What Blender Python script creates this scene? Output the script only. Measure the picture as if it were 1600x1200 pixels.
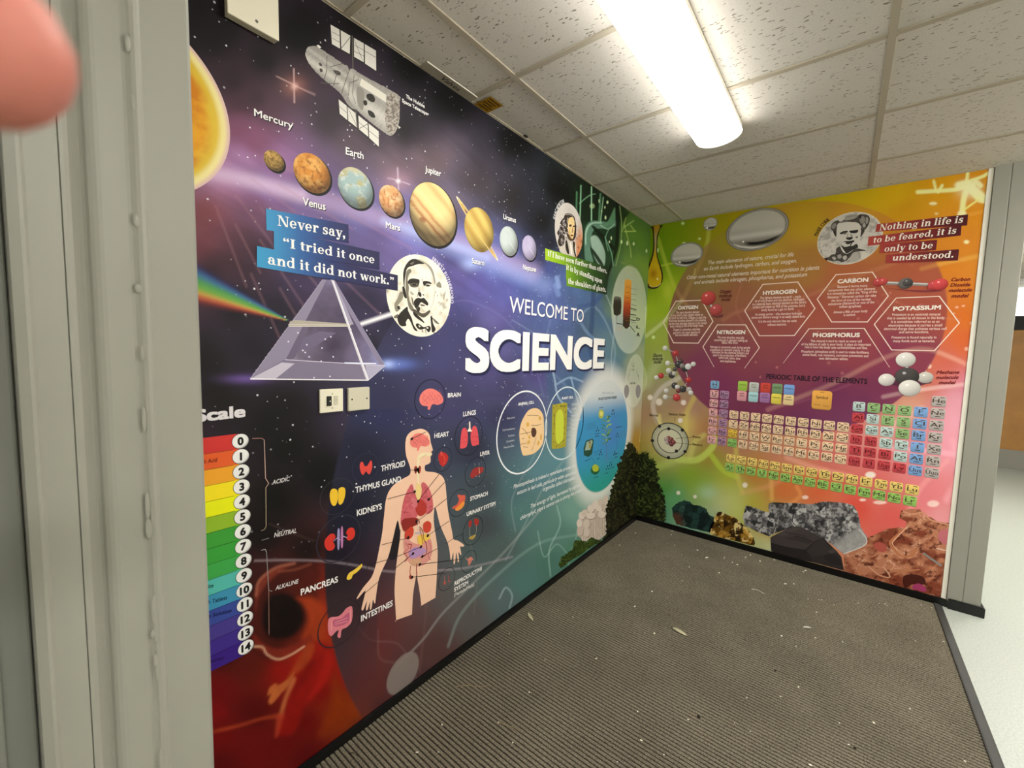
import bpy, bmesh, math, random
import numpy as np
from mathutils import Vector, Matrix
from mathutils.geometry import tessellate_polygon

for o in list(bpy.data.objects):
    bpy.data.objects.remove(o)
scn = bpy.context.scene
COL = scn.collection

# ---------------------------------------------------------------- camera
CAM = np.array([1.42654602, -3.70317471, 1.53852324])
FWD = np.array([-0.62046227, 0.7802138, -0.0793284])
RGT = np.array([0.78118629, 0.62379164, 0.02513887])
UPV = np.array([-0.06909809, 0.04637254, 0.99653151])
FPX = 652.5616
HC = 2.6717                 # ceiling height
WB = 2.0256                 # width of the mural wall opposite
cam = bpy.data.cameras.new('camera')
cam.sensor_width = 36.0
cam.lens = 36.0 * FPX / 1600.0
cam.clip_start = 0.005
cam.clip_end = 60
cam.dof.use_dof = True      # a real lens: the finger over it is out of focus
cam.dof.focus_distance = 2.2
cam.dof.aperture_fstop = 8.0
camo = bpy.data.objects.new('camera', cam)
COL.objects.link(camo)
camo.matrix_world = Matrix((
    (RGT[0], UPV[0], -FWD[0], CAM[0]),
    (RGT[1], UPV[1], -FWD[1], CAM[1]),
    (RGT[2], UPV[2], -FWD[2], CAM[2]),
    (0, 0, 0, 1)))
scn.camera = camo

# ---------------------------------------------------------------- world, exposure
world = bpy.data.worlds.new('world')
scn.world = world
world.use_nodes = True
world.node_tree.nodes['Background'].inputs[0].default_value = (0.62, 0.66, 0.7, 1)
world.node_tree.nodes['Background'].inputs[1].default_value = 0.3
vs = scn.view_settings
vs.view_transform = 'Standard'
vs.look = 'None'
vs.exposure = 1.28
vs.gamma = 1.0
vs.use_curve_mapping = False
LAMP_W = 9.5               # strength of the diffuser of the ceiling light in the picture
LAMP_BACK = 29.0            # of the ones further along the corridor
LAMP_COL = (1.0, 0.975, 0.925, 1)

# ---------------------------------------------------------------- small helpers
def ray(x, y):
    return FWD + RGT * (x - 800) / FPX + UPV * (600 - y) / FPX

def hit(x, y, ax, v):
    d = ray(x, y)
    return CAM + (v - CAM[ax]) / d[ax] * d

def lin(h):
    if isinstance(h, (tuple, list, np.ndarray)):
        return np.array(h[:3], float)
    h = h.lstrip('#')
    if len(h) == 3:
        h = h[0] * 2 + h[1] * 2 + h[2] * 2
    c = np.array([int(h[i:i + 2], 16) for i in (0, 2, 4)]) / 255.0
    return np.where(c <= 0.04045, c / 12.92, ((c + 0.055) / 1.055) ** 2.4)

def tag(o, label, cat, group=None):
    o['label'] = label
    o['category'] = cat
    if group:
        o['group'] = group
    return o

def link(o, parent=None):
    COL.objects.link(o)
    if parent is not None:
        o.parent = parent
    return o

def empty(name, loc=(0, 0, 0), parent=None):
    o = bpy.data.objects.new(name, None)
    o.location = loc
    o.empty_display_size = 0.05
    return link(o, parent)

def mat(name, col, rough=0.5, spec=0.4, metal=0.0, bump=None, mottled=None, emit=None):
    m = bpy.data.materials.new(name)
    m.use_nodes = True
    nt = m.node_tree
    b = nt.nodes['Principled BSDF']
    c = tuple(lin(col)) + (1,)
    b.inputs['Base Color'].default_value = c
    b.inputs['Roughness'].default_value = rough
    b.inputs['Specular IOR Level'].default_value = spec
    b.inputs['Metallic'].default_value = metal
    tc = nt.nodes.new('ShaderNodeTexCoord')
    if mottled:
        sc, amt = mottled
        n = nt.nodes.new('ShaderNodeTexNoise')
        n.inputs['Scale'].default_value = sc
        n.inputs['Detail'].default_value = 6
        nt.links.new(tc.outputs['Object'], n.inputs['Vector'])
        mr = nt.nodes.new('ShaderNodeMapRange')
        mr.inputs[1].default_value = 0.3
        mr.inputs[2].default_value = 0.7
        mr.inputs[3].default_value = 1 - amt
        mr.inputs[4].default_value = 1 + amt
        nt.links.new(n.outputs['Fac'], mr.inputs[0])
        mx = nt.nodes.new('ShaderNodeMix')
        mx.data_type = 'RGBA'
        mx.blend_type = 'MULTIPLY'
        mx.inputs[0].default_value = 1
        mx.inputs[6].default_value = c
        nt.links.new(mr.outputs[0], mx.inputs[7])
        nt.links.new(mx.outputs[2], b.inputs['Base Color'])
    if bump:
        sc, st = bump
        n = nt.nodes.new('ShaderNodeTexNoise')
        n.inputs['Scale'].default_value = sc
        n.inputs['Detail'].default_value = 4
        nt.links.new(tc.outputs['Object'], n.inputs['Vector'])
        bp = nt.nodes.new('ShaderNodeBump')
        bp.inputs['Strength'].default_value = st
        bp.inputs['Distance'].default_value = 0.002
        nt.links.new(n.outputs['Fac'], bp.inputs['Height'])
        nt.links.new(bp.outputs[0], b.inputs['Normal'])
    if emit:
        b.inputs['Emission Color'].default_value = emit[0]
        b.inputs['Emission Strength'].default_value = emit[1]
    return m

def mesh_obj(name, bm, m, parent=None, smooth=False, kind=None):
    me = bpy.data.meshes.new(name)
    bm.normal_update()
    bm.to_mesh(me)
    bm.free()
    for mm in (m if isinstance(m, (list, tuple)) else [m]):
        me.materials.append(mm)
    if smooth:
        for p in me.polygons:
            p.use_smooth = True
    o = bpy.data.objects.new(name, me)
    link(o, parent)
    if kind:
        o['kind'] = kind
    return o

def box(bm, x0, y0, z0, x1, y1, z1, bev=0.0, mi=0):
    r = bmesh.ops.create_cube(bm, size=1)
    v = r['verts']
    bmesh.ops.scale(bm, vec=(x1 - x0, y1 - y0, z1 - z0), verts=v)
    bmesh.ops.translate(bm, vec=((x0 + x1) / 2, (y0 + y1) / 2, (z0 + z1) / 2), verts=v)
    fs = set(f for a in v for f in a.link_faces)
    if bev:
        es = list(set(e for a in v for e in a.link_edges))
        r2 = bmesh.ops.bevel(bm, geom=es, offset=bev, segments=2, affect='EDGES', profile=0.5)
        fs |= set(r2['faces'])
    for f in fs:
        if f.is_valid:
            f.material_index = mi

def prism_z(bm, pts, z0, z1, mi=0, axis='z'):
    """extrude a plan outline (list of (a,b)) along an axis"""
    def V(a, b, c):
        return {'z': (a, b, c), 'y': (a, c, b), 'x': (c, a, b)}[axis]
    lo = [bm.verts.new(V(a, b, z0)) for a, b in pts]
    hi = [bm.verts.new(V(a, b, z1)) for a, b in pts]
    n = len(pts)
    fs = []
    for i in range(n):
        fs.append(bm.faces.new((lo[i], lo[(i + 1) % n], hi[(i + 1) % n], hi[i])))
    fs.append(bm.faces.new(lo[::-1]))
    fs.append(bm.faces.new(hi))
    for f in fs:
        f.material_index = mi
    bmesh.ops.recalc_face_normals(bm, faces=fs)

def cyl(bm, c, r, h, axis='z', seg=20, mi=0, r2=None):
    res = bmesh.ops.create_cone(bm, cap_ends=True, segments=seg, radius1=r, radius2=r if r2 is None else r2, depth=h)
    v = res['verts']
    if axis == 'x':
        bmesh.ops.rotate(bm, cent=(0, 0, 0), matrix=Matrix.Rotation(math.pi / 2, 3, 'Y'), verts=v)
    elif axis == 'y':
        bmesh.ops.rotate(bm, cent=(0, 0, 0), matrix=Matrix.Rotation(-math.pi / 2, 3, 'X'), verts=v)
    bmesh.ops.translate(bm, vec=c, verts=v)
    for f in set(f for a in v for f in a.link_faces):
        f.material_index = mi
# ================================================================ the room
GREY = 'b9b4a4'
m_wall = mat('painted_wall', 'c9c6ba', 0.6, 0.3, bump=(60, 0.15), mottled=(3, 0.02))
m_frame = mat('grey_gloss_paint', '8e8d83', 0.42, 0.35, bump=(35, 0.12), mottled=(5, 0.02))
m_frame_shade = mat('shaded_door_paint', '6c6e66', 0.5, 0.3, bump=(40, 0.1))  # grey-green darkened in colour for the shadow the door stands in
m_black = mat('black_vinyl', '0b0b0c', 0.3, 0.4, bump=(80, 0.1))
m_white = mat('white_plastic', 'e6e2d4', 0.35, 0.4)
m_screw = mat('screw_steel', '77756c', 0.35, 0.5, 0.8)

def ceiling_material():
    m = mat('fissured_ceiling_tile', 'c8c1b0', 0.85, 0.15)
    nt = m.node_tree
    b = nt.nodes['Principled BSDF']
    tc = nt.nodes.new('ShaderNodeTexCoord')
    mp = nt.nodes.new('ShaderNodeMapping')
    mp.inputs['Scale'].default_value = (0.85, 2.3, 1.0)
    mp.inputs['Rotation'].default_value = (0, 0, 0.9)
    nt.links.new(tc.outputs['Object'], mp.inputs['Vector'])
    # warped coordinates make the worm-like marks crooked
    nz = nt.nodes.new('ShaderNodeTexNoise')
    nz.inputs['Scale'].default_value = 30
    nt.links.new(tc.outputs['Object'], nz.inputs['Vector'])
    va = nt.nodes.new('ShaderNodeVectorMath')
    va.operation = 'MULTIPLY_ADD'
    va.inputs[1].default_value = (0.05, 0.05, 0.0)
    nt.links.new(nz.outputs['Color'], va.inputs[0])
    nt.links.new(mp.outputs[0], va.inputs[2])
    vo = nt.nodes.new('ShaderNodeTexVoronoi')
    vo.inputs['Scale'].default_value = 50
    nt.links.new(va.outputs[0], vo.inputs['Vector'])
    sp = nt.nodes.new('ShaderNodeSeparateColor')
    nt.links.new(vo.outputs['Color'], sp.inputs[0])
    rad = nt.nodes.new('ShaderNodeMapRange')
    rad.inputs[1].default_value = 0.1
    rad.inputs[2].default_value = 1.0
    rad.inputs[3].default_value = 0.0
    rad.inputs[4].default_value = 0.36
    nt.links.new(sp.outputs[0], rad.inputs[0])
    lt = nt.nodes.new('ShaderNodeMath')
    lt.operation = 'SUBTRACT'
    nt.links.new(rad.outputs[0], lt.inputs[0])
    nt.links.new(vo.outputs['Distance'], lt.inputs[1])
    k = nt.nodes.new('ShaderNodeMapRange')
    k.inputs[1].default_value = 0.0
    k.inputs[2].default_value = 0.06
    nt.links.new(lt.outputs[0], k.inputs[0])
    fine = nt.nodes.new('ShaderNodeTexNoise')
    fine.inputs['Scale'].default_value = 260
    fine.inputs['Detail'].default_value = 3
    nt.links.new(tc.outputs['Object'], fine.inputs['Vector'])
    fr = nt.nodes.new('ShaderNodeMapRange')
    fr.inputs[1].default_value = 0.3
    fr.inputs[2].default_value = 0.7
    fr.inputs[3].default_value = 0.93
    fr.inputs[4].default_value = 1.05
    nt.links.new(fine.outputs['Fac'], fr.inputs[0])
    mx0 = nt.nodes.new('ShaderNodeMix')
    mx0.data_type = 'RGBA'
    mx0.blend_type = 'MULTIPLY'
    mx0.inputs[0].default_value = 1
    mx0.inputs[6].default_value = tuple(lin('c9c4ba')) + (1,)
    nt.links.new(fr.outputs[0], mx0.inputs[7])
    mx = nt.nodes.new('ShaderNodeMix')
    mx.data_type = 'RGBA'
    mx.inputs[7].default_value = tuple(lin('7f776a')) + (1,)
    nt.links.new(k.outputs[0], mx.inputs[0])
    nt.links.new(mx0.outputs[2], mx.inputs[6])
    nt.links.new(mx.outputs[2], b.inputs['Base Color'])
    bp = nt.nodes.new('ShaderNodeBump')
    bp.inputs['Strength'].default_value = 0.5
    bp.inputs['Distance'].default_value = 0.003
    bp.invert = True
    nt.links.new(k.outputs[0], bp.inputs['Height'])
    nt.links.new(bp.outputs[0], b.inputs['Normal'])
    return m

def floor_material():
    m = mat('speckled_vinyl_floor', 'c4c8bf', 0.4, 0.4)
    nt = m.node_tree
    b = nt.nodes['Principled BSDF']
    tc = nt.nodes.new('ShaderNodeTexCoord')
    n = nt.nodes.new('ShaderNodeTexNoise')
    n.inputs['Scale'].default_value = 120
    n.inputs['Detail'].default_value = 5
    nt.links.new(tc.outputs['Object'], n.inputs['Vector'])
    r = nt.nodes.new('ShaderNodeValToRGB')
    r.color_ramp.elements[0].position = 0.35
    r.color_ramp.elements[0].color = tuple(lin('a2a8a0')) + (1,)
    r.color_ramp.elements[1].position = 0.62
    r.color_ramp.elements[1].color = tuple(lin('b2b8b0')) + (1,)
    nt.links.new(n.outputs['Fac'], r.inputs[0])
    nt.links.new(r.outputs[0], b.inputs['Base Color'])
    return m

def mat_material():
    """ribbed entrance matting; the ribs themselves are modelled"""
    m = mat('ribbed_carpet', '6a6354', 0.95, 0.1)
    nt = m.node_tree
    b = nt.nodes['Principled BSDF']
    tc = nt.nodes.new('ShaderNodeTexCoord')
    n = nt.nodes.new('ShaderNodeTexNoise')
    n.inputs['Scale'].default_value = 190
    n.inputs['Detail'].default_value = 4
    nt.links.new(tc.outputs['Object'], n.inputs['Vector'])
    r = nt.nodes.new('ShaderNodeValToRGB')
    r.color_ramp.elements[0].position = 0.3
    r.color_ramp.elements[0].color = tuple(lin('4b463c')) + (1,)
    r.color_ramp.elements[1].position = 0.72
    r.color_ramp.elements[1].color = tuple(lin('8c8472')) + (1,)
    nt.links.new(n.outputs['Fac'], r.inputs[0])
    n2 = nt.nodes.new('ShaderNodeTexNoise')
    n2.inputs['Scale'].default_value = 3
    n2.inputs['Detail'].default_value = 3
    nt.links.new(tc.outputs['Object'], n2.inputs['Vector'])
    mr = nt.nodes.new('ShaderNodeMapRange')
    mr.inputs[1].default_value = 0.3
    mr.inputs[2].default_value = 0.7
    mr.inputs[3].default_value = 0.86
    mr.inputs[4].default_value = 1.12
    nt.links.new(n2.outputs['Fac'], mr.inputs[0])
    # groove shade painted into the colour, darker towards the bottom
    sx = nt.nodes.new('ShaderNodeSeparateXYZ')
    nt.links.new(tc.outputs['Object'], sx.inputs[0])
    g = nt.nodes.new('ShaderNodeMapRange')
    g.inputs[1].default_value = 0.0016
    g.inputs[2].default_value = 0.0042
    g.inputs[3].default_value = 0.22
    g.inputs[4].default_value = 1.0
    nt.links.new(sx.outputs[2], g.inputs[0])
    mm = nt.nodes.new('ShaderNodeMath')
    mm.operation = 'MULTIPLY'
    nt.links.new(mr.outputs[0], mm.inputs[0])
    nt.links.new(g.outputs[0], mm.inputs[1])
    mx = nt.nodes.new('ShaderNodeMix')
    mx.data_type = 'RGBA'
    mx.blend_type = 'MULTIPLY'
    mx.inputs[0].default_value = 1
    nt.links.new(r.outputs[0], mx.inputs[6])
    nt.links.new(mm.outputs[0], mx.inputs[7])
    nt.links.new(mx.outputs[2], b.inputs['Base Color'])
    return m

m_ceil = ceiling_material()
m_floor = floor_material()
m_carpet = mat_material()
m_grid = mat('ceiling_grid_paint', 'a89f8d', 0.6, 0.25)

YF, YB, XR = -7.2, 5.6, 4.3      # rear end, far end, right side of the corridor
YD = -3.51                       # room face of the doorway wall
XJ = 0.68                        # face of the left door jamb

bm = bmesh.new()
box(bm, -0.2, YF, -0.12, XR + 0.1, YB + 0.1, 0.0)
mesh_obj('floor', bm, m_floor, kind='structure')
bm = bmesh.new()
box(bm, -0.2, YF, HC + 0.004, XR + 0.1, YB + 0.1, HC + 0.1)
mesh_obj('ceiling', bm, m_ceil, kind='structure')
bm = bmesh.new()
box(bm, -0.15, YF, 0, 0, 0.0, HC + 0.05)
mesh_obj('wall_left', bm, m_wall, kind='structure')
bm = bmesh.new()
box(bm, -0.15, 0.0, 0, 2.03, 0.14, HC + 0.05)
mesh_obj('wall_back', bm, m_wall, kind='structure')
# end of the mural wall: a boxed post, two boards with a seam between them
bm = bmesh.new()
box(bm, 2.0256, -0.012, 0, 2.0905, 0.15, HC + 0.02, 0.002)
box(bm, 2.0935, -0.012, 0, 2.17, 0.15, HC + 0.02, 0.003)
box(bm, 2.06, -0.009, 0, 2.12, 0.14, HC + 0.02)
mesh_obj('trim_1', bm, m_frame, kind='structure')
# doorway wall the camera stands in: left piece
bm = bmesh.new()
box(bm, 0, YD - 0.16, 0, XJ - 0.03, YD, HC + 0.05)
mesh_obj('wall_front', bm, m_wall, kind='structure')
# door jamb: stepped profile in plan, run full height
bm = bmesh.new()
E = 0.0
def rr(pts):
    return pts
prof = [(XJ - 0.06, YD + 0.004), (XJ - 0.004, YD + 0.004), (XJ, YD), (XJ, YD - 0.05),
        (XJ + 0.0035, YD - 0.053), (XJ + 0.005, YD - 0.057), (XJ + 0.0035, YD - 0.061), (XJ + 0.0005, YD - 0.0635), (XJ - 0.001, YD - 0.066),
        (XJ, YD - 0.07), (XJ, YD - 0.094), (XJ - 0.001, YD - 0.098), (XJ - 0.0035, YD - 0.102), (XJ - 0.0075, YD - 0.1055), (XJ - 0.011, YD - 0.108), (XJ - 0.0125, YD - 0.1105), (XJ - 0.011, YD - 0.113), (XJ - 0.0075, YD - 0.117), (XJ - 0.004, YD - 0.121), (XJ - 0.003, YD - 0.125), (XJ - 0.003, YD - 0.1285), (XJ - 0.0055, YD - 0.1292), (XJ - 0.003, YD - 0.13), (XJ - 0.003, YD - 0.157),
        (XJ + 0.001, YD - 0.160), (XJ + 0.001, YD - 0.163), (XJ - 0.006, YD - 0.172), (XJ - 0.03, YD - 0.175), (XJ - 0.06, YD - 0.175)]
prism_z(bm, prof[::-1], 0, HC)
rngd = random.Random(5)
for k in range(26):                     # runs of old paint along the bead
    zz = rngd.choice((rngd.uniform(1.75, 2.4), rngd.uniform(0.9, 2.4), rngd.uniform(1.0, 1.35)))
    r_ = bmesh.ops.create_uvsphere(bm, u_segments=10, v_segments=8, radius=1)
    bmesh.ops.scale(bm, vec=(0.0022, rngd.uniform(0.0025, 0.0045), rngd.uniform(0.006, 0.022)), verts=r_['verts'])
    bmesh.ops.translate(bm, vec=(XJ + 0.0028, YD - rngd.uniform(0.059, 0.065), zz), verts=r_['verts'])
jamb = mesh_obj('door_frame', bm, m_frame, kind='structure')
# the open door leaf folded back beyond the jamb, and its seal
bm = bmesh.new()
box(bm, XJ - 0.075, YD - 0.26, 0.01, XJ - 0.022, YD - 0.176, 2.3, 0.003)
box(bm, XJ - 0.03, YD - 0.216, 0.01, XJ - 0.014, YD - 0.201, 2.3, 0.002)
box(bm, XJ - 0.06, YD - 1.05, 0.01, XJ - 0.015, YD - 0.245, 2.3, 0.003)
mesh_obj('door_1', bm, m_frame_shade, kind='structure')
# walls that close the space out of view
bm = bmesh.new()
box(bm, -0.2, YF - 0.1, 0, XR + 0.1, YF, HC + 0.05)
mesh_obj('wall_rear', bm, m_wall, kind='structure')
bm = bmesh.new()
box(bm, XR, YF, 0, XR + 0.1, YB, HC + 0.05)
mesh_obj('wall_right', bm, m_wall, kind='structure')
bm = bmesh.new()
box(bm, 1.6, YB, 0, XR + 0.1, YB + 0.1, HC + 0.05)
mesh_obj('wall_far', bm, m_wall, kind='structure')
bm = bmesh.new()
box(bm, 2.04, 0.15, 0, 2.15, YB, HC + 0.02)
mesh_obj('wall_corridor', bm, m_wall, kind='structure')

# skirtings: a low black strip with a rounded top
def skirting(name, pts, z1, parent=None):
    bm = bmesh.new()
    prism_z(bm, pts, 0, z1)
    es = [e for e in bm.edges if all(v.co.z > z1 - 1e-5 for v in e.verts)]
    bmesh.ops.bevel(bm, geom=es, offset=0.004, segments=2, affect='EDGES')
    return mesh_obj(name, bm, m_black, kind='structure')
skirting('baseboard_left', [(0, -3.51), (0.014, -3.51), (0.014, -0.0005), (0, -0.0005)], 0.044)
skirting('baseboard_back', [(0.014, -0.015), (2.03, -0.015), (2.03, 0.0), (0.014, 0.0)], 0.047)
skirting('baseboard_post', [(2.032, -0.032), (2.186, -0.032), (2.186, 0.16), (2.171, 0.16), (2.171, -0.0125), (2.032, -0.0125)], 0.062)

# ceiling grid: white T bars and the wall angle
bm = bmesh.new()
xa, dx, y0 = 0.2695, 1.2056, 0.481
xs = [xa + dx * k for k in range(0, 4)]
for x in xs:
    box(bm, x - 0.012, YF, HC - 0.002, x + 0.012, 0 if x < 2.0 else YB, HC + 0.006, 0)
k = -10
while True:
    y = -y0 - 0.6 * k
    if y < YF:
        break
    if y < YB:
        box(bm, 0 if y < 0 else 2.15, y - 0.012, HC - 0.0016, XR, y + 0.012, HC + 0.006, 0)
    k += 1
mesh_obj('ceiling_grid', bm, m_grid, kind='structure')
bm = bmesh.new()
box(bm, 0.0, -3.51, HC - 0.003, 0.0018, 0, HC + 0.004)
box(bm, 0.0, -3.51, HC - 0.0012, 0.010, 0, HC + 0.004)
box(bm, 0.0, -0.002, HC - 0.004, 2.03, 0, HC + 0.004)
box(bm, 0.0, -0.012, HC - 0.002, 2.03, 0, HC + 0.004)
mesh_obj('trim_2', bm, m_grid, kind='structure')

# ---------------------------------------------------------------- far end of the corridor: door, glazed light above, notices
m_wood = mat('oak_veneer', 'a9793f', 0.45, 0.4, mottled=(7, 0.1))
m_kick = mat('grey_kick_plate', '8f8c84', 0.4, 0.5)
m_glass = mat('frosted_daylight_glass', 'e9eef0', 0.2, 0.5, emit=((0.9, 0.96, 1, 1), 1.2))
m_dark = mat('black_transom', '1a1a1a', 0.5, 0.3)
droot = empty('door_2', (3.3, YB, 0))
droot['kind'] = 'structure'
def at_door(bm):
    bmesh.ops.translate(bm, vec=(-3.3, -YB, 0), verts=bm.verts)
    return bm
bm = bmesh.new(); box(bm, 3.24, YB - 0.05, 0.28, 4.1, YB, 2.02, 0.004); mesh_obj('door_leaf', at_door(bm), m_wood, droot)
bm = bmesh.new(); box(bm, 3.24, YB - 0.052, 0.0, 4.1, YB, 0.28, 0.003); mesh_obj('kick_plate', at_door(bm), m_kick, droot)
bm = bmesh.new(); box(bm, 3.16, YB - 0.07, 2.02, 4.2, YB, 2.22, 0.003); mesh_obj('transom_bar', at_door(bm), m_dark, droot)
bm = bmesh.new(); box(bm, 3.2, YB - 0.03, 2.22, 4.16, YB, 2.62, 0.002); mesh_obj('glass_light', at_door(bm), m_glass, droot)
bm = bmesh.new(); box(bm, 3.12, YB - 0.08, 0.0, 3.24, YB, 2.66, 0.004); mesh_obj('door_post', at_door(bm), m_frame, droot)
# ================================================================ printing on the walls
ALB = 0.92
def print_material(name, stars=False):
    m = bpy.data.materials.new(name)
    m.use_nodes = True
    nt = m.node_tree
    b = nt.nodes['Principled BSDF']
    b.inputs['Roughness'].default_value = 0.5
    b.inputs['Specular IOR Level'].default_value = 0.2
    at = nt.nodes.new('ShaderNodeAttribute')
    at.attribute_name = 'Col'
    src = at.outputs['Color']
    tc = nt.nodes.new('ShaderNodeTexCoord')
    if stars:
        for sc, rmax, keep, seed in ((28, 0.085, 0.25, 0.0), (50, 0.12, 0.32, 3.3), (92, 0.16, 0.42, 7.7)):
            mp = nt.nodes.new('ShaderNodeMapping')
            mp.inputs['Location'].default_value = (seed, seed * 2.1, seed * 0.7)
            nt.links.new(tc.outputs['Object'], mp.inputs['Vector'])
            vo = nt.nodes.new('ShaderNodeTexVoronoi')
            vo.inputs['Scale'].default_value = sc
            nt.links.new(mp.outputs[0], vo.inputs['Vector'])
            sp = nt.nodes.new('ShaderNodeSeparateColor')
            nt.links.new(vo.outputs['Color'], sp.inputs[0])
            rad = nt.nodes.new('ShaderNodeMapRange')
            rad.inputs[1].default_value = keep
            rad.inputs[2].default_value = 1.0
            rad.inputs[3].default_value = -0.02
            rad.inputs[4].default_value = rmax
            nt.links.new(sp.outputs[0], rad.inputs[0])
            su = nt.nodes.new('ShaderNodeMath')
            su.operation = 'SUBTRACT'
            nt.links.new(rad.outputs[0], su.inputs[0])
            nt.links.new(vo.outputs['Distance'], su.inputs[1])
            k = nt.nodes.new('ShaderNodeMapRange')
            k.inputs[1].default_value = -0.03
            k.inputs[2].default_value = 0.03
            nt.links.new(su.outputs[0], k.inputs[0])
            # cluster the stars
            cn = nt.nodes.new('ShaderNodeTexNoise')
            cn.inputs['Scale'].default_value = 3.2
            cn.inputs['Detail'].default_value = 3
            nt.links.new(mp.outputs[0], cn.inputs['Vector'])
            cr = nt.nodes.new('ShaderNodeMapRange')
            cr.inputs[1].default_value = 0.38
            cr.inputs[2].default_value = 0.58
            cr.inputs[3].default_value = 0.22
            nt.links.new(cn.outputs['Fac'], cr.inputs[0])
            f1 = nt.nodes.new('ShaderNodeMath')
            f1.operation = 'MULTIPLY'
            nt.links.new(k.outputs[0], f1.inputs[0])
            nt.links.new(cr.outputs[0], f1.inputs[1])
            f2 = nt.nodes.new('ShaderNodeMath')
            f2.operation = 'MULTIPLY'
            f2.use_clamp = True
            nt.links.new(f1.outputs[0], f2.inputs[0])
            nt.links.new(at.outputs['Alpha'], f2.inputs[1])
            mx = nt.nodes.new('ShaderNodeMix')
            mx.data_type = 'RGBA'
            mx.inputs[7].default_value = (0.8, 0.8, 0.84, 1)
            nt.links.new(f2.outputs[0], mx.inputs[0])
            nt.links.new(src, mx.inputs[6])
            src = mx.outputs[2]
    nt.links.new(src, b.inputs['Base Color'])
    return m
m_print = print_material('printed_vinyl')
m_print_star = print_material('printed_vinyl_with_stars', True)

def wl(x, y):
    p = hit(x, y, 0, 0.0)
    return (p[1], p[2])
def wb(x, y):
    p = hit(x, y, 1, 0.0)
    return (p[0], p[2])
def to_px(wall, S, Z):
    """photo-scale coordinates of wall points (used to lay the artwork out)"""
    S = np.asarray(S, float); Z = np.asarray(Z, float)
    if wall == 'L':
        d = np.stack([np.zeros_like(S) - CAM[0], S - CAM[1], Z - CAM[2]], -1)
    else:
        d = np.stack([S - CAM[0], np.zeros_like(S) - CAM[1], Z - CAM[2]], -1)
    w = d @ FWD
    return 800 + FPX * (d @ RGT) / w, 600 - FPX * (d @ UPV) / w

def K(ox=0, oy=0, sc=1.0):
    def f(s):
        v = [float(t) for t in s.replace(',', ' ').split()]
        return [(ox + v[i] / sc, oy + v[i + 1] / sc) for i in range(0, len(v), 2)]
    return f
P0 = K()

def smooth_closed(pts, n=5):
    P = np.array(pts, float)
    out = []
    N = len(P)
    for i in range(N):
        a, b, c, d = P[i - 1], P[i], P[(i + 1) % N], P[(i + 2) % N]
        for k in range(n):
            t = k / n
            out.append(0.5 * (2 * b + (c - a) * t + (2 * a - 5 * b + 4 * c - d) * t * t + (3 * b - a - 3 * c + d) * t ** 3))
    return [tuple(p) for p in out]
def smooth_open(pts, n=6):
    P = np.array(pts, float)
    if len(P) < 3:
        return [tuple(p) for p in P]
    P = np.vstack([2 * P[0] - P[1], P, 2 * P[-1] - P[-2]])
    out = []
    for i in range(1, len(P) - 2):
        a, b, c, d = P[i - 1], P[i], P[i + 1], P[i + 2]
        for k in range(n):
            t = k / n
            out.append(0.5 * (2 * b + (c - a) * t + (2 * a - 5 * b + 4 * c - d) * t * t + (3 * b - a - 3 * c + d) * t ** 3))
    out.append(P[-2])
    return [tuple(p) for p in out]

def hash2(ix, iy, seed=0):
    h = (ix.astype(np.int64) * 374761393 + iy.astype(np.int64) * 668265263 + seed * 1274126177) & 0x7fffffff
    h = ((h ^ (h >> 13)) * 1274126177) & 0x7fffffff
    h = h ^ (h >> 16)
    return (h & 0xffff) / 65535.0
def vnoise(x, y, seed=0):
    ix = np.floor(x); iy = np.floor(y)
    fx = x - ix; fy = y - iy
    fx = fx * fx * (3 - 2 * fx); fy = fy * fy * (3 - 2 * fy)
    a = hash2(ix, iy, seed); b = hash2(ix + 1, iy, seed)
    c = hash2(ix, iy + 1, seed); d = hash2(ix + 1, iy + 1, seed)
    return (a * (1 - fx) + b * fx) * (1 - fy) + (c * (1 - fx) + d * fx) * fy
def fbm(x, y, seed=0, o=4):
    s = 0; a = 0.5
    for i in range(o):
        s = s + a * vnoise(x, y, seed + i)
        x = x * 2.03 + 11.3; y = y * 2.03 + 5.7; a *= 0.5
    return s / (1 - 0.5 ** o)
def cells(x, y, seed=0):
    """cellular noise: F1, F2 and the id of the nearest cell"""
    ix = np.floor(x); iy = np.floor(y)
    f1 = np.full(x.shape, 9.0); f2 = f1.copy(); idv = np.zeros(x.shape)
    for dx_ in (-1, 0, 1):
        for dy_ in (-1, 0, 1):
            cx = ix + dx_; cy = iy + dy_
            px = cx + hash2(cx, cy, seed); py = cy + hash2(cx, cy, seed + 17)
            d = np.hypot(px - x, py - y)
            nid = hash2(cx, cy, seed + 31)
            closer = d < f1
            f2 = np.where(closer, f1, np.minimum(f2, d))
            idv = np.where(closer, nid, idv)
            f1 = np.where(closer, d, f1)
    return f1, f2, idv
def mixc(a, b, t):
    t = np.clip(np.asarray(t), 0, 1)[..., None]
    return np.asarray(a) * (1 - t) + np.asarray(b) * t
def sstep(a, b, x):
    t = np.clip((x - a) / (b - a), 0, 1)
    return t * t * (3 - 2 * t)
def seg_dist(X, Y, pts):
    D = np.full(X.shape, 1e9); T = np.zeros(X.shape)
    n = len(pts) - 1
    for i in range(n):
        ax, ay = pts[i]; bx, by = pts[i + 1]
        vx, vy = bx - ax, by - ay
        L = vx * vx + vy * vy + 1e-9
        t = np.clip(((X - ax) * vx + (Y - ay) * vy) / L, 0, 1)
        d = np.hypot(X - ax - t * vx, Y - ay - t * vy)
        c = d < D
        T = np.where(c, (i + t) / n, T)
        D = np.minimum(D, d)
    return D, T
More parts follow.
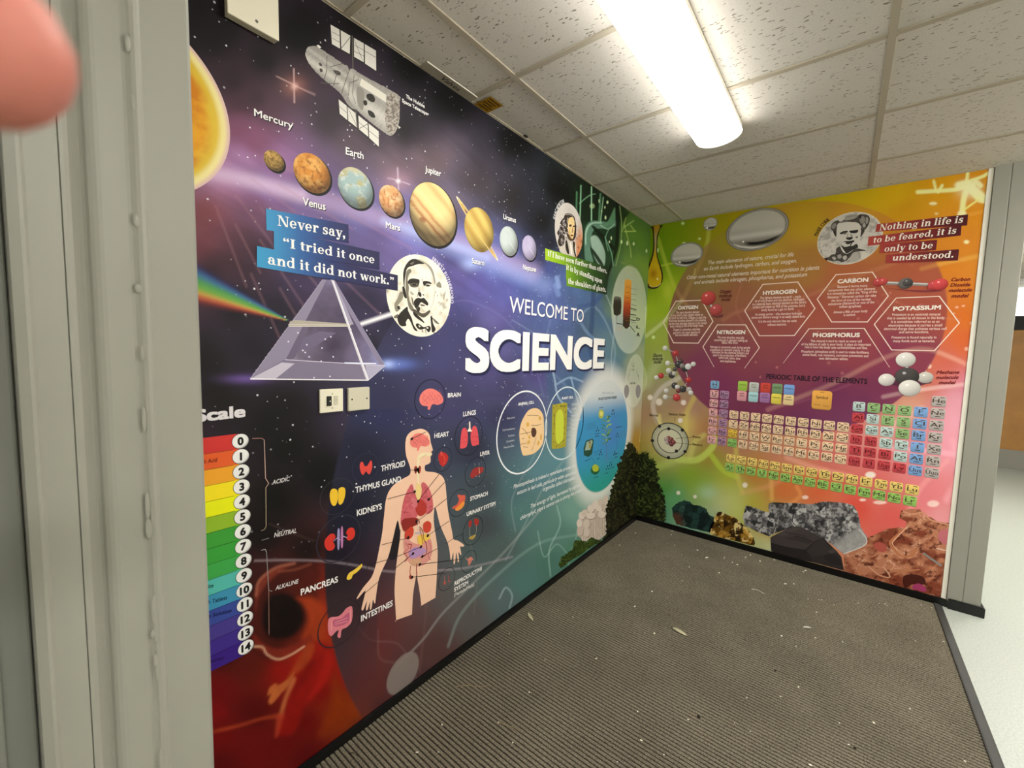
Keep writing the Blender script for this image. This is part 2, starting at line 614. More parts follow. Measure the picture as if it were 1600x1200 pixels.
def inside(X, Y, poly):
    r = np.zeros(X.shape, bool)
    n = len(poly)
    for i in range(n):
        x1, y1 = poly[i]; x2, y2 = poly[(i + 1) % n]
        if y1 == y2:
            continue
        c = ((y1 > Y) != (y2 > Y)) & (X < (x2 - x1) * (Y - y1) / (y2 - y1) + x1)
        r ^= c
    return r
def idw(X, Y, ctrl, p=3.0, eps=12.0):
    num = np.zeros(X.shape + (3,)); den = np.zeros(X.shape)
    for x, y, h in ctrl:
        w = 1.0 / ((X - x) ** 2 + (Y - y) ** 2 + eps * eps) ** (p / 2)
        num += w[..., None] * lin(h); den += w
    return num / den[..., None]
def ctrl(s):
    out = []
    for t in s.split(';'):
        t = t.split()
        if t:
            out.append((float(t[0]), float(t[1]), t[2]))
    return out
def fit_circle(wall, pts):
    f = wl if wall == 'L' else wb
    P = np.array([f(*p) for p in pts])
    A = np.c_[2 * P, np.ones(len(P))]
    s = np.linalg.lstsq(A, (P ** 2).sum(1), rcond=None)[0]
    return s[0], s[1], math.sqrt(s[2] + s[0] ** 2 + s[1] ** 2)

# ---- lettering: outlines of Blender's built-in font, cached per string
_glyph = {}
def glyphs(s):
    if s not in _glyph:
        c = bpy.data.curves.new('letters', 'FONT')
        c.body = s
        c.size = 1.0
        c.resolution_u = 6 if s in ('SCIENCE', 'WELCOME TO', 'Scale') else 3
        o = bpy.data.objects.new('letters', c)
        COL.objects.link(o)
        dg = bpy.context.evaluated_depsgraph_get()
        me = bpy.data.meshes.new_from_object(o.evaluated_get(dg))
        V = np.array([v.co[:2] for v in me.vertices]) if len(me.vertices) else np.zeros((0, 2))
        Fc = [tuple(p.vertices) for p in me.polygons]
        bpy.data.meshes.remove(me)
        bpy.data.objects.remove(o)
        bpy.data.curves.remove(c)
        _glyph[s] = (V, Fc)
    return _glyph[s]
CAPH = float(glyphs('H')[0][:, 1].max())

# ---- a bold slab-serif alphabet of our own for the quotations
def _ring(cx, cy, rx, ry, a0, a1, wx, wy, n=18):
    A = [math.radians(a0 + (a1 - a0) * i / n) for i in range(n + 1)]
    q = []
    for i in range(n):
        a, b = A[i], A[i + 1]
        q.append([(cx + rx * math.cos(a), cy + ry * math.sin(a)), (cx + rx * math.cos(b), cy + ry * math.sin(b)),
                  (cx + (rx - wx) * math.cos(b), cy + (ry - wy) * math.sin(b)), (cx + (rx - wx) * math.cos(a), cy + (ry - wy) * math.sin(a))])
    return q
def _rc(x0, y0, x1, y1):
    return [[(x0, y0), (x1, y0), (x1, y1), (x0, y1)]]
def _ln(x0, y0, x1, y1, w):
    return [[(x0, y0), (x0 + w, y0), (x1 + w, y1), (x1, y1)]]
def _dot(cx, cy, r):
    return [[(cx + r * math.cos(t * math.pi / 8), cy + r * math.sin(t * math.pi / 8)) for t in range(16)]]
def _tail(cx, cy, r):
    return _dot(cx, cy, r) + [[(cx + r, cy), (cx + r * 0.75, cy - r * 1.5), (cx - r * 0.7, cy - r * 2.3), (cx - r * 0.9, cy - r * 1.95), (cx + r * 0.1, cy - r * 1.2), (cx + r * 0.1, cy - r * 0.4)]]
XH, ST, TH, SF = 0.50, 0.145, 0.05, 0.045
def _serif_alphabet():
    g = {}
    def stem(x, y0, y1, bl=1, br=1, tl=1, tr=0):
        q = _rc(x, y0, x + ST, y1)
        if bl or br:
            q += _rc(x - 0.055 * bl, y0, x + ST + 0.055 * br, y0 + SF)
        if tl or tr:
            q += _rc(x - 0.06 * tl, y1 - SF, x + ST + 0.05 * tr, y1)
        return q
    def bowl(x, w):
        return _ring(x + w / 2, XH / 2, w / 2, XH / 2 + 0.01, 0, 360, 0.135, 0.05, 28)
    g['o'] = (bowl(0.03, 0.48), 0.54)
    g['n'] = (stem(0.08, 0, XH) + _ring(0.34, XH - 0.17, 0.195, 0.18, 0, 180, ST, 0.075) + stem(0.535 - ST, 0, XH - 0.17, 1, 1, 0), 0.62)
    g['h'] = (stem(0.08, 0, 0.76) + _ring(0.34, XH - 0.17, 0.195, 0.18, 0, 180, ST, 0.075) + stem(0.535 - ST, 0, XH - 0.17, 1, 1, 0), 0.62)
    g['u'] = (stem(0.07, 0.17, XH, 0, 0) + _ring(0.27, 0.17, 0.2, 0.18, 180, 360, ST, 0.075) + stem(0.40, 0, XH, 0, 1), 0.63)
    g['i'] = (stem(0.09, 0, XH) + _dot(0.155, 0.66, 0.09), 0.33)
    g['l'] = (stem(0.09, 0, 0.76), 0.33)
    g['t'] = (_rc(0.1, 0.12, 0.1 + ST, 0.64) + _rc(0.02, XH - 0.055, 0.35, XH) + _ring(0.245, 0.125, 0.145, 0.135, 180, 310, ST, 0.06), 0.38)
    g['r'] = (stem(0.08, 0, XH, 1, 1) + _ring(0.34, XH - 0.16, 0.17, 0.17, 60, 180, 0.1, 0.085) + _dot(0.385, XH - 0.075, 0.075), 0.47)
    g['e'] = (_ring(0.26, XH / 2, 0.235, XH / 2 + 0.01, 20, 325, 0.135, 0.055, 24) + _rc(0.1, XH / 2 - 0.03, 0.485, XH / 2 + 0.025) + [[(0.485, XH / 2 - 0.03), (0.485, XH / 2 + 0.06), (0.478, XH / 2 + 0.1), (0.36, XH / 2 + 0.06), (0.36, XH / 2 - 0.03)]], 0.53)
    g['c'] = (_ring(0.26, XH / 2, 0.235, XH / 2 + 0.01, 50, 320, 0.135, 0.055, 24) + _dot(0.4, XH - 0.125, 0.075), 0.48)
    g['d'] = (_ring(0.26, XH / 2, 0.235, XH / 2 + 0.01, 40, 320, 0.135, 0.055, 22) + stem(0.37, 0, 0.76, 0, 1), 0.6)
    g['b'] = (_ring(0.33, XH / 2, 0.235, XH / 2 + 0.01, -140, 140, 0.135, 0.055, 22) + stem(0.08, 0, 0.76, 0, 0), 0.6)
    g['p'] = (_ring(0.33, XH / 2, 0.235, XH / 2 + 0.01, -140, 140, 0.135, 0.055, 22) + stem(0.08, -0.22, XH, 1, 1), 0.6)
    g['g'] = (_ring(0.25, 0.32, 0.2, 0.185, 0, 360, 0.115, 0.05, 22) + _rc(0.36, 0.43, 0.53, 0.49) + _ring(0.26, -0.07, 0.24, 0.14, 0, 360, 0.085, 0.06, 22) + _rc(0.1, 0.03, 0.42, 0.13), 0.54)
    g['a'] = (_ring(0.25, XH - 0.16, 0.19, 0.17, 0, 150, 0.13, 0.055) + _dot(0.13, XH - 0.135, 0.07) + _rc(0.31, 0.08, 0.44, XH - 0.16) + _ring(0.215, 0.145, 0.185, 0.155, 60, 320, 0.125, 0.055) + _rc(0.24, 0.235, 0.35, 0.29) + _rc(0.33, 0, 0.54, 0.06) + _rc(0.31, 0, 0.44, 0.1), 0.56)
    g['s'] = (_ring(0.22, XH - 0.135, 0.18, 0.145, 30, 255, 0.115, 0.065, 16) + _ring(0.22, 0.14, 0.19, 0.15, -150, 75, 0.115, 0.065, 16) + [[(0.07, 0.40), (0.1, 0.27), (0.37, 0.09), (0.41, 0.2), (0.36, 0.27), (0.16, 0.34)]] + _rc(0.34, XH - 0.17, 0.385, XH) + _rc(0.035, 0, 0.08, 0.17), 0.45)
    g['f'] = (stem(0.1, 0, 0.6, 1, 1, 0) + _rc(0.02, XH - 0.055, 0.34, XH) + _ring(0.29, 0.6, 0.19, 0.17, 40, 180, ST, 0.06) + _dot(0.37, 0.66, 0.07), 0.38)
    g['k'] = (stem(0.08, 0, 0.76) + [[(0.22, 0.2), (0.42, 0.46), (0.49, 0.46), (0.28, 0.18)]] + _rc(0.34, XH - SF, 0.55, XH) + [[(0.26, 0.25), (0.4, 0.33), (0.56, 0.02), (0.38, 0.02)]] + _rc(0.34, 0, 0.6, SF), 0.6)
    g['v'] = (_ln(0.05, XH, 0.215, 0, 0.15) + _ln(0.44, XH, 0.26, 0, 0.055) + _rc(0.0, XH - SF, 0.27, XH) + _rc(0.36, XH - SF, 0.55, XH), 0.53)
    g['w'] = (_ln(0.05, XH, 0.2, 0, 0.15) + _ln(0.40, XH, 0.25, 0, 0.055) + _ln(0.34, XH, 0.49, 0, 0.15) + _ln(0.7, XH, 0.55, 0, 0.055) + _rc(0.0, XH - SF, 0.26, XH) + _rc(0.62, XH - SF, 0.8, XH), 0.79)
    g['y'] = (_ln(0.05, XH, 0.215, 0, 0.15) + _ln(0.44, XH, 0.2, -0.2, 0.06) + _rc(0.0, XH - SF, 0.27, XH) + _rc(0.36, XH - SF, 0.55, XH) + _dot(0.14, -0.15, 0.08), 0.53)
    g['N'] = (_rc(0.09, 0, 0.15, 0.7) + _rc(0.0, 0, 0.24, SF) + _rc(0.0, 0.7 - SF, 0.2, 0.7) + _ln(0.08, 0.7, 0.52, 0, 0.16) + _rc(0.62, 0, 0.68, 0.7) + _rc(0.53, 0.7 - SF, 0.77, 0.7), 0.77)
    g['I'] = (_rc(0.1, 0, 0.27, 0.7) + _rc(0.02, 0, 0.35, SF) + _rc(0.02, 0.7 - SF, 0.35, 0.7), 0.38)
    g['.'] = (_dot(0.13, 0.08, 0.095), 0.27)
    g[','] = (_tail(0.13, 0.08, 0.095), 0.27)
    g['”'] = (_tail(0.13, 0.64, 0.085) + _tail(0.34, 0.64, 0.085), 0.46)
    g['“'] = ([[(0.26 - x, 1.16 - y) for x, y in q] for q in _tail(0.13, 0.64, 0.085)] + [[(0.47 - x, 1.16 - y) for x, y in q] for q in _tail(0.13, 0.64, 0.085)], 0.46)
    g[' '] = ([], 0.25)
    return g
SERIF = _serif_alphabet()
def serif(s):
    V = []; Fc = []; x = 0
    for ch in s:
        q, adv = SERIF[ch]
        for poly in q:
            b = len(V)
            V += [(x + a, c) for a, c in poly]
            Fc.append(tuple(range(b, b + len(poly))))
        x += adv + 0.012
    return np.array(V), Fc

ZSTEP = 0.0003
class Pr:
    """one printed motif: coloured shapes on a wall plane, ending as one mesh"""
    def __init__(s, wall, layer=1):
        s.w = wall; s.f = wl if wall == 'L' else wb
        s.base = layer
        s.n = 0
        s.V = []; s.C = []; s.F = []
    def _add(s, pts2, col, faces, k=0, alpha=0.0, up=None):
        b = len(s.V)
        off0 = (s.base + k) * ZSTEP + min(s.n, 55) * 5e-6      # later shapes lie a hair above earlier ones
        s.n += 1
        col = np.asarray(col, float)
        for i, (a, z) in enumerate(pts2):
            off = off0 if up is None else off0 + up[i]
            s.V.append((off, a, z) if s.w == 'L' else (a, -off, z))
            c = col if col.ndim == 1 else col[i]
            s.C.append((c[0] * ALB, c[1] * ALB, c[2] * ALB, alpha))
        s.F += [tuple(b + i for i in f) for f in faces]
    def poly(s, pts, col, k=0, sm=0, cols=None):
        if sm:
            pts = smooth_closed(pts, sm)
        W = [s.f(*p) for p in pts]
        s.wpoly(W, lin(col) if cols is None else np.array([lin(c) for c in cols]), k)
    def wpoly(s, W, col, k=0):
        n = len(W)
        if n == 3:
            fs = [(0, 1, 2)]
        else:
            fs = tessellate_polygon([[Vector((a, z, 0)) for a, z in W]])
        s._add(W, col, fs, k)
    def stroke(s, pts, w, col, k=0, sm=0, closed=False, taper=None):
        """line of constant width w (photo units at its middle)"""
        if sm:
            pts = smooth_closed(pts, sm) if closed else smooth_open(pts, sm)
        m = pts[len(pts) // 2]
        a = np.array(s.f(m[0], m[1] - 0.5)); b = np.array(s.f(m[0], m[1] + 0.5))
        h = np.linalg.norm(a - b) * w / 2
        s.wstroke([s.f(*p) for p in pts], h, lin(col), k, closed, taper)
    def wstroke(s, P, h, col, k=0, closed=False, taper=None):
        P = np.array(P, float)
        n = len(P)
        T = np.empty_like(P)
        for i in range(n):
            a = P[i - 1] if (closed or i > 0) else P[i]
            b = P[(i + 1) % n] if (closed or i < n - 1) else P[i]
            T[i] = (b - a) / (np.linalg.norm(b - a) + 1e-12)
        N = np.c_[-T[:, 1], T[:, 0]]
        hh = np.full(n, h)
        if taper:
            hh = h * np.interp(np.linspace(0, 1, n), np.linspace(0, 1, len(taper)), taper)
        pts = np.vstack([P + N * hh[:, None], P - N * hh[:, None]])
        fs = [(i, n + i, n + (i + 1) % n, (i + 1) % n) for i in range(n if closed else n - 1)]
        s._add([tuple(p) for p in pts], col, fs, k)
    def circ(s, cx, t, b):
        """wall circle whose top and bottom show at photo heights t and b"""
        A = np.array(s.f(cx, t)); B = np.array(s.f(cx, b))
        return (A[0] + B[0]) / 2, (A[1] + B[1]) / 2, abs(A[1] - B[1]) / 2
    def disc(s, c, col, k=0, sx=1.0, n=40, rot=0):
        x, z, r = c
        W = [(x + r * (sx * math.cos(a) * math.cos(rot) - math.sin(a) * math.sin(rot)), z + r * (sx * math.cos(a) * math.sin(rot) + math.sin(a) * math.cos(rot)))
             for a in [2 * math.pi * i / n for i in range(n)]]
        s._add(W, lin(col), [tuple(range(n))], k)
    def ring(s, c, w, col, k=0, n=56):
        x, z, r = c
        P = [(x + r * math.cos(2 * math.pi * i / n), z + r * math.sin(2 * math.pi * i / n)) for i in range(n)]
        s.wstroke(P, w / 2, lin(col), k, True)
    def dots(s, pts, r, col, k=1, n=9):
        for p in pts:
            a = np.array(s.f(*p)); b = np.array(s.f(p[0], p[1] + r))
            s.disc((a[0], a[1], abs(a[1] - b[1])), col, k, n=n)
    def fdisc(s, c, fn, k=0, nr=26, na=72, sx=1.0, rot=0):
        """disc coloured by a function of its unit coordinates (u right, v up)"""
        x, z, r = c
        R = np.linspace(0, 1, nr); A = np.linspace(0, 2 * math.pi, na, endpoint=False)
        RR, AA = np.meshgrid(R, A, indexing='ij')
        U, Vv = RR * np.cos(AA), RR * np.sin(AA)
        C = fn(U, Vv).reshape(-1, 3)
        cu, su = math.cos(rot), math.sin(rot)
        X = x + r * (sx * U * cu - Vv * su); Zz = z + r * (sx * U * su + Vv * cu)
        fs = [(i * na + j, (i + 1) * na + j, (i + 1) * na + (j + 1) % na, i * na + (j + 1) % na) for i in range(nr - 1) for j in range(na)]
        s._add(list(zip(X.ravel(), Zz.ravel())), C, fs, k)
    def fgrid(s, poly, step, fn, k=0, sm=0):
        """area inside an outline, coloured by a function of photo-scale coordinates"""
        if sm:
            poly = smooth_closed(poly, sm)
        W = np.array([s.f(*p) for p in poly])
        x0, z0 = W.min(0); x1, z1 = W.max(0)
        nx = max(2, int((x1 - x0) / step) + 2); nz = max(2, int((z1 - z0) / step) + 2)
        S, Z = np.meshgrid(np.linspace(x0, x1, nx), np.linspace(z0, z1, nz), indexing='ij')
        cx = (S[:-1, :-1] + S[1:, 1:]) / 2; cz = (Z[:-1, :-1] + Z[1:, 1:]) / 2
        ins = inside(cx, cz, [tuple(p) for p in W])
        X, Y = to_px(s.w, S, Z)
        C = fn(X, Y)
        S = np.maximum(S, 0.0004) if s.w == 'B' else np.minimum(S, -0.0004)      # stop at the corner
        idx = np.full(S.shape, -1)
        use = np.zeros(S.shape, bool)
        use[:-1, :-1] |= ins; use[1:, :-1] |= ins; use[:-1, 1:] |= ins; use[1:, 1:] |= ins
        idx[use] = np.arange(use.sum())
        fs = [(idx[i, j], idx[i + 1, j], idx[i + 1, j + 1], idx[i, j + 1]) for i, j in zip(*np.nonzero(ins))]
        s._add(list(zip(S[use], Z[use])), C[use], fs, k)
    def text(s, t, p0, p1, cap, col, k=0, bold=0.0, shear=0.0, font=None, shadow=None, widen=0.0):
        """lettering from baseline start p0 to baseline end p1, capitals cap high at p0"""
        V, Fc = serif(t) if font == 'serif' else glyphs(t)
        if not len(V):
            return
        ch = 0.7 if font == 'serif' else CAPH
        a = np.array(s.f(*p0)); b = np.array(s.f(*p1))
        hm = abs(s.f(*p0)[1] - s.f(p0[0], p0[1] - cap)[1])
        x0, x1 = V[:, 0].min(), V[:, 0].max()
        sy = hm / ch
        sx = np.linalg.norm(b - a) / (x1 - x0)
        d = (b - a) / np.linalg.norm(b - a)
        lift = np.zeros(len(V))
        if font == 'serif':                      # overlapping strokes of a letter lie a hair apart
            for j, f_ in enumerate(Fc):
                lift[list(f_)] = (j % 41) * 4e-6
        offs = [(0, 0)]
        if bold:
            m_ = 4 if bold > 0.03 else 2
            e_ = [-1 + 2 * i / m_ for i in range(m_)]
            offs = [(bold * a_, bold * b_) for a_, b_ in [(v, -1) for v in e_] + [(1, v) for v in e_] + [(-v, 1) for v in e_] + [(-1, -v) for v in e_]] + [(0, 0)]
        def put(c, kk, ex=0, ey=0):
            for j, (ox, oy) in enumerate(offs):
                L = (V[:, 0] - x0 + ox) * sx + (V[:, 1]) * sy * shear + ex
                H_ = (V[:, 1] + oy) * sy + ey
                pts = [(a[0] + d[0] * l, a[1] + d[1] * l + h) for l, h in zip(L, H_)]
                s._add(pts, lin(c), Fc, kk, up=lift + j * 9e-6)
        if shadow:
            put(shadow[0], k, shadow[1], -shadow[1])
            put(col, k + 1)
        else:
            put(col, k)
    def arc_text(s, t, c, a0, a1, h, col, k=0, bold=0.0):
        """letters along a circle c, from angle a0 to a1 (degrees), h high"""
        sy = h / CAPH
        adv = []
        for ch in t:
            if ch == ' ':
                adv.append(0.3)
            else:
                V, _ = glyphs(ch)
                adv.append(V[:, 0].max() - V[:, 0].min() + 0.1)
        tot = sum(adv); x = 0
        for ch, ad in zip(t, adv):
            if ch != ' ':
                V, Fc = glyphs(ch)
                a = math.radians(a0 + (a1 - a0) * (x + ad / 2) / tot)
                arc = abs(math.radians(a1 - a0)) * (c[2] + h * 0.3)
                sx = arc / tot
                up = np.array([math.cos(a), math.sin(a)]); rt = np.array([math.sin(a), -math.cos(a)])
                for j, ox in enumerate((-bold, bold) if bold else (0,)):
                    q = (V[:, 0] - (V[:, 0].min() + V[:, 0].max()) / 2 + ox)[:, None] * sx * rt + (V[:, 1] * sy + c[2])[:, None] * up
                    s._add([(c[0] + p[0], c[1] + p[1]) for p in q], lin(col), Fc, k, up=np.full(len(q), j * 9e-6))
            x += ad
    def build(s, name, parent, label=None, material=None):
        me = bpy.data.meshes.new(name)
        me.from_pydata(s.V, [], s.F)
        at = me.color_attributes.new('Col', 'FLOAT_COLOR', 'POINT')
        at.data.foreach_set('color', np.array(s.C, dtype=np.float32).ravel())
        me.materials.append(material or m_print)
        o = bpy.data.objects.new(name, me)
        link(o, parent)
        if label:
            o['label'] = label
        return o
# ================================================================ the two mural sheets
def bg_strokes(X, Y, C, strokes, gain=1.0, wide=1.0):
    for pts, w, h, a, soft in strokes:
        w, a = w * wide, a * gain
        pts = smooth_open(pts, 5)
        P = np.array(pts)
        m = (X > P[:, 0].min() - 3 * w) & (X < P[:, 0].max() + 3 * w) & (Y > P[:, 1].min() - 3 * w) & (Y < P[:, 1].max() + 3 * w)
        if not m.any():
            continue
        d, t = seg_dist(X[m], Y[m], pts)
        k = (1 - sstep(w * (1 - soft), w * (1 + soft), d)) * a
        C[m] = mixc(C[m], lin(h), k)
    return C
def paint(X, Y, C, reg, shapes):
    """soft-edged filled shapes, later ones over earlier ones"""
    xr, yr, c = X[reg], Y[reg], C[reg]
    for pts, h, a, so in shapes:
        pl_ = smooth_closed(pts, 4)
        d, _ = seg_dist(xr, yr, pl_ + [pl_[0]])
        sd = np.where(inside(xr, yr, pl_), d, -d)
        tex = 0.85 + 0.3 * fbm(xr * 0.08, yr * 0.08, int(so * 7 + len(pts)), 4)
        c = mixc(c, lin(h) * tex[..., None], a * sstep(-so * 0.6, so, sd))
    C = C.copy()
    C[reg] = c
    return C
def bg_blobs(X, Y, C, blobs):
    for x, y, rx, ry, h, a in blobs:
        k = a * np.exp(-(((X - x) / rx) ** 2 + ((Y - y) / ry) ** 2))
        C = mixc(C, lin(h), k)
    return C
def bokeh(X, Y, C, lst, h, soft=0.25):
    for x, y, rx, ry, a in lst:
        d = np.hypot((X - x) / rx, (Y - y) / ry)
        C = mixc(C, lin(h), a * (1 - sstep(1 - soft, 1 + soft, d)))
    return C

OUT_L = ctrl('''310 30 1a1119;345 60 1c121d;420 110 1f131b;330 60 20141c;365 140 38202b;380 175 4e2b3c;372 215 7e4263;400 170 432734;460 140 50383f;470 60 0b080d;560 30 090909;640 100 0b0b0d;700 160 0d0c0f;800 230 100f12;880 300 121213;640 210 2b242b;
430 190 543644;400 235 80476a;440 265 9a66a0;380 262 a774ae;345 285 b07aa8;420 300 8560a4;480 310 7c62a6;560 345 6c62aa;530 200 3e303a;560 225 54414e;620 250 655260;680 255 5e4c54;740 285 433640;790 310 2a2328;840 345 1c191c;860 380 22202a;
700 325 66566c;650 350 6a64a6;640 385 6e68b8;720 390 5f62b4;770 420 5a66b8;820 440 4a5eb0;860 420 4856a0;840 405 3c3c66;
320 330 7e3c46;315 380 6a3040;360 400 4a2a3c;400 330 74476a;380 370 5c3850;330 420 33202e;400 400 4a2d44;470 440 43335a;560 480 372e54;580 380 6a569a;610 400 7462aa;700 440 5a4e98;690 500 484484;740 460 544c9c;780 500 4a4690;720 520 40407e;790 470 4e509e;
330 560 1f1921;380 470 241b28;400 540 262031;440 480 2c2338;350 620 1c1519;450 640 191419;600 510 2e284a;640 540 34325c;560 560 2b263c;450 700 100d0f;430 780 0d0b0c;410 830 150d0c;480 860 1e0d0c;500 740 0e0d14;420 660 151115;
840 590 50458a;760 590 544a8c;790 620 42406e;860 460 5568b2;900 440 4f70b4;880 500 4a62a4;920 470 4468a0;950 500 3f6c96;900 560 42689a;960 560 4c7c98;980 540 5c8c92;890 600 446a94;850 560 4a569c;
985 480 86a458;1003 420 74a020;1000 375 5c8c14;985 350 4f7e16;970 400 44702a;1010 500 90b05a;1005 560 9aa87c;1000 640 b8a884;990 620 a8b0a0;1000 690 a8802c;990 730 88961c;
905 305 10150f;930 320 12260f;950 340 17381a;930 370 1e3a22;965 370 2a5020;910 400 20343a;940 440 2c5444;960 440 4e7444;975 340 3e6c18;
720 620 3e3b68;780 650 36395a;740 700 303348;760 760 3e4650;800 760 4a6a72;850 740 55808c;880 720 5a8894;820 800 4f7876;870 830 587f78;900 800 709c90;930 780 8aa898;900 860 50826e;860 880 487468;820 910 4e7672;780 940 56686a;740 960 5a5654;780 860 4c5c5c;760 820 42494e;
640 1060 4c3236;600 1110 4e2c2e;680 1020 563a38;560 1130 6c2a14;
330 850 0c0808;340 930 1a0606;345 1010 200405;340 1080 6e0608;340 1150 720708;345 1195 5c0707;400 1110 560404;440 1050 8a0d06;420 1010 3c0a06;480 1030 a01c0a;470 990 8c240e;500 910 6e1c0c;490 960 9a2e10;440 960 1c0806;430 930 2a0b07;500 1000 9a2a0c;500 1080 7a0606;480 1130 6a0606;530 1110 822a02;550 1110 8c3404;515 1050 8c1206;440 1160 680808;480 1180 5e0708;400 1170 6a0a0a;395 1040 5a1408''')
IN_L = ctrl('''640 560 3c3d68;600 640 30325a;690 560 44447c;560 720 24263e;540 800 1d1e34;520 860 1e1728;560 880 2c2130;530 950 3a2a30;510 900 2c2026;600 990 4a2e32;640 1050 4e3438;560 1080 4a2e34;700 1000 583a38;740 960 5c524e;800 920 567370;860 870 4f7a74;760 800 464c54;780 850 50605f;720 700 33364c;760 640 3b3b5e;700 620 403c68;880 830 588480;920 790 729c92;840 740 527a86;800 760 4a6672;720 850 4a4450;620 850 2c2636;700 900 5a464c;660 740 2a2c44;690 1040 5c3c38;820 880 54786e;740 1010 5e5652''')
CIRC_L = fit_circle('L', [(611, 505), (585, 560), (549, 640), (524, 730), (505, 870), (510, 940), (524, 1010), (538, 1065), (557, 1112)])

def left_sheet():
    S, Z = np.meshgrid(np.linspace(YD + 0.0, -0.0002, 800), np.linspace(0.03, HC - 0.003, 600), indexing='ij')
    X, Y = to_px('L', S, Z)
    n1 = fbm(S * 2.2, Z * 2.2, 3) - 0.5; n2 = fbm(S * 2.2 + 9, Z * 2.2 + 4, 8) - 0.5
    Xw, Yw = X + n1 * 60, Y + n2 * 60
    neb = np.exp(-((Y - 800) / 900) ** 2) * 0 + (Y < 620)
    Co = idw(np.where(neb, Xw, X), np.where(neb, Yw, Y), OUT_L)
    # streaks around the galaxy
    st = fbm(S * 1.5 - Z * 0.4, Z * 22 + S * 7, 21, 3)
    gal = sstep(560, 400, Y) * sstep(150, 260, Y) * sstep(930, 700, X)
    Co = Co * (1 + (0.5 * (st - 0.5) * gal)[..., None])
    cl = fbm(S * 5, Z * 5, 41)
    Co = Co * (1 + (0.7 * (cl - 0.5) * sstep(640, 560, Y) * sstep(980, 900, X))[..., None])
    Ci = idw(X + n1 * 20, Y + n2 * 20, IN_L)
    d = np.hypot(S - CIRC_L[0], Z - CIRC_L[1]) - CIRC_L[2]
    right = sstep(600, 780, X + (Y - 700) * 0.35)       # the disc melts into the picture on its right
    k = (1 - sstep(-0.004, 0.004, d)) * (1 - right) * sstep(470, 560, Y)
    C = mixc(Co, Ci, k)
    inl = sstep(720, 560, X)
    # galaxy arm: light from the sun across the planets
    gl = []
    gl += [(P0('300 262 420 290 560 330 700 372 830 425'), 13, 'b79ac8', 0.55, 0.95), (P0('300 268 380 280 470 305'), 9, 'd6b6da', 0.6, 0.95),
           (P0('640 360 740 400 850 445'), 12, '8aa0e0', 0.45, 0.95), (P0('600 345 700 380 760 402'), 6, 'a9b4ea', 0.5, 0.95)]
    C = bg_strokes(X, Y, C, gl)
    C = bg_blobs(X, Y, C, [(460, 135, 17, 15, 'b06a5c', 0.6), (460, 135, 5, 5, 'e8b8a8', 0.8), (622, 283, 26, 20, 'c08aa0', 0.5), (622, 283, 3, 3, 'ffffff', 0.9),
                           (400, 215, 45, 30, '9a4a78', 0.35), (330, 340, 50, 60, '8a4048', 0.4), (735, 412, 14, 10, '9fb4f0', 0.7), (770, 500, 30, 26, '7a70b8', 0.4),
                           (786, 545, 24, 20, '7268b4', 0.35), (645, 255, 60, 30, '7a5c6c', 0.3)])
    # star rays
    C = bg_strokes(X, Y, C, [(P0('459 108 460 160'), 0.9, 'e0b4b0', 0.6, 0.8), (P0('432 120 492 148'), 0.9, 'e0b4b0', 0.5, 0.8),
                             (P0('621 262 623 306'), 0.9, 'd8c0d8', 0.6, 0.8), (P0('606 278 640 288'), 0.8, 'd8c0d8', 0.5, 0.8)])
    # light rays under the sun
    rays = []
    for i in range(16):
        a = 0.38 + 0.055 * i
        r0 = 130 + 40 * ((i * 7) % 5)
        r1 = r0 + 60 + 25 * ((i * 5) % 4)
        rays.append(([(290 + r0 * math.cos(a), 200 + r0 * math.sin(a)), (290 + r1 * math.cos(a), 200 + r1 * math.sin(a))], 0.9, 'b07a80', 0.22, 0.9))
    C = bg_strokes(X, Y, C, rays, 1.0, 1.9)
    # printed cell branches
    lt = 'a9b8b8'
    br = [(P0('398 876 450 875 510 877 560 884 600 892 640 893 700 890 740 885 800 870'), 2.2, 'b8a8b0', 0.5, 0.8),
          (P0('620 1040 660 1000 690 960 730 920 790 860 850 790'), 2.4, 'b0b4b4', 0.4, 0.8), (P0('700 1010 720 960 770 905 840 850 905 835'), 3.0, 'a0c0b8', 0.33, 0.8),
          (P0('790 875 830 800 850 760 880 720'), 1.8, lt, 0.35, 0.8), (P0('805 830 800 780 830 720 850 680'), 1.6, lt, 0.3, 0.8),
          (P0('860 900 858 860 875 820 870 790'), 1.6, 'c0e0d8', 0.4, 0.8), (P0('840 830 850 870 870 850 890 870'), 1.3, 'c0e0d8', 0.35, 0.8),
          (P0('560 980 580 1000 620 1005 640 1030'), 2.0, '8a6a70', 0.35, 0.9), (P0('590 985 595 1030 640 1040 660 1090'), 2.2, '8a6a68', 0.3, 0.9),
          (P0('740 960 745 900 735 850'), 1.8, '8a8080', 0.25, 0.9), (P0('665 900 665 960 655 1050'), 2.6, '8a6660', 0.22, 0.9),
          (P0('780 935 790 918 800 930 796 950'), 2.0, 'b8d0d4', 0.5, 0.8), (P0('420 818 450 830 490 845'), 1.8, '5a4440', 0.5, 0.9), (P0('905 800 900 840 890 870 888 890'), 1.5, 'a8d0c8', 0.4, 0.8),
          (P0('690 480 730 470 790 500 830 560 850 620'), 1.6, '8f8fd0', 0.22, 0.9), (P0('800 500 850 530 900 560 950 600'), 1.8, 'a0b8d8', 0.28, 0.8),
          (P0('900 500 930 480 960 540 950 600 925 640'), 2.2, 'a8c8dc', 0.35, 0.8), (P0('860 500 850 560 900 620'), 2.0, '86a0d0', 0.3, 0.8), (P0('945 455 960 500 955 560 958 600'), 1.5, 'c8dce0', 0.35, 0.8)]
    C = bg_strokes(X, Y, C, br, 0.72, 0.7)
